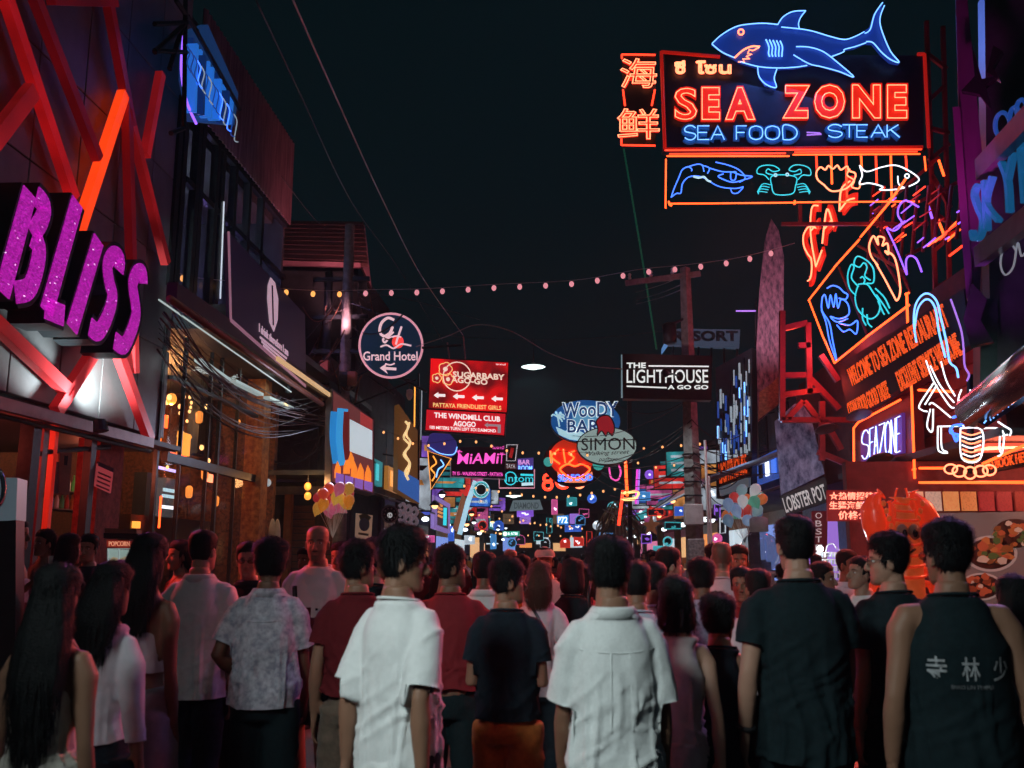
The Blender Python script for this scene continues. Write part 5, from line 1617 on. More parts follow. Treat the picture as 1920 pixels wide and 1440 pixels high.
for pth in ([(355, 1110), (372, 1060), (398, 1000), (418, 955), (450, 938), (470, 950), (470, 962)], [(440, 942), (500, 924), (530, 930), (540, 965)], [(530, 930), (570, 945), (560, 975)], [(570, 945), (640, 965), (700, 968), (750, 985), (812, 993), (760, 1012), (700, 1025), (640, 1005), (620, 990), (650, 978)],
            [(355, 1110), (385, 1088), (410, 1085), (418, 1035), (450, 998), (500, 990), (550, 1005), (600, 1038), (650, 1055), (720, 1060), (762, 1050)], [(605, 912), (680, 930), (740, 958), (772, 1000), (740, 1025)], [(690, 1060), (700, 1085), (730, 1085), (760, 1055)], [(690, 970), (720, 968), (715, 1010), (692, 1010), (690, 970)]):
    sz.neon('shrimp_tube', [c1(*p) for p in pth], NEON['blue'], .011, .06)
sz.neon('shrimp_leg_tube', [c1(*p) for p in ((480, 992), (510, 1000), (540, 995), (560, 1015), (580, 1022))], NEON['cool'], .02, .08)
T_ = NEON['teal']
for pth in ([(920, 1040), (915, 1000), (945, 985), (1010, 985), (1060, 1000), (1055, 1045), (1035, 1090), (940, 1092), (920, 1040)], [(905, 1010), (880, 985), (840, 975), (845, 945), (880, 930), (930, 932), (965, 955), (930, 965), (900, 950), (890, 972), (930, 985)],
            [(1070, 1010), (1095, 985), (1138, 985), (1135, 950), (1095, 930), (1045, 930), (1018, 955), (1050, 965), (1080, 952), (1085, 975), (1045, 985)]):
    sz.neon('crab_tube', [c1(*p) for p in pth], T_, .011, .06)
for k in range(4):
    sz.neon('crab_leg_tube', [c1(915 - k * 6, 1040 + k * 14), c1(870 - k * 6, 1035 + k * 14), c1(840 + k * 2, 1080 + k * 4)], T_, .009, .06)
    sz.neon('crab_leg_tube', [c1(1058 + k * 6, 1040 + k * 14), c1(1105 + k * 6, 1035 + k * 14), c1(1138 - k * 2, 1080 + k * 4)], T_, .009, .06)
for e in ((942, 985), (1008, 982)): sz.ring('crab_eye_tube', *c1(*e), 2.6, 2.6, NEON['cool'], .012, .06, n=10)
sz.neon('shell_tube', [c1(*p) for p in ((1215, 1040), (1180, 1010), (1172, 970), (1195, 940), (1222, 955), (1240, 932), (1265, 950), (1290, 930), (1310, 955), (1345, 935), (1355, 960), (1390, 975), (1385, 1010), (1340, 1060), (1260, 1075), (1215, 1040))], NEON['hot'], .015, .06)
sz.neon('shell_tube', [c1(*p) for p in ((1360, 950), (1345, 985), (1385, 1015), (1370, 1050), (1410, 1060), (1420, 1030))], NEON['hot'], .013, .06)
sz.neon('fish_tube', [c1(*p) for p in ((1415, 930), (1455, 965), (1540, 940), (1620, 930), (1700, 965), (1750, 1010), (1700, 1045), (1620, 1065), (1530, 1068), (1545, 1050), (1470, 1030), (1415, 1035), (1430, 985), (1415, 930))], NEON['white'], .013, .06)
sz.neon('fish_gill_tube', [c1(*p) for p in ((1630, 990), (1635, 1035), (1665, 1055))], NEON['white'], .012, .06)
sz.ring('fish_eye_tube', *c1(1682, 990), 4, 4, NEON['white'], .012, .06, n=12)
ch = Sign('character_sign', 'narrow upright board of two red neon Chinese characters beside the shark sign', 'sign', at(1198, 188, 16.2), (-.12, -1, 0))
ch.poly('board', [(1166, 103), (1229, 103), (1229, 272), (1166, 272)], mat('board_black', (.012, .012, .016), rough=.5), -.15, 0)
for cc, q in (('海', (1164, 110, 1231, 164)), ('鲜', (1158, 204, 1236, 260))):
    ch.text(cc, q[0], q[1], q[2], q[3], NEON['hot'], .07, outline=.010, name='character_tube')
    ch.text(cc, q[0], q[1] + 2, q[2], q[3] + 2, redface, .01, bold=.02, dep=.02, name='character_back')
for a, b in (((1166, 102), (1229, 103)), ((1165, 272), (1229, 273)), ((1165, 260), (1165, 272)), ((1166, 102), (1166, 110)), ((1168, 168), (1172, 198)), ((1228, 168), (1222, 198))):
    ch.neon('frame_tube', [a, b], RD, .018, .03, smooth=False)
light('neon_glow', 'SPOT', at(1490, 300, 15.3), (1, .12, .08), 3600, sz.root, .6, (.2, 7.5, 1.2), 34, .8)
light('neon_glow', 'AREA', at(1490, 90, 15.3), (.12, .25, 1), 70, sz.root, 2.0, (1.5, 8, 0))
tw = empty('sign_tower', (6.3, 16.6, 0), 'red lit steel lattice tower carrying the overhead shark sign', 'steel tower')
def truss(root, Y, segs, w, m):
    for a, b in segs: part('member', beam(at(*a, Y), at(*b, Y), w, w), m, root)
redsteel = mat('red_steel', (.30, .035, .04), rough=.45, metal=.2, var=.3)  # the tower's dark steel is coloured red for the neon light on it
truss(tw, 16.6, (((1737, 40), (1757, 640)), ((1768, 50), (1782, 600)), ((1737, 100), (1775, 130)), ((1740, 190), (1772, 160)), ((1742, 240), (1780, 250)), ((1742, 300), (1780, 270)), ((1748, 330), (1782, 390)), ((1750, 400), (1784, 420)), ((1752, 470), (1786, 440)), ((1754, 540), (1788, 520))), .07, redsteel)
truss(tw, 16.3, (((1465, 420), (1740, 420)), ((1760, 295), (1640, 400)), ((1800, 430), (1700, 480)), ((1720, 380), (1800, 340)), ((1500, 385), (1500, 420))), .06, redsteel)
for k in range(7):
    x = 1530 + k * 28
    part('drop_tube', tube([at(x, 284, 16.5), at(x + 2, 320 + (k % 3) * 25, 16.5)], .018, 6), O_ if k % 2 else RD, tw, True)
for a, b, m in (((1795, 415), (1770, 440), O_), ((1800, 430), (1772, 455), O_), ((1806, 460), (1780, 480), RD), ((1758, 410), (1774, 450), O_), ((1760, 300), (1770, 330), O_), ((1740, 385), (1748, 410), NEON['purple'])):
    part('neon_run', tube([at(*a, 16.2), at(*b, 16.2)], .022, 6), m, tw, True)

# ------------------------------------------------------------------ seafood restaurant front on the right
XR = 6.0
rest = empty('seafood_restaurant', (XR, 17, 0), 'seafood restaurant front glowing red under stacked neon signs', 'building')
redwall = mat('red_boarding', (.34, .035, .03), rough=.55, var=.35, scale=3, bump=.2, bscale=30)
part('upper_wall', box(XR + .5, XR + 4, 13.8, 25, 3.35, 6.2), mat('dark_red_wall', (.07, .02, .022), rough=.8, var=.4), rest)
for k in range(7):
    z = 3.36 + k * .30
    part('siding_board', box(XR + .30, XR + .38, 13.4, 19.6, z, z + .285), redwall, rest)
part('soffit', box(XR - .2, XR + 4, 12.4, 19.6, 3.22, 3.33), BLACK, rest)
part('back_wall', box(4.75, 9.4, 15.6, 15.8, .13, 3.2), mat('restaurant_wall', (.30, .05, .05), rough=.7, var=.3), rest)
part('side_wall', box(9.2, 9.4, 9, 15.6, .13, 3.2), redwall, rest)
light('restaurant_lamp', 'AREA', (6.4, 13.6, 3.15), (1, .16, .08), 70, rest, .8, (5.4, 12.0, 0))
light('restaurant_lamp', 'POINT', (7.6, 14.6, 2.9), (1, .35, .22), 28, rest, .1)
part('lamp_panel', box(6.0, 6.8, 13.2, 14.0, 3.17, 3.215), glow('red_lamp_panel', (1, .10, .05), 1.2), rest)
part('lamp_globe', ellipsoid((7.6, 14.6, 3.05), (.08, .08, .08)), NEON['hot'], rest, True)
for k in range(7):      # backlit menu pictures along the top
    a, b = at(1702 + k * 33, 922, 15.4), at(1732 + k * 33, 958, 15.4)
    c = [(.75, .42, .25), (.6, .45, .35), (.8, .35, .12), (.7, .25, .08), (.35, .03, .03), (.3, .03, .03), (.25, .03, .02)][k]
    m = mat('menu_picture_%d' % k, c, emit=c, strength=.5)
    nt = m.node_tree; b_ = nt.nodes['Principled BSDF']
    nz = nt.nodes.new('ShaderNodeTexVoronoi'); nz.inputs['Scale'].default_value = 9
    cr = nt.nodes.new('ShaderNodeValToRGB'); cr.color_ramp.elements[0].color = tuple(x * .12 for x in c) + (1,); cr.color_ramp.elements[1].color = c + (1,)
    cr.color_ramp.elements[1].position = .6
    nt.links.new(nz.outputs['Distance'], cr.inputs['Fac']); nt.links.new(cr.outputs['Color'], b_.inputs['Emission Color'])
    thing_mesh('menu_picture', box(a.x, b.x, 15.36, 15.42, b.z, a.z), m, ('first', 'second', 'third', 'fourth', 'fifth', 'sixth', 'seventh')[k] + ' small backlit food picture from the left above the seafood counter', 'picture', 'backlit food pictures above the counter')
fp = Sign('food_poster', 'large poster of seafood dishes in bowls and shells behind the lobster figure', 'poster', at(1880, 1030, 15.2), (-.1, -1, 0))
fp.poly('sheet', [(1750, 962), (1990, 958), (1990, 1180), (1750, 1180)], mat('poster_grey', (.22, .20, .20), rough=.4, emit=(.20, .15, .14), strength=.22), -.05, 0)
def dish(cx, cy, rx, ry, c, rim, n=5, seed=0):
    d0 = fp.disc('bowl', cx, cy, rx, ry, rim, 0, .006, n=32)
    fp.disc('bowl_inside', cx, cy, rx * .88, ry * .86, mat('bowl_inner', (.12, .07, .06), rough=.4), .006, .010, d0, n=28)
    rr = random.Random(seed)
    for i in range(n * 5):
        a, q = rr.uniform(0, 6.28), rr.uniform(0, .72) ** .7
        x, y = cx + rx * q * math.cos(a), cy + ry * q * math.sin(a)
        s_ = rr.uniform(.12, .26) * rx
        col = [c, tuple(v * .55 for v in c), (.62, .50, .40), (.5, .12, .05), (.10, .16, .05)][rr.choice((0, 0, 1, 2, 3, 4))]
        fp.poly('food_piece', [(x + s_ * rr.uniform(.6, 1.2) * math.cos(t), y + s_ * .75 * rr.uniform(.6, 1.2) * math.sin(t)) for t in np.linspace(0, 5.6, 7)], ink('food_%d_%d_%d' % tuple(int(v * 99) for v in col), col, .20), .010, .014 + i * .0004, d0)
rimw = mat('bowl_rim', (.5, .45, .42), rough=.3, emit=(.4, .36, .34), strength=.28)
dish(1903, 1000, 46, 32, (.48, .16, .05), mat('bowl_dark_rim', (.20, .16, .15), rough=.3, emit=(.2, .16, .15), strength=.3), 6, 1)
dish(1858, 1038, 50, 34, (.55, .20, .06), rimw, 6, 2)
dish(1840, 1100, 40, 26, (.5, .12, .05), rimw, 4, 3)
# facade neon
fs = Sign('facade_seafood_neon', 'red framed neon of shrimp, crab and shell with tall red letters along the restaurant facade', 'sign', (XR - .25, 18, 7), (-1, 0, 0))
for pth in ([(322, 118), (290, 112), (265, 150), (266, 200), (285, 240), (300, 262), (303, 310), (296, 352), (284, 364)], [(332, 14), (303, 26), (298, 150), (322, 298)], [(300, 130), (330, 92)], [(322, 298), (350, 222)], [(352, 190), (374, 30), (404, 112)], [(362, 122), (396, 80)], [(432, 40), (440, -60), (480, -100)], [(438, 30), (470, -10), (500, -20)]):
    fs.neon('letter_tube', [c2(*p) for p in pth], NEON['hot'], .018, .12)
    fs.strip('letter_back', [c2(x + 6, y + 3) for x, y in pth], .24, redface, .0, .05)
for a, b in (((288, 455), (408, 302)), ((408, 300), (524, 172)), ((530, 160), (660, 4)), ((290, 455), (350, 610)), ((350, 612), (408, 745)), ((408, 747), (555, 628)), ((556, 626), (756, 476)), ((660, 4), (740, -110))):
    fs.neon('frame_tube', [c2(*a), c2(*b)], O_, .019, .10, smooth=False)
for pth in ([(375, 398), (400, 386), (430, 395), (450, 415), (470, 428), (460, 450), (430, 445)], [(352, 440), (350, 500), (385, 560), (400, 640), (418, 735), (385, 640), (370, 560), (348, 500)], [(352, 440), (365, 430), (380, 490), (390, 430), (405, 485), (415, 425), (425, 490), (440, 450), (470, 470), (475, 520), (430, 540), (390, 530), (420, 555), (470, 540)], [(430, 560), (480, 570), (515, 550), (510, 610), (480, 590), (450, 600), (420, 570)]):
    fs.neon('shrimp_tube', [c2(*p) for p in pth], NEON['blue'], .015, .08)
for pth in ([(520, 380), (505, 440), (520, 500), (570, 540), (610, 520), (620, 470), (590, 420), (560, 380), (520, 380)], [(508, 430), (480, 400), (470, 340), (485, 290), (500, 300), (488, 350), (520, 390)], [(560, 375), (590, 370), (590, 310), (560, 270), (515, 250), (500, 285), (525, 300), (545, 280), (560, 300), (550, 340), (575, 360)], [(530, 350), (540, 345), (550, 360), (545, 375)],
            [(600, 400), (640, 440), (665, 490)], [(605, 430), (640, 480), (662, 515)], [(612, 460), (632, 505), (640, 520)], [(540, 490), (540, 540), (555, 570)], [(560, 520), (565, 560), (582, 578)]):
    fs.neon('crab_tube', [c2(*p) for p in pth], T_, .015, .08)
fs.neon('shell_tube', [c2(*p) for p in ((610, 290), (580, 250), (570, 200), (590, 155), (612, 195), (610, 160), (640, 165), (632, 200), (655, 190), (660, 240), (645, 225), (690, 260), (715, 400), (700, 455), (680, 425), (640, 350), (600, 280))], NEON['hot'], .016, .08)
for pth in ([(655, 118), (690, 130), (722, 95), (705, 60), (708, 20), (740, -10), (800, 20)], [(652, 122), (690, 200), (745, 335)], [(745, 335), (742, 270), (760, 248), (790, 262), (815, 322)]):
    fs.neon('fish_tube', [c2(*p) for p in pth], NEON['purple'], .015, .06)
for a, b in (((430, 300), (560, 610)), ((520, 200), (750, 330)), ((560, 130), (720, 400)), ((600, 60), (760, 410))):
    fs.neon('strut', [c2(*a), c2(*b)], redsteel, .03, -.1, smooth=False)
ledb = Sign('led_message_board', 'black LED board with orange scrolling words WELCOME TO SEA ZONE', 'sign', (XR - .2, 16, 5.2), (-1, 0, 0))
ledb.poly('board', [c2(428, 755), c2(1010, 400), c2(1040, 660), c2(478, 1015)], mat('led_black', (.006, .005, .009), rough=.7), -.14, 0)
led = mat('led_orange', (.4, .08, .02), emit=(1, .10, .012), strength=1.3)
nt = led.node_tree
vo = nt.nodes.new('ShaderNodeTexVoronoi'); vo.inputs['Scale'].default_value = 26; vo.inputs['Randomness'].default_value = .15
tcn = nt.nodes.new('ShaderNodeTexCoord'); crn = nt.nodes.new('ShaderNodeValToRGB')
crn.color_ramp.elements[0].position = .3; crn.color_ramp.elements[0].color = (1, .11, .012, 1)
crn.color_ramp.elements[1].position = .62; crn.color_ramp.elements[1].color = (.16, .008, .002, 1)
nt.links.new(tcn.outputs['Object'], vo.inputs['Vector']); nt.links.new(vo.outputs['Distance'], crn.inputs['Fac']); nt.links.new(crn.outputs['Color'], nt.nodes['Principled BSDF'].inputs['Emission Color'])
ledb.text('WELCOME TO SEA ZONE RESTAURANT', 0, 0, 0, 0, led, .006, quad=(c2(488, 858), c2(948, 572), c2(466, 776)), bold=.02)
ledb.text('CLEAN FOOD GOOD TASTE', 0, 0, 0, 0, led, .006, quad=(c2(482, 1006), c2(670, 905), c2(464, 936)), bold=.02)
ledb.text('EXCELLENT SERVICE WELCOME', 0, 0, 0, 0, led, .006, quad=(c2(720, 880), c2(1010, 706), c2(690, 790)), bold=.02)
lz = Sign('small_seafood_sign', 'red neon outlined box with white blue neon letters SEA ZONE on a violet panel', 'sign', (XR - .1, 16.5, 4.3), (-1, 0, 0))
lz.poly('box', [c2(498, 1050), c2(760, 900), c2(780, 1255), c2(705, 1235), c2(702, 1215), c2(560, 1262), c2(560, 1310), c2(500, 1315)], mat('lit_red_panel', (.30, .03, .03), rough=.5), -.3, -.1)
lz.poly('violet_panel', [c2(528, 1066), c2(722, 978), c2(724, 1165), c2(532, 1205)], mat('violet_panel', (.10, .04, .16), emit=(.20, .05, .40), strength=.35), -.1, -.04)
xs = [(536, 570), (572, 592), (592, 614), (616, 646), (644, 672), (672, 694), (696, 716)]
for chx, (x0, x1) in zip('SEAZONE', xs):
    def yy(x, t): return (1072 - (x - 530) * .42) if t else (1198 - (x - 530) * .20)
    for dx, mm, zz in ((0, NEON['white'], .05), (3, NEON['blue'], .02)):
        strokes(lz, chx, (c2(x0 + dx, yy(x0, 1)), c2(x1 + dx - 3, yy(x1, 1)), c2(x0 + dx, yy(x0, 0))), mm, .010, zz)
for pth in ([(498, 1050), (500, 1312), (560, 1300), (560, 1262), (702, 1212), (706, 1262), (785, 1240)], [(498, 1050), (520, 1022), (715, 918)], [(745, 420), (752, 640), (768, 880), (782, 1285)], [(805, 1236), (920, 1236)], [(1100, 1215), (1291, 1130)], [(805, 1303), (1330, 1302)], [(755, 420), (740, 425), (745, 440)], [(800, 872), (960, 880)]):
    lz.neon('frame_tube', [c2(*p) for p in pth], O_, .020, .06, smooth=False)
for p_, n_ in (((450, 1050), 0), ((612, 985), 1), ((715, 1190), 2)):
    lz.add('flood_lamp', *lathe([(.02, .05), (.20, .02), (.24, -.02), (.22, -.03)], 14, Vector((-.3, .85, .1)), Vector(tuple(lz.uv(*c2(*p_))) + (.35,))), mat('lamp_rim', (.10, .09, .09), rough=.4), None, True)
light('facade_glow', 'SPOT', (XR - .6, 16, 4.2), (1, .10, .06), 2200, lz.root, .4, (.6, 8.5, 1.2), 44, .8)
for yy_, zz_, en in ((14.2, 3.7, 6), (16.5, 3.6, 6), (19.6, 5.2, 22), (21.4, 6.4, 22)):  # unseen points added to boost the neon's red on the wall
    light('wall_wash_fill', 'POINT', (XR - .45, yy_, zz_), (1, .06, .035), en, lz.root, .15)
lo = Sign('lobster_neon', 'tall white neon outline lobster with long arched feelers at the restaurant corner', 'sign', (XR - .75, 14.4, 4.4), (-1, -.35, 0))
W_ = NEON['white']
for pth in ([(790, 650), (778, 560), (785, 480), (815, 432), (850, 425), (885, 460), (905, 540), (930, 650), (945, 740), (975, 770), (985, 815)], [(780, 600), (795, 500), (825, 455), (855, 455), (880, 500), (895, 600), (925, 720)], [(950, 450), (975, 520), (1000, 600), (1010, 680), (1015, 760), (1035, 800), (1025, 830)]):
    lo.neon('feeler_tube', [c2(*p) for p in pth], NEON['violet'] if pth[0][0] == 950 else NEON['paleblue'], .015, .1)
for pth in ([(835, 735), (870, 830), (940, 940), (965, 955)], [(855, 760), (900, 850), (965, 930)], [(905, 740), (930, 830), (970, 900)], [(870, 840), (805, 940), (815, 965), (840, 972)], [(885, 850), (830, 940)], [(850, 940), (870, 935), (950, 1000)], [(855, 960), (840, 1030), (848, 1058), (865, 1060), (868, 960)], [(890, 1040), (890, 1140), (905, 1162), (935, 1165)], [(905, 1045), (908, 1140), (932, 1160)], [(890, 1042), (985, 1040)],
            [(1095, 1050), (1190, 1060), (1190, 1160), (1170, 1180)], [(1180, 1062), (1178, 1150), (1200, 1172)], [(1170, 1020), (1200, 1040), (1230, 1060), (1225, 1085)], [(1190, 1085), (1215, 1080)], [(995, 1050), (1002, 1190), (1085, 1195), (1095, 1060), (995, 1050)], [(1000, 870), (985, 920), (1000, 1000), (1010, 1045)], [(1040, 870), (1045, 920), (1010, 930), (1030, 980)]):
    lo.neon('limb_tube', [c2(*p) for p in pth], W_, .012, .1)
for k in range(7):
    y = 1068 + k * 20
    lo.neon('tail_ring_tube', [c2(1000 + k, y), c2(1045, y + 14), c2(1092 - k, y)], NEON['white'] if k % 2 else NEON['hot'], .011, .1)
for a in ((950, 1240, 30, 22), (990, 1250, 32, 26), (1040, 1258, 28, 28), (1090, 1250, 32, 26), (1130, 1245, 30, 24)):
    cx, cy = c2(a[0], a[1])
    lo.ring('fan_tube', cx, cy, a[2] / 2.4827, a[3] / 2.4827, NEON['hot'], .013, .1, n=18)
for pth in ([(960, 1000), (1000, 990), (1010, 1030), (960, 1040), (950, 1070), (985, 1080)], [(955, 1060), (975, 1110), (985, 1080)]):
    lo.neon('claw_tube', [c2(*p) for p in pth], NEON['blue'], .02, .1)
lo.neon('mount_post', [c2(1040, 800), c2(1045, 1260)], STEEL, .05, -.1, smooth=False)
# LED strip along the eaves to the right
le = Sign('eaves_led_strip', 'row of red LED words along the restaurant eaves at the right edge', 'sign', (XR - .1, 12.5, 3.6), (-1, 0, 0))
le.poly('strip', [c2(1090, 1200), c2(1330, 1140), c2(1330, 1215), c2(1100, 1260)], mat('led_black', (.014, .012, .02)), -.1, 0)
le.text('TO BOOK HERE', 0, 0, 0, 0, led, .006, quad=(c2(1110, 1248), c2(1330, 1200), c2(1105, 1205)), bold=.02)
fx = Sign('facade_neon_lines', 'cluster of short red and orange neon dashes on the tower behind the facade neon', 'sign', (XR + .1, 16, 6.6), (-1, 0, 0))
random.seed(71)
for k in range(44):
    cx, cy = random.uniform(560, 1000), random.uniform(-60, 330)
    if cy > 520 - cx * .35: continue
    L_ = random.uniform(14, 60)
    fx.neon('neon_dash', [c2(cx, cy), c2(cx + L_, cy - L_ * random.uniform(.6, .9))], random.choice((O_, RD, dr, dr, NEON['purple'])), .012, .05, smooth=False)
for k in range(9):
    cx = 560 + k * 52
    fx.neon('support_rail', [c2(cx, 330 - k * 20), c2(cx + 30, -80)], redsteel, .03, -.05, smooth=False)
# red Chinese LED box and LOBSTER column
cn = Sign('chinese_led_sign', 'red glowing sign of three lines of Chinese characters by the restaurant door', 'sign', at(1592, 948, 15.2), (-.1, -1, 0))
cn.poly('box', [(1552, 919), (1640, 919), (1640, 977), (1552, 977)], mat('cn_box', (.10, .01, .01), emit=(.6, .01, .01), strength=.22), -.12, 0)
hotp = glow('cn_hot', (1, .25, .16), 2.4)
for tx, q in (('☆热情招待', (1555, 922, 1638, 937)), ('生猛海鲜味', (1555, 940, 1638, 955)), ('价格公', (1572, 958, 1628, 974))):
    cn.text(tx, *q, hotp, .01, bold=.018)
lp = Sign('upright_lobster_sign', 'narrow dark red upright sign with white letters LOBSTER', 'sign', at(1537, 1000, 17.5), (-.1, -1, 0))
lp.poly('board', [(1522, 958), (1552, 958), (1550, 1090), (1521, 1090)], mat('maroon_board', (.12, .02, .025), rough=.4, emit=(.2, .02, .03), strength=.2), -.1, 0)
for k, c in enumerate('LOBSTER'):
    lp.text(c, 1529, 946 + k * 15, 1541, 957 + k * 15, ink('lob_white', (.7, .62, .62), .5), .006) if k else None
# lobster figure standing at the restaurant door
lf = empty('lobster_statue', at(1690, 1150, 13.2) * Vector((1, 1, 0)).x if False else (at(1690, 1150, 13.2).x, 13.2, .13), 'large glossy red lobster figure with raised claws and round eyes by the restaurant', 'statue')
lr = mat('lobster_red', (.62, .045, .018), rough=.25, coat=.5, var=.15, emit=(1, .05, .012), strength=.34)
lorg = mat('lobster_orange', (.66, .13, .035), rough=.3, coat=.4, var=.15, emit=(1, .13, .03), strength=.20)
def lw(px, py): return at(px, py, 13.2)
def blob(name, pts, rad, m, par, n=14):
    return part(name, tube(spline(pts, 4), [rad[min(int(i / 4), len(rad) - 2)] + (rad[min(int(i / 4) + 1, len(rad) - 1)] - rad[min(int(i / 4), len(rad) - 2)]) * ((i % 4) / 4) for i in range((len(pts) - 1) * 4 + 1)], n), m, par, True)
z0 = Vector((0, 0, 0))
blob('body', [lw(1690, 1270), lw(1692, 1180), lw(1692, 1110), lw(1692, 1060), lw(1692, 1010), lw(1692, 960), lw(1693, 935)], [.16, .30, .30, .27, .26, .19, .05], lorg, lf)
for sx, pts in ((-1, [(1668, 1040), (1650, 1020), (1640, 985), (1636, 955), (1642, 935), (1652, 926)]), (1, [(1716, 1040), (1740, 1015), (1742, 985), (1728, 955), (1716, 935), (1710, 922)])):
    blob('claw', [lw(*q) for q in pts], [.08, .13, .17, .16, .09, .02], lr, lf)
    q2 = [(1660, 1000), (1668, 980), (1668, 955), (1662, 940)] if sx < 0 else [(1706, 990), (1704, 970), (1706, 950), (1704, 935)]
    blob('claw_finger', [lw(*q) + Vector((0, -.1, 0)) for q in q2], [.06, .07, .05, .015], lr, lf)
for ex in (1680, 1702):
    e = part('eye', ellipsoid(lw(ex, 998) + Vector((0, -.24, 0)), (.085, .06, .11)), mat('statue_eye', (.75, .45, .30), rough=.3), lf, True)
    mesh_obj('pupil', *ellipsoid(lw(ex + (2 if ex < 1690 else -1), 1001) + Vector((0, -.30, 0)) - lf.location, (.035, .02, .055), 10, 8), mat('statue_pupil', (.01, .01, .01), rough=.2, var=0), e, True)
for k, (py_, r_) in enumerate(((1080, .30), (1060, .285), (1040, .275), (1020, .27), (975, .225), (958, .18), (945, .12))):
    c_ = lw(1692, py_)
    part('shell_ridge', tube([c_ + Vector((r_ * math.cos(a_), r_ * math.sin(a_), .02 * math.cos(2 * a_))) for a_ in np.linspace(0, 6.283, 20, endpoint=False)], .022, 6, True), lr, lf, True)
for sx in (-1, 1):
    for k in range(5):
        q_ = lw((1650, 1655, 1660, 1664, 1668)[k] if sx < 0 else (1722, 1718, 1714, 1712, 1710)[k], 945 + k * 14) + Vector((0, -.15, 0))
        part('claw_tooth', ellipsoid(q_, (.035, .035, .045), 8, 6), lorg, lf, True)
part('mouth', tube([lw(1684, 1030) + Vector((0, -.27, 0)), lw(1692, 1036) + Vector((0, -.29, 0)), lw(1702, 1030) + Vector((0, -.27, 0))], .018, 6), mat('statue_pupil', (.01, .01, .01)), lf, True)
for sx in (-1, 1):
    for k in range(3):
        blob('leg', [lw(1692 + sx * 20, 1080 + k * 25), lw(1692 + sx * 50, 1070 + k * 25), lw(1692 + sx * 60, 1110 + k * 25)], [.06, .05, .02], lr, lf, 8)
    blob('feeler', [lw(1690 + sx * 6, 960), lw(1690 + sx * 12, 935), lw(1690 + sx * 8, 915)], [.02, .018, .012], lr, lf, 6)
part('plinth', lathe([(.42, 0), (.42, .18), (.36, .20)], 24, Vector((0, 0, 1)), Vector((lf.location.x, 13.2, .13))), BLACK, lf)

# ------------------------------------------------------------------ surfboard shaped picture boards and red steel frame
tb1 = Sign('tall_picture_board', 'tall pointed board with a worn pink and brown print beside the red steel frame', 'sign', at(1445, 600, 23.5), (-.25, -1, 0))
pr = mat('worn_print', (.34, .18, .23), rough=.6, var=.7, scale=5, stretch=(2.2, .8, 1), color2=(.035, .025, .04), bump=.2)
tb1.poly('board', [(1421, 790), (1418, 650), (1424, 540), (1434, 450), (1446, 410), (1460, 432), (1470, 480), (1469, 600), (1466, 752)], pr, -.15, 0)
tb1.poly('food_print', [(1421, 788), (1424, 735), (1445, 720), (1466, 700), (1466, 752)], mat('brown_print', (.42, .20, .10), rough=.6, var=.6, scale=12), 0, .01)
light('board_lamp', 'SPOT', at(1440, 640, 20.5), (1, .55, .75), 420, tb1.root, .08, at(1445, 560, 23.5), 70, 1)
tb2 = Sign('blue_picture_board', 'tilted board with a blue and white print over a band of letters LOBSTER POT', 'sign', at(1500, 860, 21), (-.3, -1, 0))
bpz = mat('blue_print', (.34, .38, .55), rough=.5, var=.85, scale=3.2, stretch=(1.6, .9, 1), color2=(.02, .025, .08))
tb2.poly('board', [(1452, 790), (1490, 757), (1514, 755), (1546, 888), (1464, 928)], bpz, -.12, 0)
tb2.poly('name_band', [(1462, 930), (1548, 893), (1556, 940), (1474, 968)], mat('band_black', (.02, .02, .02)), -.14, .0)
tb2.text('LOBSTER POT', 0, 0, 0, 0, ink('pot_white', (.55, .55, .52), .42), .006, quad=((1474, 962), (1552, 935), (1466, 934)), bold=.02)
light('board_lamp', 'SPOT', at(1480, 1000, 18.5), (.75, .82, 1), 120, tb2.root, .08, at(1500, 850, 21), 60, 1)
fr = empty('red_steel_frame', (4.5, 20.3, 0), 'red painted steel frame structure between the picture boards and the neon', 'steel frame')
for a, b in (((165, 505), (165, 1015)), ((285, 560), (292, 890)), ((160, 1012), (500, 1012)), ((175, 805), (275, 803)), ((175, 585), (280, 560)), ((175, 895), (340, 872)), ((295, 820), (430, 960)), ((265, 925), (325, 1000)), ((262, 925), (190, 1005)), ((350, 925), (350, 1200)), ((330, 1160), (500, 1230)), ((345, 710), (425, 830)), ((240, 665), (295, 665)), ((360, 1010), (440, 1150))):
    part('member', beam(at(*c2(*a), 20.3), at(*c2(*b), 20.3), .12, .12), redsteel, fr)
light('frame_glow', 'POINT', at(*c2(420, 640), 19.6), (1, .12, .16), 60, fr, .2)

# ------------------------------------------------------------------ club with the purple fin at the far right edge
sk = empty('sky_club', (4.6, 9.6, 0), 'dark club with a magenta lit fin and silver canopy at the right edge', 'building')
mg = mat('magenta_metal', (.30, .10, .26), rough=.35, metal=.5, var=.3, scale=2, stretch=(1, 1, .3))
def qd(pts, Y0, th):
    P_ = [at(x, y, Y0) for x, y in pts]
    V = P_ + [p_ + Vector((.05, th, 0)) for p_ in P_]
    n = len(pts)
    return V, [tuple(range(n - 1, -1, -1)), tuple(range(n, 2 * n))] + [(i, (i + 1) % n, n + (i + 1) % n, n + i) for i in range(n)]
part('fin', qd([(1791, -20), (1812, -20), (1832, 190), (1846, 330), (1836, 600), (1822, 600), (1805, 330), (1797, 190)], 10.2, .12), mg, sk)
part('fin', qd([(1786, 200), (1800, 200), (1826, 560), (1812, 560), (1798, 380)], 10.0, .10), mg, sk)
part('wall', qd([(1846, -20), (2010, -20), (2010, 800), (1860, 700), (1850, 340)], 10.6, .3), mat('club_grey', (.12, .12, .13), rough=.4, metal=.4, var=.4, scale=2), sk)
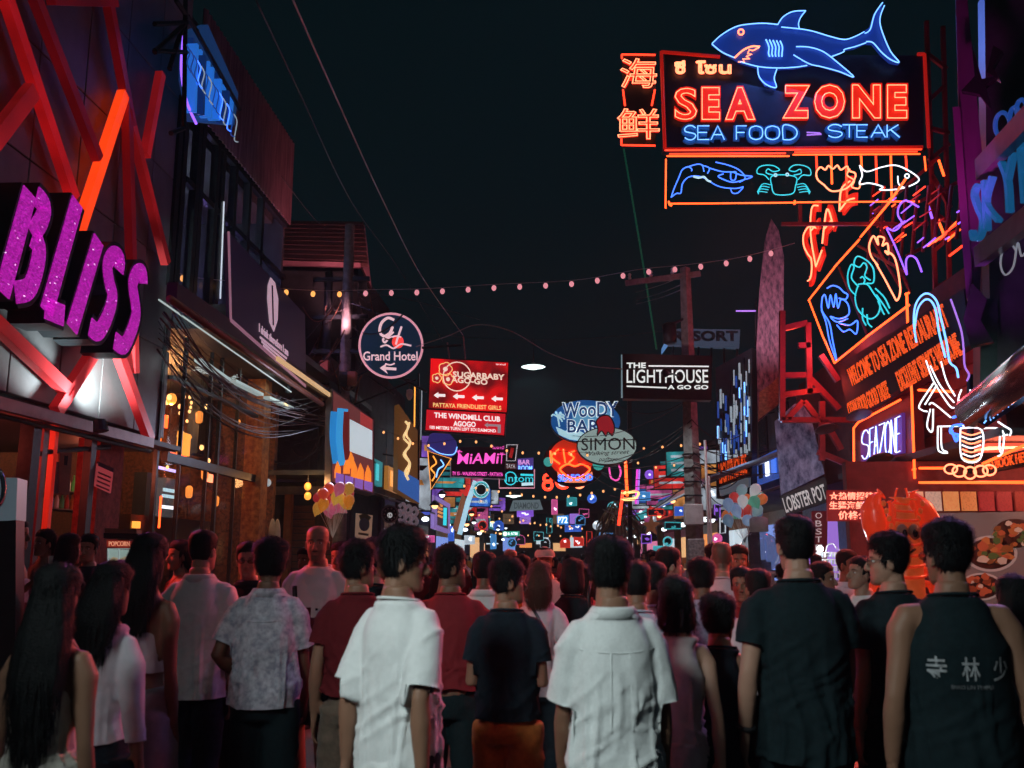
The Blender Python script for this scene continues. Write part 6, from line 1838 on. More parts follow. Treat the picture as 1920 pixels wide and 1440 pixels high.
part('lower_wall', qd([(1838, 560), (1870, 560), (1870, 760), (1838, 770)], 10.4, .3), mat('club_teal', (.05, .09, .08), rough=.4, metal=.4), sk)
silver = mat('silver_canopy', (.55, .58, .60), rough=.25, metal=.9, var=.15)
part('canopy_tube', tube([at(1822, 772, 9.2), at(1880, 728, 8.4), at(1990, 640, 7.0)], .16, 16), silver, sk, True)
part('canopy_soffit', qd([(1812, 782), (1850, 800), (2000, 700), (2000, 660), (1830, 780)], 9.0, .2), mat('canopy_blue', (.03, .06, .12), rough=.3), sk)
random.seed(9)
for k in range(24):
    t = random.random()
    p = at(1845 + t * 90, 792 - t * 68 + random.uniform(-4, 6), 8.9)
    part('pin_light', ellipsoid(p, (.008, .008, .008), 6, 4), NEON['paleblue'], sk)
part('upper_blade', beam(at(1838, 318, 9.4), at(1960, 190, 7.6), .10, .22), mat('blade_dark', (.16, .15, .19), rough=.3, metal=.6), sk)
part('lower_blade', beam(at(1836, 482, 9.4), at(1960, 385, 7.6), .10, .20), mat('blade_grey', (.30, .28, .34), rough=.3, metal=.6), sk)
for pts in ([(1822, 80), (1840, 148), (1870, 142), (1848, 160), (1858, 205), (1836, 176), (1802, 170), (1828, 142)], [(1862, 85), (1880, 95), (1862, 125), (1875, 150), (1850, 135)], [(1822, 530), (1850, 560), (1838, 600), (1862, 640), (1820, 650), (1806, 600)]):
    part('star_ornament', qd(pts, 9.6, .08), mat('star_dark', (.10, .09, .10), rough=.25, metal=.8), sk)
light('fin_lamp', 'SPOT', at(1800, 420, 8.6), (1, .06, .70), 160, sk, .08, at(1822, 240, 10.1), 70, 1)
light('fin_lamp', 'SPOT', at(1812, 620, 8.8), (.75, .10, 1), 80, sk, .08, at(1824, 520, 10), 60, 1)
light('canopy_lamp', 'SPOT', (4.0, 7.6, 4.6), (.62, .34, 1), 250, sk, .2, (.2, 4.2, 1.2), 60, .9)  # unseen spot added as violet rim light on the crowd
light('canopy_lamp', 'SPOT', at(1880, 620, 7.6), (.9, .97, 1), 220, sk, .1, at(1880, 730, 8.6), 60, .9)
ss = Sign('blue_club_letters', 'tall thin blue tube letters S K Y on the dark club at the right edge', 'sign', (4.35, 9.2, 5.4), (-1, -.25, 0))
bl2 = mat('blue_letter_metal', (.03, .16, .34), rough=.25, metal=.5, emit=(.01, .12, .30), strength=.55)
for pth in ([(1838, 350), (1828, 348), (1822, 365), (1830, 392), (1838, 412), (1834, 440), (1822, 448), (1818, 432)], [(1841, 338), (1846, 432)], [(1856, 330), (1844, 380), (1868, 414)], [(1872, 304), (1884, 338), (1888, 398)], [(1895, 285), (1884, 338)], [(1908, 270), (1916, 380)], [(1910, 275), (1935, 262)], [(1912, 320), (1930, 312)]):
    ss.strip('letter', pth, .042, bl2, 0, .07)
for cx, cy, rx, ry in ((1880, 235, 14, 24), (1903, 225, 10, 24), (1916, 205, 10, 18)):
    ss.ring('beaded_loop', cx, cy, rx, ry, NEON['dimblue'], .022, .06, n=24)
ss.neon('script_tube', [(1905, 470), (1888, 450), (1876, 490), (1884, 515), (1900, 500), (1908, 455), (1915, 480), (1925, 470)], ink('script_grey', (.35, .38, .45), .45), .010, .06)

# ------------------------------------------------------------------ black lighthouse sign, concrete pole, vertical tube sign
lh = Sign('black_agogo_sign', 'black box sign with white letters THE LIGHTHOUSE A GO GO beside the concrete pole', 'sign', at(1251, 706, 20.2), (-.02, -1, 0))
lh.poly('box', [(1167, 663), (1335, 667), (1334, 750), (1168, 747)], mat('agogo_black', (.022, .018, .018), rough=.4, var=.4), -.3, 0)
lw_ = glow('agogo_white', (.86, .92, .90), .85)
lh.text('THE', 1175, 680, 1211, 690, lw_, .01, bold=.03)
lh.text('LIGHTHOUSE', 1175, 693, 1328, 718, lw_, .01, bold=.004)
lh.text('A GO GO', 1252, 722, 1328, 730, lw_, .01, bold=.03)
lh.strip('rule', [(1216, 686), (1329, 687)], .03, lw_, 0, .01, None, False)
lh.strip('rule', [(1175, 724), (1250, 727)], .03, lw_, 0, .01, None, False)
lh.neon('edge_tube', [(1166, 665), (1166, 746)], ink('edge_grey', (.3, .45, .5), .4), .02, -.1, smooth=False)
pole = empty('concrete_pole', (at(1302, 1000, 21).x, 21, 0), 'pale concrete utility pole standing behind the black sign', 'utility pole')
zt = at(1302, 502, 21).z
part('shaft', rings([(0, .22, .20, 21, pole.location.x), (zt * .45, .18, .17, 21, pole.location.x), (zt, .12, .11, 21, pole.location.x)], 4, .5) if 'rings' in globals() else box(0, 1, 0, 1, 0, 1), CONC, pole)
px0 = pole.location.x
part('cross_arm', beam((px0 - 1.4, 21, zt - .35), (px0 + .35, 21, zt - .15), .10, .12), CONC, pole)
for k in range(3):
    part('insulator', lathe([(.03, 0), (.05, .04), (.03, .08), (.05, .12), (.02, .16)], 8, Vector((0, 0, 1)), Vector((px0 - 1.3 + k * .5, 21, zt - .27 + k * .06))), WHITEP, pole, True)
part('service_box', bevbox(px0 - .26, px0 + .16, 20.60, 20.76, at(1302, 985, 20.7).z, at(1302, 945, 20.7).z, .02), mat('service_box', (.6, .62, .62), rough=.4), pole)
part('meter_panel', bevbox(px0 - .20, px0 + .16, 20.62, 20.75, at(1302, 1050, 20.7).z, at(1302, 1010, 20.7).z, .02), mat('sticker_box', (.42, .45, .45), rough=.5, var=.6, scale=18), pole)
for k in range(5):
    z = at(1302, 850 + k * 26, 20.7).z
    part('clamp', tube([(px0 + .20 * math.cos(a), 21 + .19 * math.sin(a), z) for a in np.linspace(0, 6.28, 12, endpoint=False)], .02, 5, True), STEEL, pole)
part('conduit', tube([(px0 + .27, 20.75, 0), (px0 + .27, 20.75, 4.2)], .03, 6), WHITEP, pole)
part('conduit', tube([(px0 + .34, 20.78, 0), (px0 + .33, 20.78, 3.4)], .025, 6), WHITEP, pole)
part('transformer_drum', lathe([(.10, -.25), (.16, -.22), (.16, .2), (.10, .25)], 12, Vector((0, 0, 1)), Vector((px0 - .42, 20.9, zt - 1.6))), STEEL, pole, True)
part('drum_bracket', tube([(px0 - .4, 20.9, zt - 1.4), (px0, 21, zt - 1.2)], .03, 6), STEEL, pole)
light('pole_top_lamp', 'SPOT', (px0 - 1.6, 18.6, 5.2), (1, .6, .65), 60, pole, .06, (px0, 21, 7.0), 50, 1)
light('pole_lamp', 'SPOT', (px0 - .7, 19.4, 5.4), (.9, .95, 1), 160, pole, .06, (px0, 21, 2.4), 70, 1)
part('pole_lamp_head', lathe([(.03, .12), (.06, .10), (.09, 0), (.085, 0)], 12, Vector((-.4, -.8, .5)), Vector((px0 - .72, 19.36, 5.44))), STEEL, pole, True)
part('pole_lamp_arm', tube([(px0 - .72, 19.36, 5.5), (px0, 20.9, 5.6)], .02, 6), STEEL, pole)
random.seed(31)
cw = empty('pole_cable_loops', (px0, 20.8, 4), 'loops of black cable drooping from the concrete pole', 'cables')
for k in range(11):
    z = random.uniform(3.2, 5.2)
    e = Vector((px0 - random.uniform(1.5, 2.6), 23 + random.uniform(0, 5), z + random.uniform(-.6, .3)))
    part('cable', tube(catenary((px0, 20.75, z), e, random.uniform(.15, .6), 12), .012, 4), CABLE, cw, True)
for k in range(8):
    z = random.uniform(3.4, 5.0)
    e = Vector((px0 + random.uniform(.9, 2.4), 20.6 + random.uniform(0, 3), z + random.uniform(-.8, .2)))
    part('cable', tube(catenary((px0, 20.75, z), e, random.uniform(.1, .4), 10), .012, 4), CABLE, cw, True)
for k, (y0, y1) in enumerate(((540, 520), (555, 535), (562, 545))):
    wire('power_line', [(1193, y0 + 8), (1240, (y0 + y1) / 2 + 4), (1292, y1 - 8)], (32, 26, 21), .012, pal, ('upper', 'middle', 'lower')[k] + ' power line leaving the top of the concrete pole')
vt = Sign('tube_sign', 'upright sign of hanging blue glass tubes above orange letters LIGHTHOUSE', 'sign', at(1378, 790, 24), (-.75, -1, 0))
vt.poly('backing', [(1342, 690), (1410, 652), (1410, 940), (1343, 935)], BLACK, -.3, 0)
random.seed(14)
for k in range(26):
    x = 1347 + (k % 13) * 4.8 + random.uniform(-1, 1)
    top = 735 - (x - 1345) * 1.2 + random.uniform(-6, 30) + (k // 13) * 60
    for y in np.arange(top, 862 - (x - 1345) * .25, 46):
        vt.neon('glass_tube', [(x, y), (x + .4, min(y + random.uniform(18, 38), 866 - (x - 1345) * .25))], random.choice((NEON['paleblue'], NEON['dimblue'], NEON['dimwhite'], NEON['dimwhite'], STEEL)), random.choice((.018, .026)), random.uniform(.03, .1), smooth=False)
vt.text('LIGHTHOUSE', 0, 0, 0, 0, led, .05, quad=((1349, 908), (1401, 888), (1347, 870)), bold=.02)
vt.poly('letter_panel', [(1346, 872), (1402, 846), (1403, 892), (1348, 912)], mat('letter_panel_dark', (.03, .01, .006)), 0, .02)
vt.poly('silver_sill', [(1348, 914), (1404, 894), (1404, 912), (1350, 930)], mat('silver_sill', (.4, .45, .5), rough=.3, metal=.7, emit=(.3, .4, .5), strength=.12), 0, .12)
light('tube_glow', 'AREA', at(1372, 800, 22.8), (.35, .6, 1), 14, vt.root, .6, at(1340, 1000, 18))
ro = Sign('resort_roof_sign', 'roof top sign with letters RESORT lit blue above the black sign', 'sign', at(1310, 640, 30), (-.1, -1, 0))
ro.poly('board', [(1258, 616), (1388, 618), (1386, 652), (1252, 646)], mat('resort_board', (.10, .09, .16), rough=.5, emit=(.16, .30, .48), strength=.13), -.3, 0)
ro.poly('side', [(1240, 655), (1258, 616), (1256, 640), (1240, 662)], mat('resort_side', (.1, .2, .4), emit=(.16, .38, .8), strength=.5), -.3, .02)
ro.text('RESORT', 1262, 620, 1384, 640, ink('resort_ink', (.03, .03, .05)), .03, bold=.05)
for k in range(6):
    ro.neon('mount_post', [(1262 + k * 24, 650), (1262 + k * 24, 690)], STEEL, .04, -.2, smooth=False)
tl = Sign('violet_tube_lamp', 'violet tube lamp on a thin post above the tube sign', 'lamp', at(1398, 584, 24), (0, -1, 0))
tl.neon('tube', [(1380, 583), (1417, 583)], NEON['violet'], .025, .03, smooth=False)
tl.neon('post', [(1417, 560), (1417, 650)], STEEL, .03, 0, smooth=False)
# ------------------------------------------------------------------ signs and shops down the left side
ls = Sign('lightbox_sign', 'tall backlit picture box with blue surfboards and flames on the left', 'sign', at(660, 830, 18.6), (.55, -1, 0))
ls.poly('box', [(622, 728), (702, 786), (702, 928), (620, 906)], mat('box_grey', (.16, .16, .18), rough=.5), -.5, -.01)
ls.poly('lit_face', [(625, 733), (700, 788), (700, 924), (623, 903)], ink('face_brown', (.22, .06, .06), .45), -.01, 0)
ls.strip('surfboard', [(632, 772), (630, 820), (636, 868)], .26, ink('board_blue', (.02, .24, .62), .75), 0, .012)
ls.strip('surfboard', [(643, 766), (640, 820), (646, 872)], .22, ink('board_blue2', (.04, .34, .75), .75), 0, .018)
ls.strip('surfboard', [(650, 772), (648, 820), (652, 862)], .12, ink('board_maroon', (.18, .02, .02), .5), 0, .024)
ls.poly('white_sheet', [(656, 786), (698, 808), (698, 862), (656, 846)], ink('sheet_white', (.62, .74, .80), .72), 0, .010)
ls.poly('red_cap', [(676, 772), (698, 786), (698, 806), (676, 796)], ink('cap_red', (.5, .06, .06), .5), 0, .014)
for k, (x, y) in enumerate(((633, 880), (650, 872), (664, 880), (676, 884), (690, 888), (658, 862))):
    ls.poly('flame', [(x - 6, y + 16), (x - 5, y), (x, y - 16), (x + 6, y - 2), (x + 6, y + 16)], ink('flame', (1, .26, .03), .85), 0, .020 + k * .002)
for k in range(4):
    x = 630 + k * 18
    ls.poly('violet_band', [(x, 886 + k * 5), (x + 15, 890 + k * 5), (x + 14, 910 + k * 4), (x, 905 + k * 4)], ink('band_violet', (.30, .14, .60), .6), 0, .034)
light('lightbox_glow', 'AREA', at(668, 830, 17.8), (.7, .75, 1), 30, ls.root, .9, at(720, 1000, 14))
gs = Sign('gold_script_sign', 'tall narrow dark sign with gold swirling script and a blue lower part', 'sign', at(768, 850, 26), (.7, -1, 0))
gs.poly('box', [(748, 758), (788, 815), (786, 945), (745, 920)], mat('gold_sign_box', (.10, .05, .03), emit=(.28, .11, .03), strength=.28), -.3, 0)
gs.neon('gold_script', [(760, 790), (766, 800), (757, 820), (768, 835), (757, 852), (768, 868), (760, 885), (766, 900)], ink('script_gold', (1, .68, .32), .9), .035, .04)
gs.neon('gold_script', [(768, 792), (762, 815), (770, 830), (760, 850), (769, 870), (762, 895)], ink('script_gold', (1, .68, .32), .9), .03, .05)
gs.poly('blue_part', [(747, 880), (786, 900), (786, 943), (746, 918)], ink('part_blue', (.03, .12, .42), .7), 0, .01)
ws = Sign('white_blue_sign', 'slanted white and blue backlit sign beside the gold script sign', 'sign', at(795, 910, 28), (.7, -1, 0))
ws.poly('box', [(784, 862), (808, 885), (806, 965), (782, 948)], ink('ws_blue', (.06, .10, .55), .8), -.3, 0)
ws.poly('white_shape', [(788, 880), (804, 895), (803, 945), (790, 935)], ink('ws_white', (.75, .85, 1), .95), 0, .01)
hb = Sign('hat_poster', 'beige standing poster with a round dark blue figure in a hat', 'poster', at(683, 985, 20.5), (.2, -1, 0))
hb.poly('sheet', [(667, 962), (699, 966), (696, 1012), (665, 1010)], mat('beige_sheet', (.46, .36, .28), rough=.7, emit=(.4, .26, .18), strength=.3), -.04, 0)
hb.disc('figure', 683, 983, 10, 13, ink('figure_blue', (.03, .05, .12)), 0, .008, n=24)
hb.strip('hat', [(674, 970), (684, 967), (694, 973)], .09, ink('hat_black', (.02, .02, .02)), 0, .014)
hb.strip('caption', [(672, 1000), (691, 1003)], .05, ink('caption_dark', (.06, .05, .05)), 0, .01, None, False)
ck = Sign('round_dial_sign', 'round black dial sign with 14 at its centre on the left shops', 'sign', at(731, 965, 22.5), (.3, -1, 0))
ck.disc('dial', 731, 964, 15, 16, BLACK, -.1, 0, n=28)
ck.ring('dial_rim', 731, 964, 15, 16, mat('dial_rim', (.25, .25, .27)), .02, .01, n=28)
ck.disc('hub', 731, 966, 5, 5, ink('hub_white', (.6, .6, .6), .5), 0, .01, n=14)
ck.text('14', 728, 963, 734, 969, BLACK, .014)
for k in range(10):
    a = k * .628
    ck.disc('dial_dot', 731 + 10.5 * math.cos(a), 964 + 11 * math.sin(a), 1.6, 1.8, ink('dot_grey', (.2, .2, .22)), 0, .008, n=8)
cs = Sign('chrome_swirl_sign', 'cluster of pale chrome swirls mounted beside the round dial', 'sign', at(760, 965, 23.5), (.4, -1, 0))
for k in range(6):
    x, y = 748 + (k % 3) * 11, 950 + (k // 3) * 18 + (k % 3) * 4
    cs.neon('swirl', [(x, y), (x + 8, y - 6), (x + 12, y + 4), (x + 4, y + 10), (x + 1, y + 4)], mat('chrome_pink', (.6, .5, .55), rough=.25, metal=.6, emit=(.5, .42, .5), strength=.12), .05, .05)
cs.poly('backing', [(742, 935), (785, 945), (785, 1000), (742, 990)], BLACK, -.1, 0)
tl2 = Sign('striped_lightbox', 'violet framed small lightbox with teal and orange stripes', 'sign', at(827, 962, 30), (.6, -1, 0))
tl2.poly('frame', [(814, 928), (844, 945), (844, 1000), (814, 990)], ink('frame_violet', (.30, .20, .55), .55), -.3, 0)
tl2.poly('picture', [(820, 940), (840, 952), (840, 992), (820, 984)], ink('pic_dark', (.08, .05, .06), .5), 0, .01)
for k in range(4): tl2.strip('stripe', [(821, 945 + k * 7), (830, 949 + k * 7)], .07, ink('stripe_orange', (.9, .35, .10), .7), .01, .02, None, False)
tl2.strip('teal_bar', [(835, 952), (834, 985)], .12, NEON['teal'], .01, .02, None, False)
td = Sign('tilted_board', 'tilted narrow board with pale blue lit edge leaning over the street', 'sign', at(875, 950, 31), (.3, -1, 0))
td.poly('board', [(868, 925), (874, 935), (858, 998), (850, 990)], ink('td_brown', (.25, .10, .05), .5), -.15, 0)
td.strip('lit_edge', [(892, 902), (878, 940), (862, 1002)], .16, ink('td_pale', (.45, .75, .9), .7), 0, .06, None, False)
# balloons
def balloons(label, cx, cy, Y, cols, n, spread, seed):
    root = empty('balloon_bunch', at(cx, cy + 40, Y), label, 'balloons')
    rr = random.Random(seed)
    pts = []
    tries = 0
    while len(pts) < n and tries < 4000:
        tries += 1
        x, y, d = rr.gauss(0, spread[0]), rr.gauss(0, spread[1]), rr.uniform(-.35, .35)
        p = at(cx + max(-1.7, min(1.7, x / spread[0])) * spread[0], cy + max(-1.6, min(1.6, y / spread[1])) * spread[1], Y + d)
        if all((p - q).length > .17 for q in pts): pts.append(p)
    bm = {}
    for i, p in enumerate(pts):
        c = cols[i % len(cols)]
        key = str(c)
        if key not in bm:
            V, F = lathe([(.004, -.155), (.018, -.145), (.012, -.135), (.05, -.10), (.095, -.03), (.105, .03), (.085, .09), (.045, .125), (.006, .135)], 14)
            bm[key] = mesh_obj('balloon', V, F, mat('balloon_' + key, c, rough=.28, var=.1, coat=.4, emit=c, strength=.34), root, True)  # emission stands in for light falling on the balloons
            o = bm[key]
        else: o = link_copy(bm[key], root)
        o.location = p - root.location
        o.rotation_euler = (rr.uniform(-.9, .9), rr.uniform(-.9, .9), 0)
        part('string', tube([p, root.location + Vector((0, 0, -.3))], .003, 3), WHITEP, root)
    light('balloon_lamp', 'POINT', at(cx, cy + 75, Y - .9), (1, .86, .75), 4.5, root, .1)
    return root
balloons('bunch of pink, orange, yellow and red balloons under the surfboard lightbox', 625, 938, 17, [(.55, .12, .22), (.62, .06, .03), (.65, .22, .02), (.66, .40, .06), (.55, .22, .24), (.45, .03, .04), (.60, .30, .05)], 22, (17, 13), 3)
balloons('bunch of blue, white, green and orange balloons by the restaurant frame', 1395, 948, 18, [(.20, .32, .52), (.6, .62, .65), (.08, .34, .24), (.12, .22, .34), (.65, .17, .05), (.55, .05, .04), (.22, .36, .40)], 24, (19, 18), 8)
# wooden stall front and lamps on the left beyond the bar
wf = empty('shuttered_stall', (-5.6, 20.4, 0), 'dark brown shuttered stall front under hanging globe lamps beyond the bar', 'building')
wood = mat('brown_slats', (.16, .07, .045), rough=.7, var=.4, scale=5, stretch=(1, 1, 6))
for k in range(16):
    part('slat', box(at(545, 1000, 20.6).x, at(628, 1000, 20.6).x, 20.58, 20.62, .3 + k * .155, .3 + k * .155 + .135), wood, wf)
part('back_wall', box(-8.4, at(640, 1000, 20.7).x, 20.64, 21.4, .13, 3.3), DARKWALL, wf)
part('lintel', box(-7, at(640, 1000, 20.5).x, 20.46, 20.56, 3.0, 3.18), mat('grey_lintel', (.20, .20, .24), rough=.5), wf)
for x in (540, 632): part('post', box(at(x, 1000, 20.5).x - .08, at(x, 1000, 20.5).x + .08, 20.40, 20.56, .13, 3.0), mat('orange_post', (.34, .13, .05), rough=.7), wf)
part('canopy', box(-7.2, -4.9, 19.4, 20.6, 3.35, 3.45), BLACK, wf)
for k, (x, y) in enumerate(((577, 912), (577, 930), (502, 905))):
    p = at(x, y, 19.4)
    g = empty('globe_lamp', p, ('upper warm glass globe lamp over the shuttered stall', 'lower warm glass globe lamp over the shuttered stall', 'dim glass globe lamp beside the orange brick pillar')[k], 'lamp')
    mesh_obj('globe', *ellipsoid((0, 0, 0), (.075, .075, .085)), NEON['amber'] if k < 2 else NEON['dimwhite'], g, True)
    mesh_obj('cord', *tube([(0, 0, .07), (0, 0, 3.36 - p.z + .5)], .006, 4), CABLE, g)
light('stall_lamp', 'POINT', at(580, 905, 19.2), (1, .45, .16), 14, wf, .1)
for k, (x, y) in enumerate(((510, 1003), (519, 1004))):
    thing_mesh('surfboard', ellipsoid(at(x, y, 18.5), (.075, .03, .33)), mat('cream_board', (.62, .52, .36), rough=.4), ('left', 'right')[k] + ' one of two small cream surfboards standing by the stall', 'surfboard', smooth=True)
pb2 = empty('cable_pole', (at(640, 900, 20.2).x, 20.2, 0), 'dark utility pole tangled with cables behind the round hotel sign', 'utility pole')
x0 = pb2.location.x
part('shaft', tube([(x0, 20.2, 0), (x0, 20.2, 9.2)], [.16, .11], 10), CONC, pb2, True)
part('shaft_brace', tube([(x0 - .55, 20.6, 0), (x0 - .55, 20.6, 8.2)], [.12, .09], 10), DARKWALL, pb2, True)
for z in (6.2, 7.0, 7.9): part('cross_arm', beam((x0 - .8, 20.2, z), (x0 + .5, 20.2, z), .09, .09), STEEL, pb2)
random.seed(44)
for k in range(42):
    a = Vector((x0 + random.uniform(-.75, .45), 20.1 + random.uniform(-.2, .3), random.uniform(4.4, 7.9)))
    b = a + Vector((random.uniform(-1.4, 1.4), random.uniform(-1, 1.5), random.uniform(-1.4, .5)))
    part('cable', tube(catenary(a, b, random.uniform(.1, .5), 8), random.choice((.009, .013, .018)), 4), random.choice((CABLE, CABLE, COPPER)), pb2, True)
for k in range(6):
    a = Vector((x0 + random.uniform(-.4, .3), 19.95, random.uniform(5, 7)))
    part('junction_box', bevbox(a.x - .1, a.x + .1, a.y - .08, a.y + .08, a.z - .16, a.z + .16, .015), random.choice((STEEL, mat('rust_box', (.30, .09, .05), rough=.6))), pb2)
light('cable_lamp', 'POINT', (x0 - .6, 19.3, 5.6), (1, .2, .1), 8, pb2, .08)
st2 = Sign('street_camera', 'white street camera hanging beside the orange tube near the round sign', 'camera', at(768, 738, 20.5), (0, -1, 0))
st2.add('housing', *lathe([(.03, .1), (.07, .08), (.08, -.04), (.05, -.12), (.02, -.15)], 12, Vector((0, 1, 0)), Vector((0, 0, 0))), WHITEP, None, True)
st2.neon('bracket', [(768, 728), (768, 712), (745, 706)], STEEL, .02, 0, smooth=False)
ot = Sign('tube_pair', 'pair of thin upright neon tubes, one orange and one white, left of the red sign', 'lamp', at(783, 770, 21), (0, -1, 0))
ot.neon('orange_tube', [(778, 722), (777, 800)], NEON['amber'], .016, .02, smooth=False)
ot.neon('white_tube', [(791, 730), (789, 825)], NEON['dimwhite'], .012, .02, smooth=False)
ot.poly('mount', [(783, 700), (786, 700), (786, 900), (783, 900)], STEEL, -.06, 0)

# ------------------------------------------------------------------ rows of shops down the street
def shop(name_, label, X, side, y0, y1, h, wall, lit, awn, signs, seed):
    """One shop house; side +1: front faces +x (left row), -1: front faces -x (right row)."""
    rr = random.Random(seed)
    root = empty('shop_house', (X, (y0 + y1) / 2, 0), label, 'building')
    xb = X - side * 5
    a, b = sorted((X - side * .3, xb))
    part('wall', box(a, b, y0, y1 - .05, 3.4, h), wall, root)
    part('pier', box(min(X, X - side * .3), max(X, X - side * .3), y0, y0 + .25, .13, 3.4), wall, root)
    part('back_wall', box(*sorted((X - side * 3.0, X - side * 3.2)), y0, y1 - .05, .13, 3.4), mat('shop_back_%s' % lit.name, (.35, .33, .32), rough=.8), root)
    n = 2
    for k in range(n):
        ya = y0 + .6 + k * (y1 - y0 - .8) / n
        yb = ya + (y1 - y0 - .8) / n - .35
        part('lit_counter', box(*sorted((X - side * 1.0, X - side * 1.3)), ya, yb, .9, 2.6), lit, root)
        part('shelf_board', box(*sorted((X - side * .6, X - side * .99)), ya, yb, 1.0, 1.05), BLACK, root)
        for j in range(5):
            yy = ya + (j + .5) * (yb - ya) / 5
            part('goods', box(*sorted((X - side * .7, X - side * .9)), yy - .09, yy + .09, 1.05, 1.05 + rr.uniform(.15, .5)), mat('goods_%d' % rr.randrange(4), [(.3, .1, .05), (.1, .15, .25), (.35, .3, .2), (.05, .06, .06)][rr.randrange(4)]), root)
    part('awning', ([(X, y0, 3.35), (X + side * 1.2, y0, 2.95), (X + side * 1.2, y1 - .05, 2.95), (X, y1 - .05, 3.35), (X, y0, 3.42), (X + side * 1.2, y0, 3.0), (X + side * 1.2, y1 - .05, 3.0), (X, y1 - .05, 3.42)],
                    [(0, 1, 2, 3), (7, 6, 5, 4), (0, 4, 5, 1), (1, 5, 6, 2), (2, 6, 7, 3), (3, 7, 4, 0)]), awn, root)
    fc = rr.choice(('teal', 'blue', 'pink', 'white', 'red', 'amber', 'violet'))
    fcol = dict(teal=(.05, .5, .55), blue=(.06, .2, .9), pink=(1, .16, .5), white=(.8, .9, 1), red=(1, .05, .03), amber=(1, .4, .08), violet=(.4, .15, 1))[fc]
    fb_ = part('fascia_board', box(*sorted((X - side * .02, X + side * .10)), y0 + .4, y1 - .5, 3.6, 4.3), mat('fascia_' + fc, tuple(v * .4 for v in fcol), emit=fcol, strength=.28), root)
    for k in range(int((y1 - y0) / .8)):
        yy = y0 + .7 + k * .8
        if yy < y1 - .9: part('fascia_letter', box(*sorted((X + side * .105, X + side * .13)), yy, yy + rr.uniform(.3, .5), 3.72, 4.18), rr.choice((NEON['white'], glow('far_text_' + fc, fcol, 1.0), BLACK)), root)
    part('front_lamp', ellipsoid((X + side * .9, (y0 + y1) / 2, 2.8), (.12, .12, .08)), glow('shop_lamp', (.85, .95, 1), 3.0), root, True)
    nw = max(2, int((y1 - y0) / 1.9))
    for k in range(nw):
        yc = y0 + (k + .5) * (y1 - y0) / nw
        for z in np.arange(4.3, h - 1.2, 2.3):
            wv = part('window', box(*sorted((X - side * .32, X - side * .24)), yc - .5, yc + .5, z, z + 1.25), rr.choice((mat('window_dark', (.03, .04, .05), rough=.1), mat('window_dark', (.03, .04, .05)), glow('window_dim', (.7, .45, .25), .12), glow('window_blue', (.25, .35, .7), .12))), root)
            mesh_obj('frame', *box(*[v - (root.location.x if i < 2 else root.location.y if i < 4 else 0) for i, v in enumerate((*sorted((X - side * .25, X - side * .2)), yc - .56, yc + .56, z - .07, z))]), STEEL, wv)
    return root
WL = [mat('plaster_%d' % k, c, rough=.9, var=.4, scale=2, bump=.2, bscale=20) for k, c in enumerate(((.10, .09, .09), (.08, .09, .10), (.13, .11, .10), (.07, .06, .07)))]
LT = [glow('counter_warm', (1, .55, .24), .75), glow('counter_white', (.75, .9, 1), .7), glow('counter_blue', (.25, .4, 1), .7), glow('counter_pink', (1, .25, .5), .6), glow('counter_violet', (.5, .25, 1), .6), glow('counter_amber', (1, .35, .1), .8)]
AW = [mat('awning_%d' % k, c, rough=.6, var=.3) for k, c in enumerate(((.10, .11, .12), (.22, .23, .24), (.16, .05, .05), (.05, .07, .12)))]
specL = [(21.6, 27, 6.4, 0, 3, 0), (27, 32.5, 7.2, 1, 4, 3), (32.5, 39, 6.0, 2, 1, 1), (39, 46, 6.6, 3, 0, 2), (46, 54, 5.6, 1, 2, 0), (54, 64, 6.2, 0, 1, 1), (64, 78, 5.6, 2, 0, 0)]
specR = [(23.0, 28, 5.6, 1, 4, 1), (28, 33, 6.6, 0, 2, 0), (33, 39, 6.0, 2, 1, 1), (39, 46, 6.4, 3, 5, 2), (46, 54, 5.6, 1, 0, 3), (54, 64, 6.2, 0, 1, 1), (64, 78, 5.6, 2, 3, 0)]
names = {0: 'amber', 1: 'white', 2: 'blue', 3: 'pink', 4: 'violet', 5: 'orange'}
ordn = ('first', 'second', 'third', 'fourth', 'fifth', 'sixth', 'seventh')
for i, (a, b, h, w, l, aw) in enumerate(specL):
    shop('shop', '%s shop house along the left side of the far street, %s lit counter' % (ordn[i], names[l]), -5.2, 1, a, b, h, WL[w], LT[l], AW[aw], 2, 100 + i)
for i, (a, b, h, w, l, aw) in enumerate(specR):
    shop('shop', '%s shop house along the right side of the far street, %s lit counter' % (ordn[i], names[l]), 5.6, -1, a, b, h, WL[w], LT[l], AW[aw], 2, 200 + i)
eb = empty('end_building', (0, 84, 0), 'building with a row of white lit windows closing the far end of the street', 'building')
part('wall', box(-14, 14, 84, 90, 0, 6.5), WL[3], eb)
for k in range(13):
    part('lit_window', box(-9.6 + k * 1.5, -8.5 + k * 1.5, 83.9, 83.99, 2.0 + (k % 3) * .3, 2.7 + (k % 2) * .5), (LT[1], LT[0], LT[1], LT[2], LT[5])[k % 5], eb)
    part('upper_window', box(-9.6 + k * 1.5, -8.6 + k * 1.5, 83.9, 83.99, 4.4, 5.3), (glow('window_dim', (.7, .45, .25), .12), LT[4], mat('window_dark', (.03, .04, .05)))[k % 3], eb)
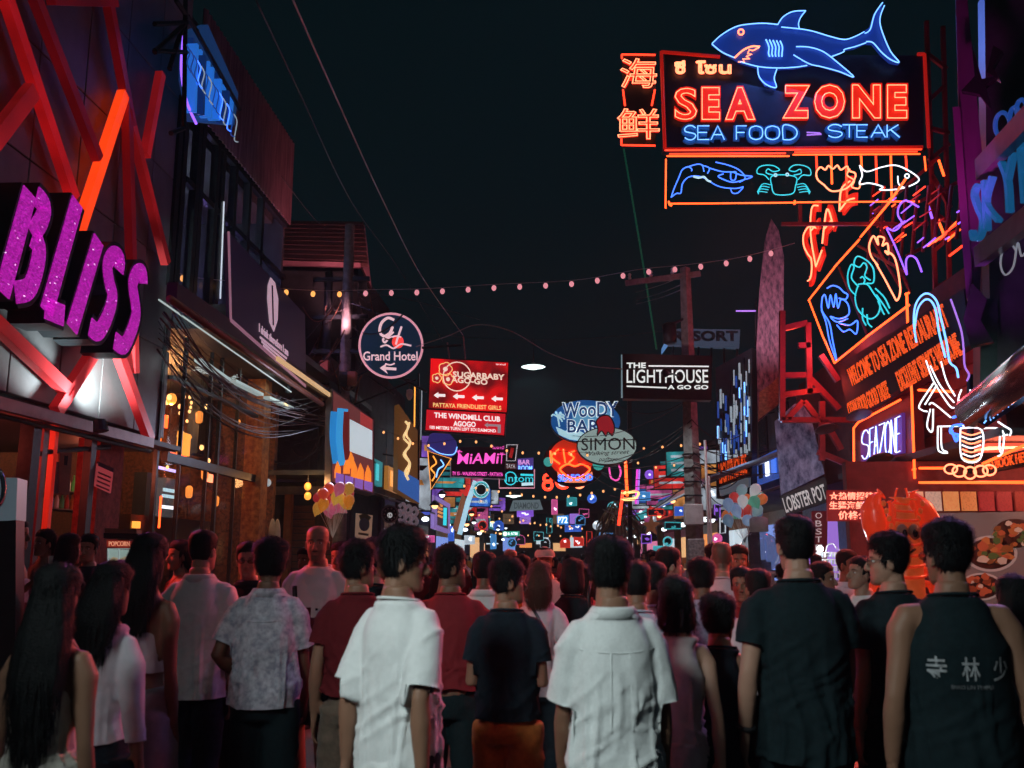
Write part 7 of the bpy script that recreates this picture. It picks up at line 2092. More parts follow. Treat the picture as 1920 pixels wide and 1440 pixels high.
# projecting small signs far down the street
rr = random.Random(77)
cols = [('teal', (.05, .5, .55)), ('blue', (.06, .2, .9)), ('pink', (1, .16, .5)), ('white', (.8, .9, 1)), ('red', (1, .05, .03)), ('azure', (.10, .42, .9)), ('violet', (.4, .15, 1)), ('cyan', (.12, .7, .8))]
spots = [(818, 985, 33), (846, 1000, 36), (800, 1010, 31), (880, 1012, 40), (905, 985, 42), (925, 1015, 46), (985, 962, 48), (1010, 1005, 52), (1030, 985, 50), (1075, 990, 50), (1095, 962, 46), (1120, 985, 44), (1105, 1010, 48), (1135, 1005, 40), (1212, 1010, 28), (1252, 1015, 29), (1262, 985, 30),
         (1275, 958, 31), (1345, 1010, 24), (1355, 985, 25), (1230, 960, 33), (1210, 930, 35), (1218, 890, 34), (1268, 880, 36), (1072, 940, 42), (1110, 935, 38), (1040, 950, 44), (842, 958, 38), (1085, 1015, 55), (960, 1018, 50), (1345, 960, 26), (1240, 1030, 27)]
spots += [(870, 970, 36), (935, 985, 52), (975, 1012, 60), (1022, 1018, 62), (1060, 1018, 62), (1088, 975, 44), (1118, 1018, 50), (1150, 950, 36), (1205, 965, 34), (1246, 940, 34), (1284, 915, 32), (1338, 925, 27)]
shapes = ('round', 'upright', 'wide', 'square')
for i, (x, y, Y) in enumerate(spots):
    nm, c = cols[i % 8]
    shp = shapes[(i // 8 + i) % 4] if i < 32 else ('arched', 'slanted', 'narrow')[(i - 32) // 8]
    s = Sign('far_sign', 'tiny %s %s lit sign far down the street' % (shp, nm), 'sign', at(x, y, Y), (rr.uniform(-.3, .3), -1, 0), group='tiny signs far down the street')
    w, h = {'round': (8, 8), 'upright': (5, 14), 'wide': (15, 6), 'square': (9, 8), 'arched': (9, 9), 'slanted': (11, 7), 'narrow': (3.5, 12)}[shp]
    lit = rr.random() < .6
    gm = glow('far_edge_' + nm, c, .55)
    if shp == 'round':
        s.disc('box', x, y, w, h, BLACK if not lit else ink('far_' + nm, tuple(v * .8 for v in c), .4), -.15, 0, n=20)
        s.ring('border_tube', x, y, w, h, gm, .025, .03, n=18)
    else:
        qd_ = [(x - w, y - h), (x + w, y - h + 1), (x + w, y + h), (x - w, y + h + 1)]
        if shp == 'slanted': qd_ = [(x - w, y - h + 5), (x + w, y - h - 4), (x + w, y + h - 4), (x - w, y + h + 5)]
        if shp == 'arched': qd_ = [(x - w, y + h), (x - w, y - h * .3), (x - w * .6, y - h * .8), (x, y - h), (x + w * .6, y - h * .8), (x + w, y - h * .3), (x + w, y + h)]
        s.poly('box', qd_, BLACK if not lit else ink('far_' + nm, tuple(v * .8 for v in c), .4), -.15, 0)
        s.neon('border_tube', qd_, gm, .02, .03, True, False)
    for k in range(rr.randint(1, 2)):       # illegible neon squiggles
        xa = x + rr.uniform(-.7, .3) * w
        ya = y + rr.uniform(-.6, .6) * h
        s.neon('neon_squiggle', [(xa, ya), (xa + w * .25, ya + rr.uniform(-.4, .4) * h), (xa + w * .45, ya + rr.uniform(-.3, .3) * h)], NEON['white'] if lit else gm, .03, .03, k=3)
for k in range(26):      # hanging shop lamps down both sides
    sd = -1 if k % 2 else 1
    Yk = 23 + k * 1.9
    p = Vector((sd * (3.9 - rr.uniform(0, .5)) + .2, Yk, rr.uniform(2.5, 3.6)))
    w_ = ('amber', 'white')[k % 3 == 0]
    lm = empty('shop_lamp', p, '%s shop lamp hanging on the %s side of the far street' % (w_, ('left', 'right')[sd > 0]), 'lamp', '%s shop lamps on the %s of the far street' % (w_, ('left', 'right')[sd > 0]))
    mesh_obj('shade', *lathe([(.03, .14), (.06, .12), (.16, .0), (.15, .0)], 10), STEEL, lm, True)
    mesh_obj('bulb', *ellipsoid((0, 0, 0), (.09, .09, .09), 10, 8), glow('shop_bulb_' + w_, (1, .5, .2) if w_ == 'amber' else (.85, .95, 1), 2.6), lm, True)
    mesh_obj('cord', *tube([(0, 0, .14), (0, 0, .9)], .008, 4), CABLE, lm)
# upright lightboxes projecting from the shop fronts
LB = {'white': ((.75, .88, 1), .55), 'blue': ((.04, .20, .85), .75), 'violet': ((.34, .14, .85), .65), 'pink': ((1, .16, .50), .55), 'amber': ((1, .40, .10), .6), 'teal': ((.05, .50, .55), .6), 'red': ((1, .04, .03), .6)}
LBM = {k: mottle(mat('lightbox_' + k, tuple(v * .4 for v in c), emit=c, strength=e), .18, 2.6, (1, .7, 1)) for k, (c, e) in LB.items()}
seq = ('blue', 'white', 'violet', 'amber', 'teal', 'red', 'pink')
for sd in (-1, 1):
    for k in range(7):
        col = seq[k]
        for j, tall in enumerate((True, False)):
            Y = (24.5, 27.5, 30.5, 34, 38, 43, 50)[k] + j * 1.4
            X = sd * (4.35 if j == 0 else 3.75) + .15
            if sd > 0 and Y < 27: X = 4.6
            if sd < 0 and k == 0: continue        # the gold script sign hangs there
            z0 = rr.uniform(2.9, 3.5) + (.6 if j else 0)
            w, h = (.75, rr.uniform(1.5, 2.2)) if tall else (rr.uniform(1.1, 1.5), rr.uniform(.55, .8))
            s = Sign('projecting_sign', '%s %s lightbox projecting from the %s shop fronts' % ('tall' if tall else 'wide', col if not j else seq[(k + 3) % 7], ('left', 'right')[sd > 0]), 'sign', (X, Y, z0 + h / 2), (-sd * .35, -1, 0), group='lightboxes projecting from the shop fronts')
            cm = col if not j else seq[(k + 3) % 7]
            s.slab('case', [(-w / 2 - .04, -h / 2 - .04), (w / 2 + .04, -h / 2 - .04), (w / 2 + .04, h / 2 + .04), (-w / 2 - .04, h / 2 + .04)], BLACK, -.2, -.004)
            s.slab('lit_face', [(-w / 2, -h / 2), (w / 2, -h / 2), (w / 2, h / 2), (-w / 2, h / 2)], LBM[cm], -.004, 0)
            for q_ in range(3):
                y_ = h * (-.3 + q_ * .28)
                s.slab('printed_band', [(-w * .38, y_), (w * rr.uniform(.1, .4), y_), (w * rr.uniform(.1, .4), y_ + h * .10), (-w * .38, y_ + h * .10)], rr.choice((BLACK, LBM['white'], LBM['amber'])), 0, .008 + q_ * .001)
            a_ = Vector((-.2 if sd > 0 else .2, 0, -.1))
            s.add('bracket', *tube([(sd * w * .4, h / 2, -.1), (sd * (w * .5 + .7), h / 2 + .1, -.1)], .025, 6), STEEL)
# corrugated awning and shelf on the right before the pole
ra = empty('corrugated_awning', (4.6, 27, 3.5), 'grey corrugated awning sloping along the shops behind the concrete pole', 'awning')
for k in range(26):
    y = 22.5 + k * .42
    part('sheet_rib', tube([(5.5, y, 4.15), (3.5, y, 3.45)], .06, 6), mat('zinc', (.35, .36, .38), rough=.4, metal=.5), ra)
part('gutter', beam((3.5, 22.4, 3.4), (3.5, 33.5, 3.4), .1, .12), mat('zinc_light', (.5, .5, .55), rough=.3, metal=.4), ra)
part('light_run', tube([(3.42, 22.4, 3.32), (3.42, 33.5, 3.32)], .02, 6), NEON['dimwhite'], ra)
sg = Sign('star_ornament', 'flat brown five pointed star hanging by the shops behind the pole', 'ornament', at(1221, 986, 22), (0, -1, 0), roll=12)
sg.poly('star', [(1221 + (19 if k % 2 == 0 else 8) * math.sin(k * math.pi / 5), 986 - (21 if k % 2 == 0 else 9) * math.cos(k * math.pi / 5)) for k in range(10)], mat('star_brown', (.28, .12, .06), rough=.4, emit=(.3, .10, .04), strength=.15), -.06, 0)
pt = empty('palm_trunk_post', (at(1160, 1000, 33).x, 33, 0), 'dark shaggy palm trunk in front of the far right shops', 'tree')
xx = pt.location.x
part('trunk', tube([(xx, 33, 0), (xx + .1, 33, 1.6), (xx + .05, 33, 3.2)], [.25, .22, .20], 10), mat('palm_bark', (.12, .08, .06), rough=.9, bump=.5), pt, True)
random.seed(8)
for k in range(60):
    a = random.uniform(0, 6.28)
    p0 = Vector((xx + .05, 33, 3.1 + random.uniform(-.6, .2)))
    d = Vector((math.cos(a), math.sin(a), 0))
    part('frond', tube([p0, p0 + d * .35 + Vector((0, 0, .25)), p0 + d * .8 + Vector((0, 0, -.3)), p0 + d * .9 + Vector((0, 0, -.9))], [.03, .03, .02, .006], 4), mat('dry_frond', (.10, .07, .04), rough=.9), pt)
# trinket rack with a bright lamp at the right
tr = Sign('trinket_rack', 'white rack of small trinkets under a bright lamp near the restaurant', 'rack', at(1550, 1060, 14.5), (-.2, -1, 0))
for k in range(6): tr.neon('rack_wire', [(1533, 1036 + k * 13), (1574, 1036 + k * 13)], WHITEP, .008, 0, smooth=False)
for k in range(2): tr.neon('rack_post', [(1533 + k * 41, 1030), (1533 + k * 41, 1240)], WHITEP, .012, 0, smooth=False)
random.seed(6)
for k in range(40):
    x, y = 1537 + (k % 8) * 5, 1037 + (k // 8) * 13
    tr.poly('trinket', [(x - 1.8, y), (x + 1.8, y), (x + 1.6, y + random.uniform(6, 10)), (x - 1.6, y + 8)], mat('trinket_%d' % (k % 4), [(.5, .52, .55), (.3, .32, .36), (.6, .6, .6), (.12, .12, .14)][k % 4], rough=.4), .0, .03)
tr.neon('lamp_arch', [(1548, 1036), (1552, 1022), (1562, 1020), (1570, 1030)], WHITEP, .008, 0)
tr.add('lamp_bulb', *ellipsoid(tuple(tr.uv(1537, 1029)) + (.08,), (.05, .05, .05)), glow('rack_bulb', (.9, .97, 1), 4.0), None, True)
light('rack_light', 'POINT', at(1540, 1029, 14.2), (.85, .95, 1), 12, tr.root, .06)
dm2 = Sign('glass_dome', 'large clear plastic dome on a stand glinting violet beside the crowd', 'stall', at(1425, 1030, 16.5), (0, -1, 0))
dm2.add('dome', *ellipsoid((0, -.05, 0), (.36, .36, .36), 20, 12), mat('dome_glass', (.08, .09, .10), rough=.05, var=0, alpha=.45, coat=1.0), None, True)
dm2.add('stand', *lathe([(.30, -1.5), (.22, -1.4), (.22, -.45), (.36, -.38)], 16, Vector((0, 1, 0)), Vector((0, 0, 0))), mat('stand_white', (.45, .45, .48)), None, True)
dm2.add('lid', *lathe([(.16, .30), (.16, .52), (.10, .56)], 14, Vector((0, 1, 0)), Vector((0, 0, 0))), mat('lid_white', (.5, .5, .5)), None, True)
# ------------------------------------------------------------------ street lamps behind the viewer and above the view, and added fill lamps
street_lamp(Vector((-2.4, -1.2, 5.4)), 'white disc street lamp hanging over the street just behind the viewer', 60)
street_lamp(Vector((.6, 9.5, 8.6)), 'white disc street lamp hanging high over the crowd above the view', 40)
fm = empty('flood_lamp', (-2.5, -.6, 4.4), 'unseen flood lamp added behind the viewer to light the crowd', 'lamp')  # added fill for the front rows, housing and bracket made for it
mesh_obj('housing', *lathe([(.05, -.16), (.11, -.13), (.15, .02), (.14, .02)], 14, Vector((.3, .8, -.5)), Vector((0, 0, 0))), STEEL, fm, True)
mesh_obj('lens', *lathe([(.005, .0), (.135, .0), (.135, .012), (.005, .014)], 14, Vector((.3, .8, -.5)), Vector((0, 0, 0))), lampg, fm, True)
mesh_obj('bracket', *tube([(0, 0, .1), (-.6, -.3, .4), (-3.4, -.3, .4)], .03, 8), STEEL, fm, True)
light('flood_fill', 'SPOT', Vector((-2.25, .0, 4.05)), (.86, 1, .98), 640, fm, .45, Vector((.30, 4.3, 1.10)), 50, .9)
for loc, lab, col, en in (((-4.9, 7.4, 3.1), 'red rim lamp added just outside the left of the view', (1, .07, .05), 520), ((4.7, 8.0, 3.3), 'red rim lamp added just outside the right of the view', (1, .10, .06), 620)):
    fr_ = empty('added_red_rim_lamp', loc, lab, 'lamp')  # unseen red lamp added as rim light on the crowd, housing included
    tgt = Vector((0.0, 6.8, 1.35))
    ax = (tgt - Vector(loc)).normalized()
    mesh_obj('housing', *lathe([(.05, -.16), (.10, -.13), (.13, .02), (.12, .02)], 14, ax, Vector((0, 0, 0))), STEEL, fr_, True)
    mesh_obj('lens', *lathe([(.005, .0), (.115, .0), (.115, .012), (.005, .014)], 14, ax, Vector((0, 0, 0))), NEON['red'], fr_, True)
    mesh_obj('bracket', *tube([(0, 0, .1), (-.9 if loc[0] < 0 else .9, 0, .25)], .03, 8), STEEL, fr_, True)
    light('red_rim_fill', 'SPOT', Vector(loc) + ax * .15, col, en, fr_, .12, tgt, 75, .9)
# ------------------------------------------------------------------ the crowd
cW = cloth('white_tee', (.74, .76, .76), var=.06)
cW2 = cloth('white_linen', (.72, .75, .75), var=.10, scale=90)
cP = cloth('white_polo', (.66, .66, .67), var=.08)
cFl = cloth('grey_floral', (.58, .60, .66), var=.6, scale=26, color2=(.26, .27, .34))
cMa = cloth('maroon', (.115, .012, .016), sheen=0)
cRe = cloth('brick_red', (.20, .020, .026), sheen=0)
cNa = cloth('navy', (.012, .022, .032), var=.3, sheen=0)
cBk = cloth('black', (.009, .020, .024), var=.25, sheen=0)
cBk2 = cloth('washed_black', (.012, .022, .027), var=.3, sheen=0)
cCr = cloth('cream_satin', (.56, .52, .46), rough=.42, sheen=.3, var=.08)
cLi = cloth('lilac_white', (.62, .60, .66), var=.08)
cPk = cloth('pink_white', (.62, .50, .54), var=.1)
cBe = cloth('beige_top', (.60, .52, .52), var=.08)
cOr = cloth('rust_orange', (.50, .17, .04), var=.25)
cKh = cloth('khaki', (.16, .12, .09), var=.3)
cJe = cloth('dark_jeans', (.016, .026, .036), var=.35, sheen=0)
cGs = cloth('grey_skirt', (.26, .26, .29), var=.15)
cBl = cloth('blue_check', (.34, .40, .56), var=.35, scale=60)
cRd = cloth('bright_red', (.50, .03, .03))
cPi = cloth('pink', (.55, .16, .26))
cPb = cloth('pale_blue', (.52, .56, .66), var=.1)
cG = cloth('grey_tee', (.20, .21, .23))
two = cloth('white_over_maroon', (.72, .70, .71), var=.0)
nt = two.node_tree
b_ = nt.nodes['Principled BSDF']
tcn = nt.nodes.new('ShaderNodeTexCoord'); sp = nt.nodes.new('ShaderNodeSeparateXYZ'); gt = nt.nodes.new('ShaderNodeMath'); gt.operation = 'GREATER_THAN'; gt.inputs[1].default_value = 1.335
mx = nt.nodes.new('ShaderNodeMix'); mx.data_type = 'RGBA'
mx.inputs[6].default_value = (.10, .016, .024, 1); mx.inputs[7].default_value = (.72, .68, .70, 1)
nt.links.new(tcn.outputs['Object'], sp.inputs[0]); nt.links.new(sp.outputs['Z'], gt.inputs[0]); nt.links.new(gt.outputs[0], mx.inputs[0]); nt.links.new(mx.outputs[2], b_.inputs['Base Color'])
capW, capP, capK = mat('cap_white', (.6, .58, .56), rough=.8), mat('cap_pink', (.5, .12, .16), rough=.8), mat('cap_black', (.02, .02, .02), rough=.8)
# front rows, seen from behind
person('woman with very long black hair in a cream satin strap dress, far left front', 112, 1056, 3.25, face=4, hair='long', woman=True, sw=.178, upper='dress', uc=cCr, skin='tan', hair_kw=dict(length=.58, width=.105), seed=1, fold=.8, arms=('down', 'down'))
person('woman with long dark hair in a tight white long sleeved crop top', 214, 1052, 3.9, face=-12, hair='long', woman=True, sw=.178, upper='long', uc=cLi, lower='trousers', lc=cJe, hair_kw=dict(length=.30, width=.11), seed=2, arms=('down', 'wide'))
person('woman with long dark hair and bare back in a white bandeau and grey skirt', 283, 1000, 4.5, face=-6, hair='long', woman=True, sw=.18, upper='tube', uc=cLi, lower='skirt', lc=cGs, skin='brown', hair_kw=dict(length=.34, width=.10), seed=3, arms=('bent', 'down'))
person('heavy man in a long white polo shirt and jeans seen from behind', 383, 994, 5.6, face=-4, head=-8, hair='crop', skin='light', upper='polo', uc=cP, lower='trousers', lc=cJe, build=1.12, sw=.215, seed=4, arms=('bent', 'down'), hemz=.80)
person('man in a grey patterned short sleeved shirt and black shorts from behind', 510, 1012, 5.1, face=2, head=6, hair='messy', upper='shirt', uc=cFl, lower='shorts', lc=cBk, skin='brown', sw=.205, seed=6, arms=('hip', 'fore'), build=1.04, hemz=.87)
person('man in a dark red t-shirt and khaki shorts walking behind the tall white tee', 674, 1016, 5.0, face=8, head=-60, hair='messy', upper='tee', uc=cMa, lower='shorts', lc=cKh, skin='tan', sw=.20, seed=7, arms=('wide', 'down'), hemz=.95)
person('young man in an oversized white t-shirt, face turned in profile to the right', 757, 992, 3.8, face=-30, head=-52, tilt=-4, hair='short', upper='tee', uc=cW, lower='trousers', lc=cBk, skin='tan', sw=.198, seed=8, hemz=.76, sleeve=.86, arms=('back', 'back'), hair_kw=dict(vol=.014, top=.022, fringe=.022, slen=.045))
person('man in a brick red t-shirt and black trousers glancing right', 846, 1022, 5.3, face=4, head=-68, hair='short', upper='tee', uc=cRe, lower='trousers', lc=cBk, skin='brown', sw=.215, build=1.1, seed=9, arms=('down', 'fore'), beard=True, hemz=.95)
person('man in a navy t-shirt and rust orange shorts looking right', 952, 1044, 4.75, face=-6, head=-62, hair='short', upper='tee', uc=cNa, lower='shorts', lc=cOr, sw=.20, seed=10, arms=('bent', 'bent'), hemz=.93, hair_kw=dict(fringe=.02))
person('tall man in a loose white linen shirt at the centre front, from behind', 1144, 1008, 3.65, face=10, head=-34, hair='short', upper='shirt', uc=cW2, lower='trousers', lc=cBk, skin='tan', sw=.20, seed=12, hemz=.74, sleeve=.88, arms=('fore', 'down'), hair_kw=dict(vol=.013, top=.014, strands=2600, slen=.028, mess=.2), fold=1.15)
person('woman with a black bob in a sleeveless beige top and black skirt', 1264, 1078, 4.1, face=4, hair='bob', woman=True, sw=.178, upper='top', uc=cBe, lower='skirt', lc=cBk, skin='light', seed=13, arms=('down', 'back'), fold=.8, hemz=.88)
person('broad man in a plain black t-shirt with a black wristband, from behind', 1488, 970, 4.25, face=2, head=3, hair='crop', upper='tee', uc=cBk, lower='trousers', lc=cBk2, skin='light', sw=.222, build=1.10, seed=14, hemz=.76, arms=('wide', 'fore'), hair_kw=dict(vol=.010, top=.010, strands=1500, slen=.022))
person('man in glasses and a black shirt turned left, behind the sleeveless shirt', 1662, 1002, 4.7, face=16, head=58, hair='short', upper='tee', uc=cBk2, lower='trousers', lc=cBk, skin='light', sw=.215, build=1.08, seed=15, glasses=True, arms=('down', 'down'), hair_kw=dict(top=.024))
person('man in a black sleeveless shirt printed with white Chinese characters', 1770, 977, 3.75, face=-4, head=16, hair='short', upper='tank', uc=cBk, lower='trousers', lc=cBk2, skin='tan', sw=.235, build=1.06, seed=16, glasses=True, arms=('wide', 'wide'), hemz=.76, fold=.7, hair_kw=dict(vol=.013, top=.017, strands=2600, mess=.4))
person('woman with long dark hair at the right edge beside the sleeveless shirt', 1896, 1076, 4.5, face=-4, hair='long', woman=True, sw=.178, upper='tee', uc=cBk2, lower='trousers', lc=cBk, seed=17, hair_kw=dict(length=.30, width=.12))
# left side, by the club entrance
person('woman in profile with long dark hair holding a white cup by the kiosk', 34, 972, 8.0, face=-80, head=-6, hair='long', woman=True, sw=.178, upper='tube', uc=cLi, lower='skirt', lc=cBk, skin='tan', seed=18, near=False, arms=('down', 'up'))
person('woman in a pink strap top facing the crowd by the club entrance', 86, 992, 9.0, face=165, head=-10, hair='long', woman=True, sw=.172, upper='dress', uc=cPi, skin='light', seed=19, near=False, arms=('down', 'bent'), hair_kw=dict(length=.2))
person('dark haired person in black looking away between the club posts', 132, 1000, 7.6, face=-30, hair='bob', woman=True, sw=.18, upper='tee', uc=cBk2, lower='trousers', lc=cBk, seed=20, near=False, arms=('bent', 'up'))
person('young man in a black v-neck with a white emblem facing the street', 168, 1002, 8.6, face=172, head=12, hair='short', sw=.19, upper='tee', uc=cBk, lower='trousers', lc=cBk, skin='light', seed=21, near=False)
person('woman glimpsed between the long haired women, face turned right', 232, 1050, 5.6, face=-70, hair='long', woman=True, sw=.175, upper='tee', uc=cBk2, lower='trousers', lc=cJe, skin='brown', seed=22, near=False)
person('woman in red strap top under red light beside the bar', 338, 1012, 7.6, face=120, head=20, hair='long', woman=True, sw=.175, upper='dress', uc=cRd, skin='light', seed=23, near=False, arms=('bent', 'bent'))
person('man in glasses and dark shirt facing the camera beside the grey shirt', 468, 1016, 6.4, face=176, head=14, hair='short', upper='shirt', uc=cNa, lower='trousers', lc=cBk, skin='light', sw=.195, seed=24, near=False, glasses=True)
person('bald man facing the camera in a white and maroon shirt with a shoulder strap', 597, 986, 6.4, face=176, head=8, hair='bald', upper='tee', uc=two, lower='shorts', lc=cBk, skin='light', sw=.215, build=1.06, seed=25, beard=True, arms=('down', 'down'))
person('smiling dark haired man peering over behind the bald man', 640, 1016, 7.6, face=170, head=-8, hair='short', upper='tee', uc=cPk, lower='trousers', lc=cBk, skin='light', seed=26, near=False, sw=.195)
person('person in a dark cap half hidden behind the young man in white', 706, 1008, 5.6, face=-20, head=-30, hair='short', upper='tee', uc=cBk2, lower='trousers', lc=cBk, seed=27, near=False, cap=capK)
# middle of the crowd
person('man with a white collar and dark hair in front of the red shirt', 908, 1034, 6.4, face=0, hair='short', upper='shirt', uc=cW2, lower='trousers', lc=cBk, skin='brown', seed=28, near=False)
person('woman with straight auburn hair in a pale pink tee with a bag strap', 1012, 1052, 6.2, face=-6, hair='long', woman=True, sw=.178, upper='tee', uc=cPk, lower='trousers', lc=cJe, skin='light', seed=29, near=True, hair_kw=dict(length=.16, width=.10), haircol=(.075, .028, .020), arms=('down', 'hip'))
person('man in a white cap and pink shirt turning back, face lit orange', 1022, 1026, 8.0, face=150, head=30, hair='crop', upper='tee', uc=cPk, lower='trousers', lc=cBk, skin='light', seed=30, near=False, cap=capW)
person('woman with a raised ponytail in black carrying a pink bag', 1074, 1046, 6.6, face=-16, hair='bob', woman=True, sw=.175, upper='tee', uc=cBk2, lower='trousers', lc=cBk, skin='tan', seed=31, near=False)
person('bald man with a reddish head far along the street', 957, 1030, 9.6, face=0, hair='bald', upper='tee', uc=cOr, lower='trousers', lc=cBk, skin='light', seed=32, near=False)
person('man in an orange tee seen past the navy shirt', 978, 1040, 8.4, face=10, hair='short', upper='tee', uc=cOr, lower='trousers', lc=cBk, seed=33, near=False)
person('man with a shaved neck in a lilac tee right of the linen shirt', 1226, 1052, 5.4, face=-4, hair='crop', upper='tee', uc=cLi, lower='trousers', lc=cBk, skin='brown', seed=34, near=False)
person('dark haired man in profile looking right above the bob haired woman', 1254, 1026, 6.6, face=-30, head=-45, hair='short', upper='tee', uc=cPk, lower='trousers', lc=cBk, skin='light', seed=35, near=False)
person('man in a pale blue checked shirt seen from behind', 1314, 1046, 5.8, face=4, hair='short', upper='shirt', uc=cBl, lower='trousers', lc=cJe, skin='brown', seed=36, near=True)
person('grey haired man with a reddish cropped head in a white tee', 1352, 1016, 6.9, face=-14, hair='shaved', upper='tee', uc=cPk, lower='trousers', lc=cBk, skin='light', seed=37, near=True, sw=.215, build=1.1)
person('moustached man in a blue shirt facing the camera', 1384, 1022, 7.8, face=176, hair='short', upper='shirt', uc=cPb, lower='trousers', lc=cBk, skin='tan', seed=38, near=False, beard=True)
person('short haired man in a red tee facing left behind the black t-shirt', 1390, 1062, 6.2, face=150, head=14, hair='short', upper='tee', uc=cRe, lower='trousers', lc=cBk, skin='tan', seed=39, near=False)
person('child with dark hair and a bare neck beside the beige top', 1346, 1112, 4.4, face=-12, head=-16, hair='short', upper='tank', uc=cNa, lower='shorts', lc=cBk, skin='tan', seed=40, near=True, child=True, sw=.17)
person('person with a black topknot just in front of the black t-shirt', 1420, 1066, 5.6, face=0, hair='short', upper='tee', uc=cPk, lower='trousers', lc=cBk, seed=41, near=False)
person('girl in an orange top by the trinket rack', 1540, 1052, 6.6, face=-120, hair='long', woman=True, sw=.165, upper='tee', uc=cRd, lower='trousers', lc=cBk, seed=42, near=False, skin='tan', hair_kw=dict(length=.2))
person('man in a pale blue shirt bending by the trinket rack', 1588, 1030, 7.4, face=-160, head=20, hair='crop', upper='shirt', uc=cPb, lower='trousers', lc=cBk, seed=43, near=False, skin='brown')
person('youth in a white tee looking up to the left near the lobster figure', 1612, 1042, 6.6, face=120, head=-14, tilt=10, hair='short', upper='tee', uc=cW, lower='trousers', lc=cBk, seed=44, near=False, skin='light')
person('person in a pale blue top behind the shoulder of the linen shirt', 1192, 1052, 5.0, face=-6, hair='short', upper='tee', uc=cPb, lower='trousers', lc=cBk, seed=45, near=False)
person('woman in pink deeper in the crowd left of the linen shirt', 1092, 1060, 7.4, face=0, hair='long', woman=True, sw=.17, upper='tee', uc=cPi, lower='trousers', lc=cBk, seed=46, near=False, hair_kw=dict(length=.2))
N_MAIN = len(PEOPLE)
for k, (uc, hair, wo, fc) in enumerate(((cRe, 'short', False, 0), (cBk2, 'long', True, 4), (cPk, 'crop', False, -6), (cW, 'short', False, 176), (cNa, 'messy', False, 0), (cOr, 'bob', True, 170), (cG, 'short', False, 10), (cRd, 'short', False, -12))):
    person('pedestrian %s deep in the crowd, only head and shoulders showing' % ('in brick red', 'in black with long hair', 'in pale pink with cropped hair', 'in white facing back', 'in navy', 'in orange with a bob', 'in grey', 'in bright red')[k], 960, 1030, 14 + k * .01, face=fc, hair=hair, woman=wo, sw=.175 if wo else .20, upper='tee', uc=uc, lower='trousers', lc=cBk, skin=('tan', 'brown', 'light')[k % 3], seed=60 + k, near=False, group='distant crowd')
rr = random.Random(12)
spots_far = []
tries = 0
while len(spots_far) < 78 and tries < 20000:
    tries += 1
    Y = 9.2 + 34 * rr.random() ** 1.6
    X = rr.uniform(-3.9, 3.7)
    px = 1050 + X / Y * F_PX
    if abs(px - 960) > 940: continue
    if Y < 12 and (px < 560): continue
    if all((X - a) ** 2 + (Y - b) ** 2 > .36 for a, b, _ in spots_far):
        spots_far.append((X, Y, rr.uniform(1.56, 1.80)))
for k in range(8):
    X, Y, z = spots_far[k]
    PEOPLE[N_MAIN + k]['p'] = Vector((X, Y, z))
build_people()
protos = [q['root'] for q in PEOPLE[N_MAIN:]]
for k, (X, Y, z) in enumerate(spots_far[8:]):
    src = protos[k % 8]
    c = copy_tree(src)
    c.location = (X, Y, 0)
    s = z / PEOPLE[N_MAIN + k % 8]['p'].z
    c.scale = (s, s, s)
    c.rotation_euler = (0, 0, src.rotation_euler.z + rr.uniform(-.35, .35))

# ---- things worn and printed
from mathutils.bvhtree import BVHTree
def garment_tree(q):
    o = q['garment']
    return BVHTree.FromPolygons([v.co.copy() for v in o.data.vertices], [tuple(p.vertices) for p in o.data.polygons])
def who(s): return next(q for q in PEOPLE if s in q['label'])
def onto(q, tree, x, z, side=-1, lift=.006):
    """Point on the garment at (x, z); side -1 = back, +1 = chest."""
    h = tree.ray_cast(Vector((x, side * .6, z)), Vector((0, -side, 0)))
    y = h[0].y if h[0] is not None else side * .13
    return Vector((x, y + side * lift, z))
def strap(who_, m, path, side=-1, r=.012, name='bag_strap'):
    q = who(who_); t = garment_tree(q)
    pts = [onto(q, t, x, z, side, .004) for x, z in path]
    V, F = tube(spline(pts, 4), r, 6)
    V = [Vector((v.x, v.y * 1.0, v.z)) for v in V]
    mesh_obj(name, V, F, m, q['root'], True)
lea = mat('black_leather', (.02, .02, .022), rough=.4)
strap('auburn', lea, [(-.07, 1.40), (-.02, 1.32), (.04, 1.22), (.10, 1.10), (.14, 1.0)])
strap('bald man facing the camera', lea, [(.11, 1.47), (.09, 1.36), (.06, 1.2), (.02, 1.0)], 1, .018)
q = who('bald man facing'); t = garment_tree(q)
def patch(q, t, x0, x1, z0, z1, side, m, name, lift=.006, n=6):
    V = []
    for j in range(n + 1):
        for i in range(n + 1):
            V.append(onto(q, t, x0 + (x1 - x0) * i / n, z0 + (z1 - z0) * j / n, side, lift))
    F = [(j * (n + 1) + i, j * (n + 1) + i + 1, (j + 1) * (n + 1) + i + 1, (j + 1) * (n + 1) + i) for j in range(n) for i in range(n)]
    if side > 0: F = [tuple(reversed(f)) for f in F]
    return mesh_obj(name, V, F, m, q['garment'], True)
patch(q, t, -.10, -.025, 1.27, 1.385, 1, cW, 'pocket')
patch(q, t, -.072, -.056, 1.315, 1.33, 1, cBk, 'pocket_badge', .010, 2)
q = who('Chinese characters'); t = garment_tree(q)
inkm = mat('shirt_print', (.42, .44, .46), rough=.8, var=.5, scale=60)
PRINTS = []
def shirt_text(q, t, body, x0, x1, z0, z1, m):
    cu = bpy.data.curves.new('shirt_lettering', 'FONT'); cu.body = body; cu.resolution_u = 4; cu.offset = .012
    o = bpy.data.objects.new('shirt_lettering', cu); COL.objects.link(o); cu.materials.append(m)
    PRINTS.append((o, q, t, x0, x1, z0, z1, m))
s_ = q['root'] and q['p'].z / 1.79
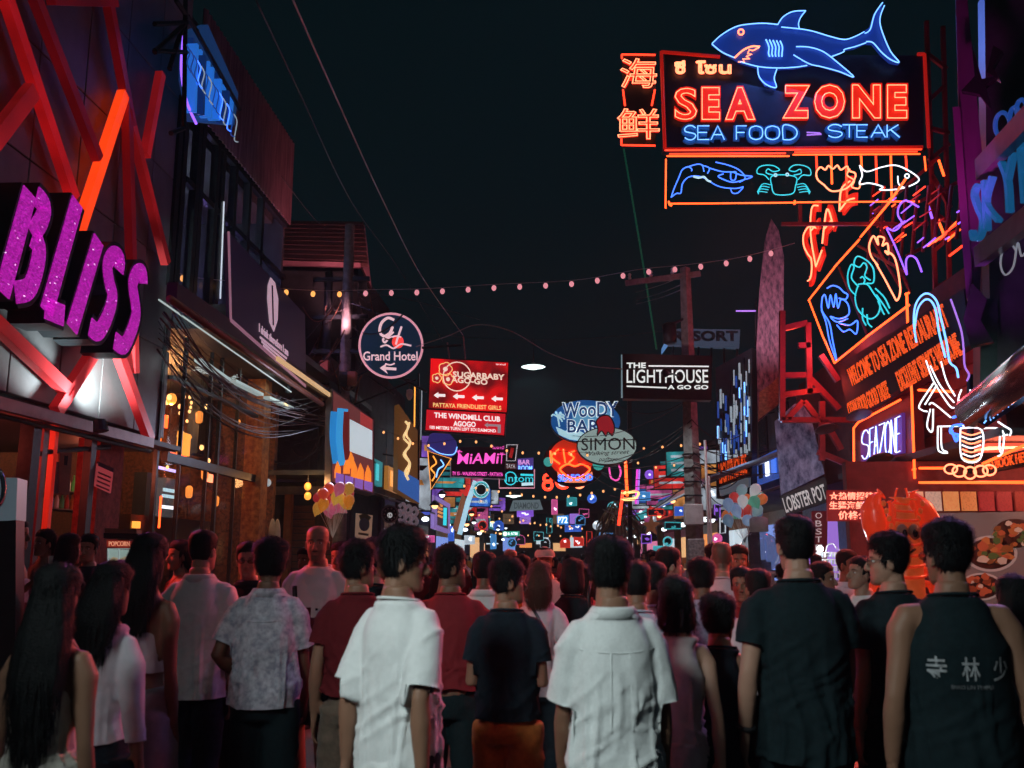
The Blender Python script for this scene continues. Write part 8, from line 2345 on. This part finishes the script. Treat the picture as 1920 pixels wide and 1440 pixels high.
for ch, xc in (('寺', -.112), ('林', .002), ('少', .114)):
    shirt_text(q, t, ch, xc - .032, xc + .032, 1.225, 1.310, inkm)
shirt_text(q, t, 'SHAO LIN TEMPLE', -.070, .080, 1.196, 1.210, mat('shirt_print_dim', (.16, .17, .18), rough=.8, var=.2))
q2 = who('white emblem'); t2 = garment_tree(q2)
shirt_text(q2, t2, 'On', .02, .13, 1.22, 1.29, mat('emblem_white', (.7, .72, .72), rough=.7, var=0))
def bake_prints():
    bpy.context.view_layer.update()
    dg = bpy.context.evaluated_depsgraph_get()
    for o, q, t, x0, x1, z0, z1, m in PRINTS:
        me = bpy.data.meshes.new_from_object(o.evaluated_get(dg), depsgraph=dg)
        bm = bmesh.new(); bm.from_mesh(me)
        bmesh.ops.triangulate(bm, faces=bm.faces[:])
        for _ in range(2): bmesh.ops.subdivide_edges(bm, edges=[e for e in bm.edges if e.calc_length() > .12], cuts=1)
        bmesh.ops.triangulate(bm, faces=bm.faces[:])
        xs = [v.co.x for v in bm.verts]; ys = [v.co.y for v in bm.verts]
        front = abs(abs(q['face']) - 180) < 60
        sd = 1 if front else -1
        for v in bm.verts:
            u = (v.co.x - min(xs)) / (max(xs) - min(xs)); w = (v.co.y - min(ys)) / (max(ys) - min(ys))
            x = x0 + (x1 - x0) * u
            if front: x = -x
            v.co = onto(q, t, x, z0 + (z1 - z0) * w, sd, .004)
        bm.to_mesh(me); bm.free()
        cu = o.data
        bpy.data.objects.remove(o); bpy.data.curves.remove(cu)
        if not len(me.materials): me.materials.append(m)
        p = bpy.data.objects.new('shirt_lettering', me); COL.objects.link(p); p.parent = q['garment']
bake_prints()
def seam(who_, paths, m, r=.0032, side=-1):
    q = who(who_); t = garment_tree(q)
    for path in paths:
        mesh_obj('seam', *tube(spline([onto(q, t, x, z, side, .0008) for x, z in path], 4), r, 5), m, q['garment'], True)
seam('loose white linen', [[(-.14, 1.335), (-.07, 1.328), (0, 1.325), (.07, 1.328), (.14, 1.335)], [(-.035, 1.325), (-.038, 1.2), (-.04, 1.05)], [(.035, 1.325), (.038, 1.2), (.042, 1.05)]], cW2)
seam('grey patterned', [[(-.14, 1.34), (-.07, 1.333), (0, 1.33), (.07, 1.333), (.14, 1.34)]], cFl)
seam('long white polo', [[(-.13, 1.375), (0, 1.362), (.13, 1.375)]], cP)
seam('sleeveless beige', [[(0, 1.455), (.002, 1.42), (0, 1.385)]], cBk, .006)
# small held and worn things
def at_hand(q, sd, dz=-.08):
    nm = ARMS[q['arms'][0 if sd < 0 else 1]]
    s = (q['p'].z - .019) / 1.697
    S = Vector((sd * (q['sw'] * .82 - .022), -.008, 1.368))
    E = S + Vector((sd * nm[0][0] * .62 * (1 + (q['build'] - 1) * 2), nm[0][1], nm[0][2]))
    W = E + Vector((sd * nm[1][0], nm[1][1], nm[1][2]))
    return E * s, W * s
q = who('wristband'); E, W = at_hand(q, -1)
d = (W - E).normalized()
a = W - d * .035
nrm = d.orthogonal().normalized(); bn = d.cross(nrm)
ringp = [a + nrm * .034 * math.cos(t_) + bn * .034 * math.sin(t_) for t_ in np.linspace(0, 6.283, 16, endpoint=False)]
mesh_obj('wristband', *tube(ringp, .011, 6, True), lea, q['root'], True)
q = who('white cup'); E, W = at_hand(q, 1)
Mq = Matrix.Translation(q['root'].location) @ Matrix.Rotation(R(q['face']), 4, 'Z')
c = Mq @ (W + (W - E).normalized() * .09)
thing_mesh('paper_cup', lathe([(.030, -.07), (.036, 0), (.042, .07), (.038, .07)], 14, Vector((0, 0, 1)), c), WHITEP, 'white paper cup held by the woman beside the kiosk', 'cup', smooth=True)
q = who('pink bag')
bgl = q['root'].location + Vector((.22, -.12, 0))
bag = empty('shoulder_bag', bgl, 'round pink bag hanging from the shoulder of the woman in black', 'bag')
mesh_obj('pouch', *ellipsoid((0, 0, 1.18), (.13, .08, .15), 14, 10), mat('bag_pink', (.55, .14, .28), rough=.5), bag, True)
mesh_obj('strap', *tube([(-.10, 0, 1.26), (-.12, -.01, 1.40), (-.10, .04, 1.50)], .010, 6), lea, bag, True)
q = who('tight white long sleeved'); E, W = at_hand(q, 1)
Mq = Matrix.Translation(q['root'].location) @ Matrix.Rotation(R(q['face']), 4, 'Z')
c = Mq @ (W + Vector((0, 0, -.32)))
hb_ = empty('woven_handbag', c, 'dark woven handbag carried by the woman in the white crop top', 'bag')
V, F = bevbox(-.07, .07, -.15, .15, -.13, .12, .03)
mesh_obj('pouch', V, F, mat('woven', (.05, .06, .065), rough=.6, var=.7, scale=90), hb_)
mesh_obj('handle', *tube([(0, -.09, .11), (0, -.07, .2), (0, .0, .235), (0, .07, .2), (0, .09, .11)], .009, 6), lea, hb_, True)
# ------------------------------------------------------------------ smoky night air
hz = thing_mesh('haze', box(-155, 155, -45, 165, -1.6, 14.5), None, 'thin smoky night air filling the street', None, kind='stuff')
hm_ = bpy.data.materials.new('haze')
hm_.use_nodes = True
n_ = hm_.node_tree.nodes
n_.remove(n_['Principled BSDF'])
pv = n_.new('ShaderNodeVolumePrincipled')
pv.inputs['Density'].default_value = .0009
pv.inputs['Color'].default_value = (.50, .90, 1.0, 1)
pv.inputs['Anisotropy'].default_value = .35
hm_.node_tree.links.new(pv.outputs[0], n_['Material Output'].inputs['Volume'])
hz.data.materials.append(hm_)
SC.cycles.volume_bounces = 0
fit_texts()
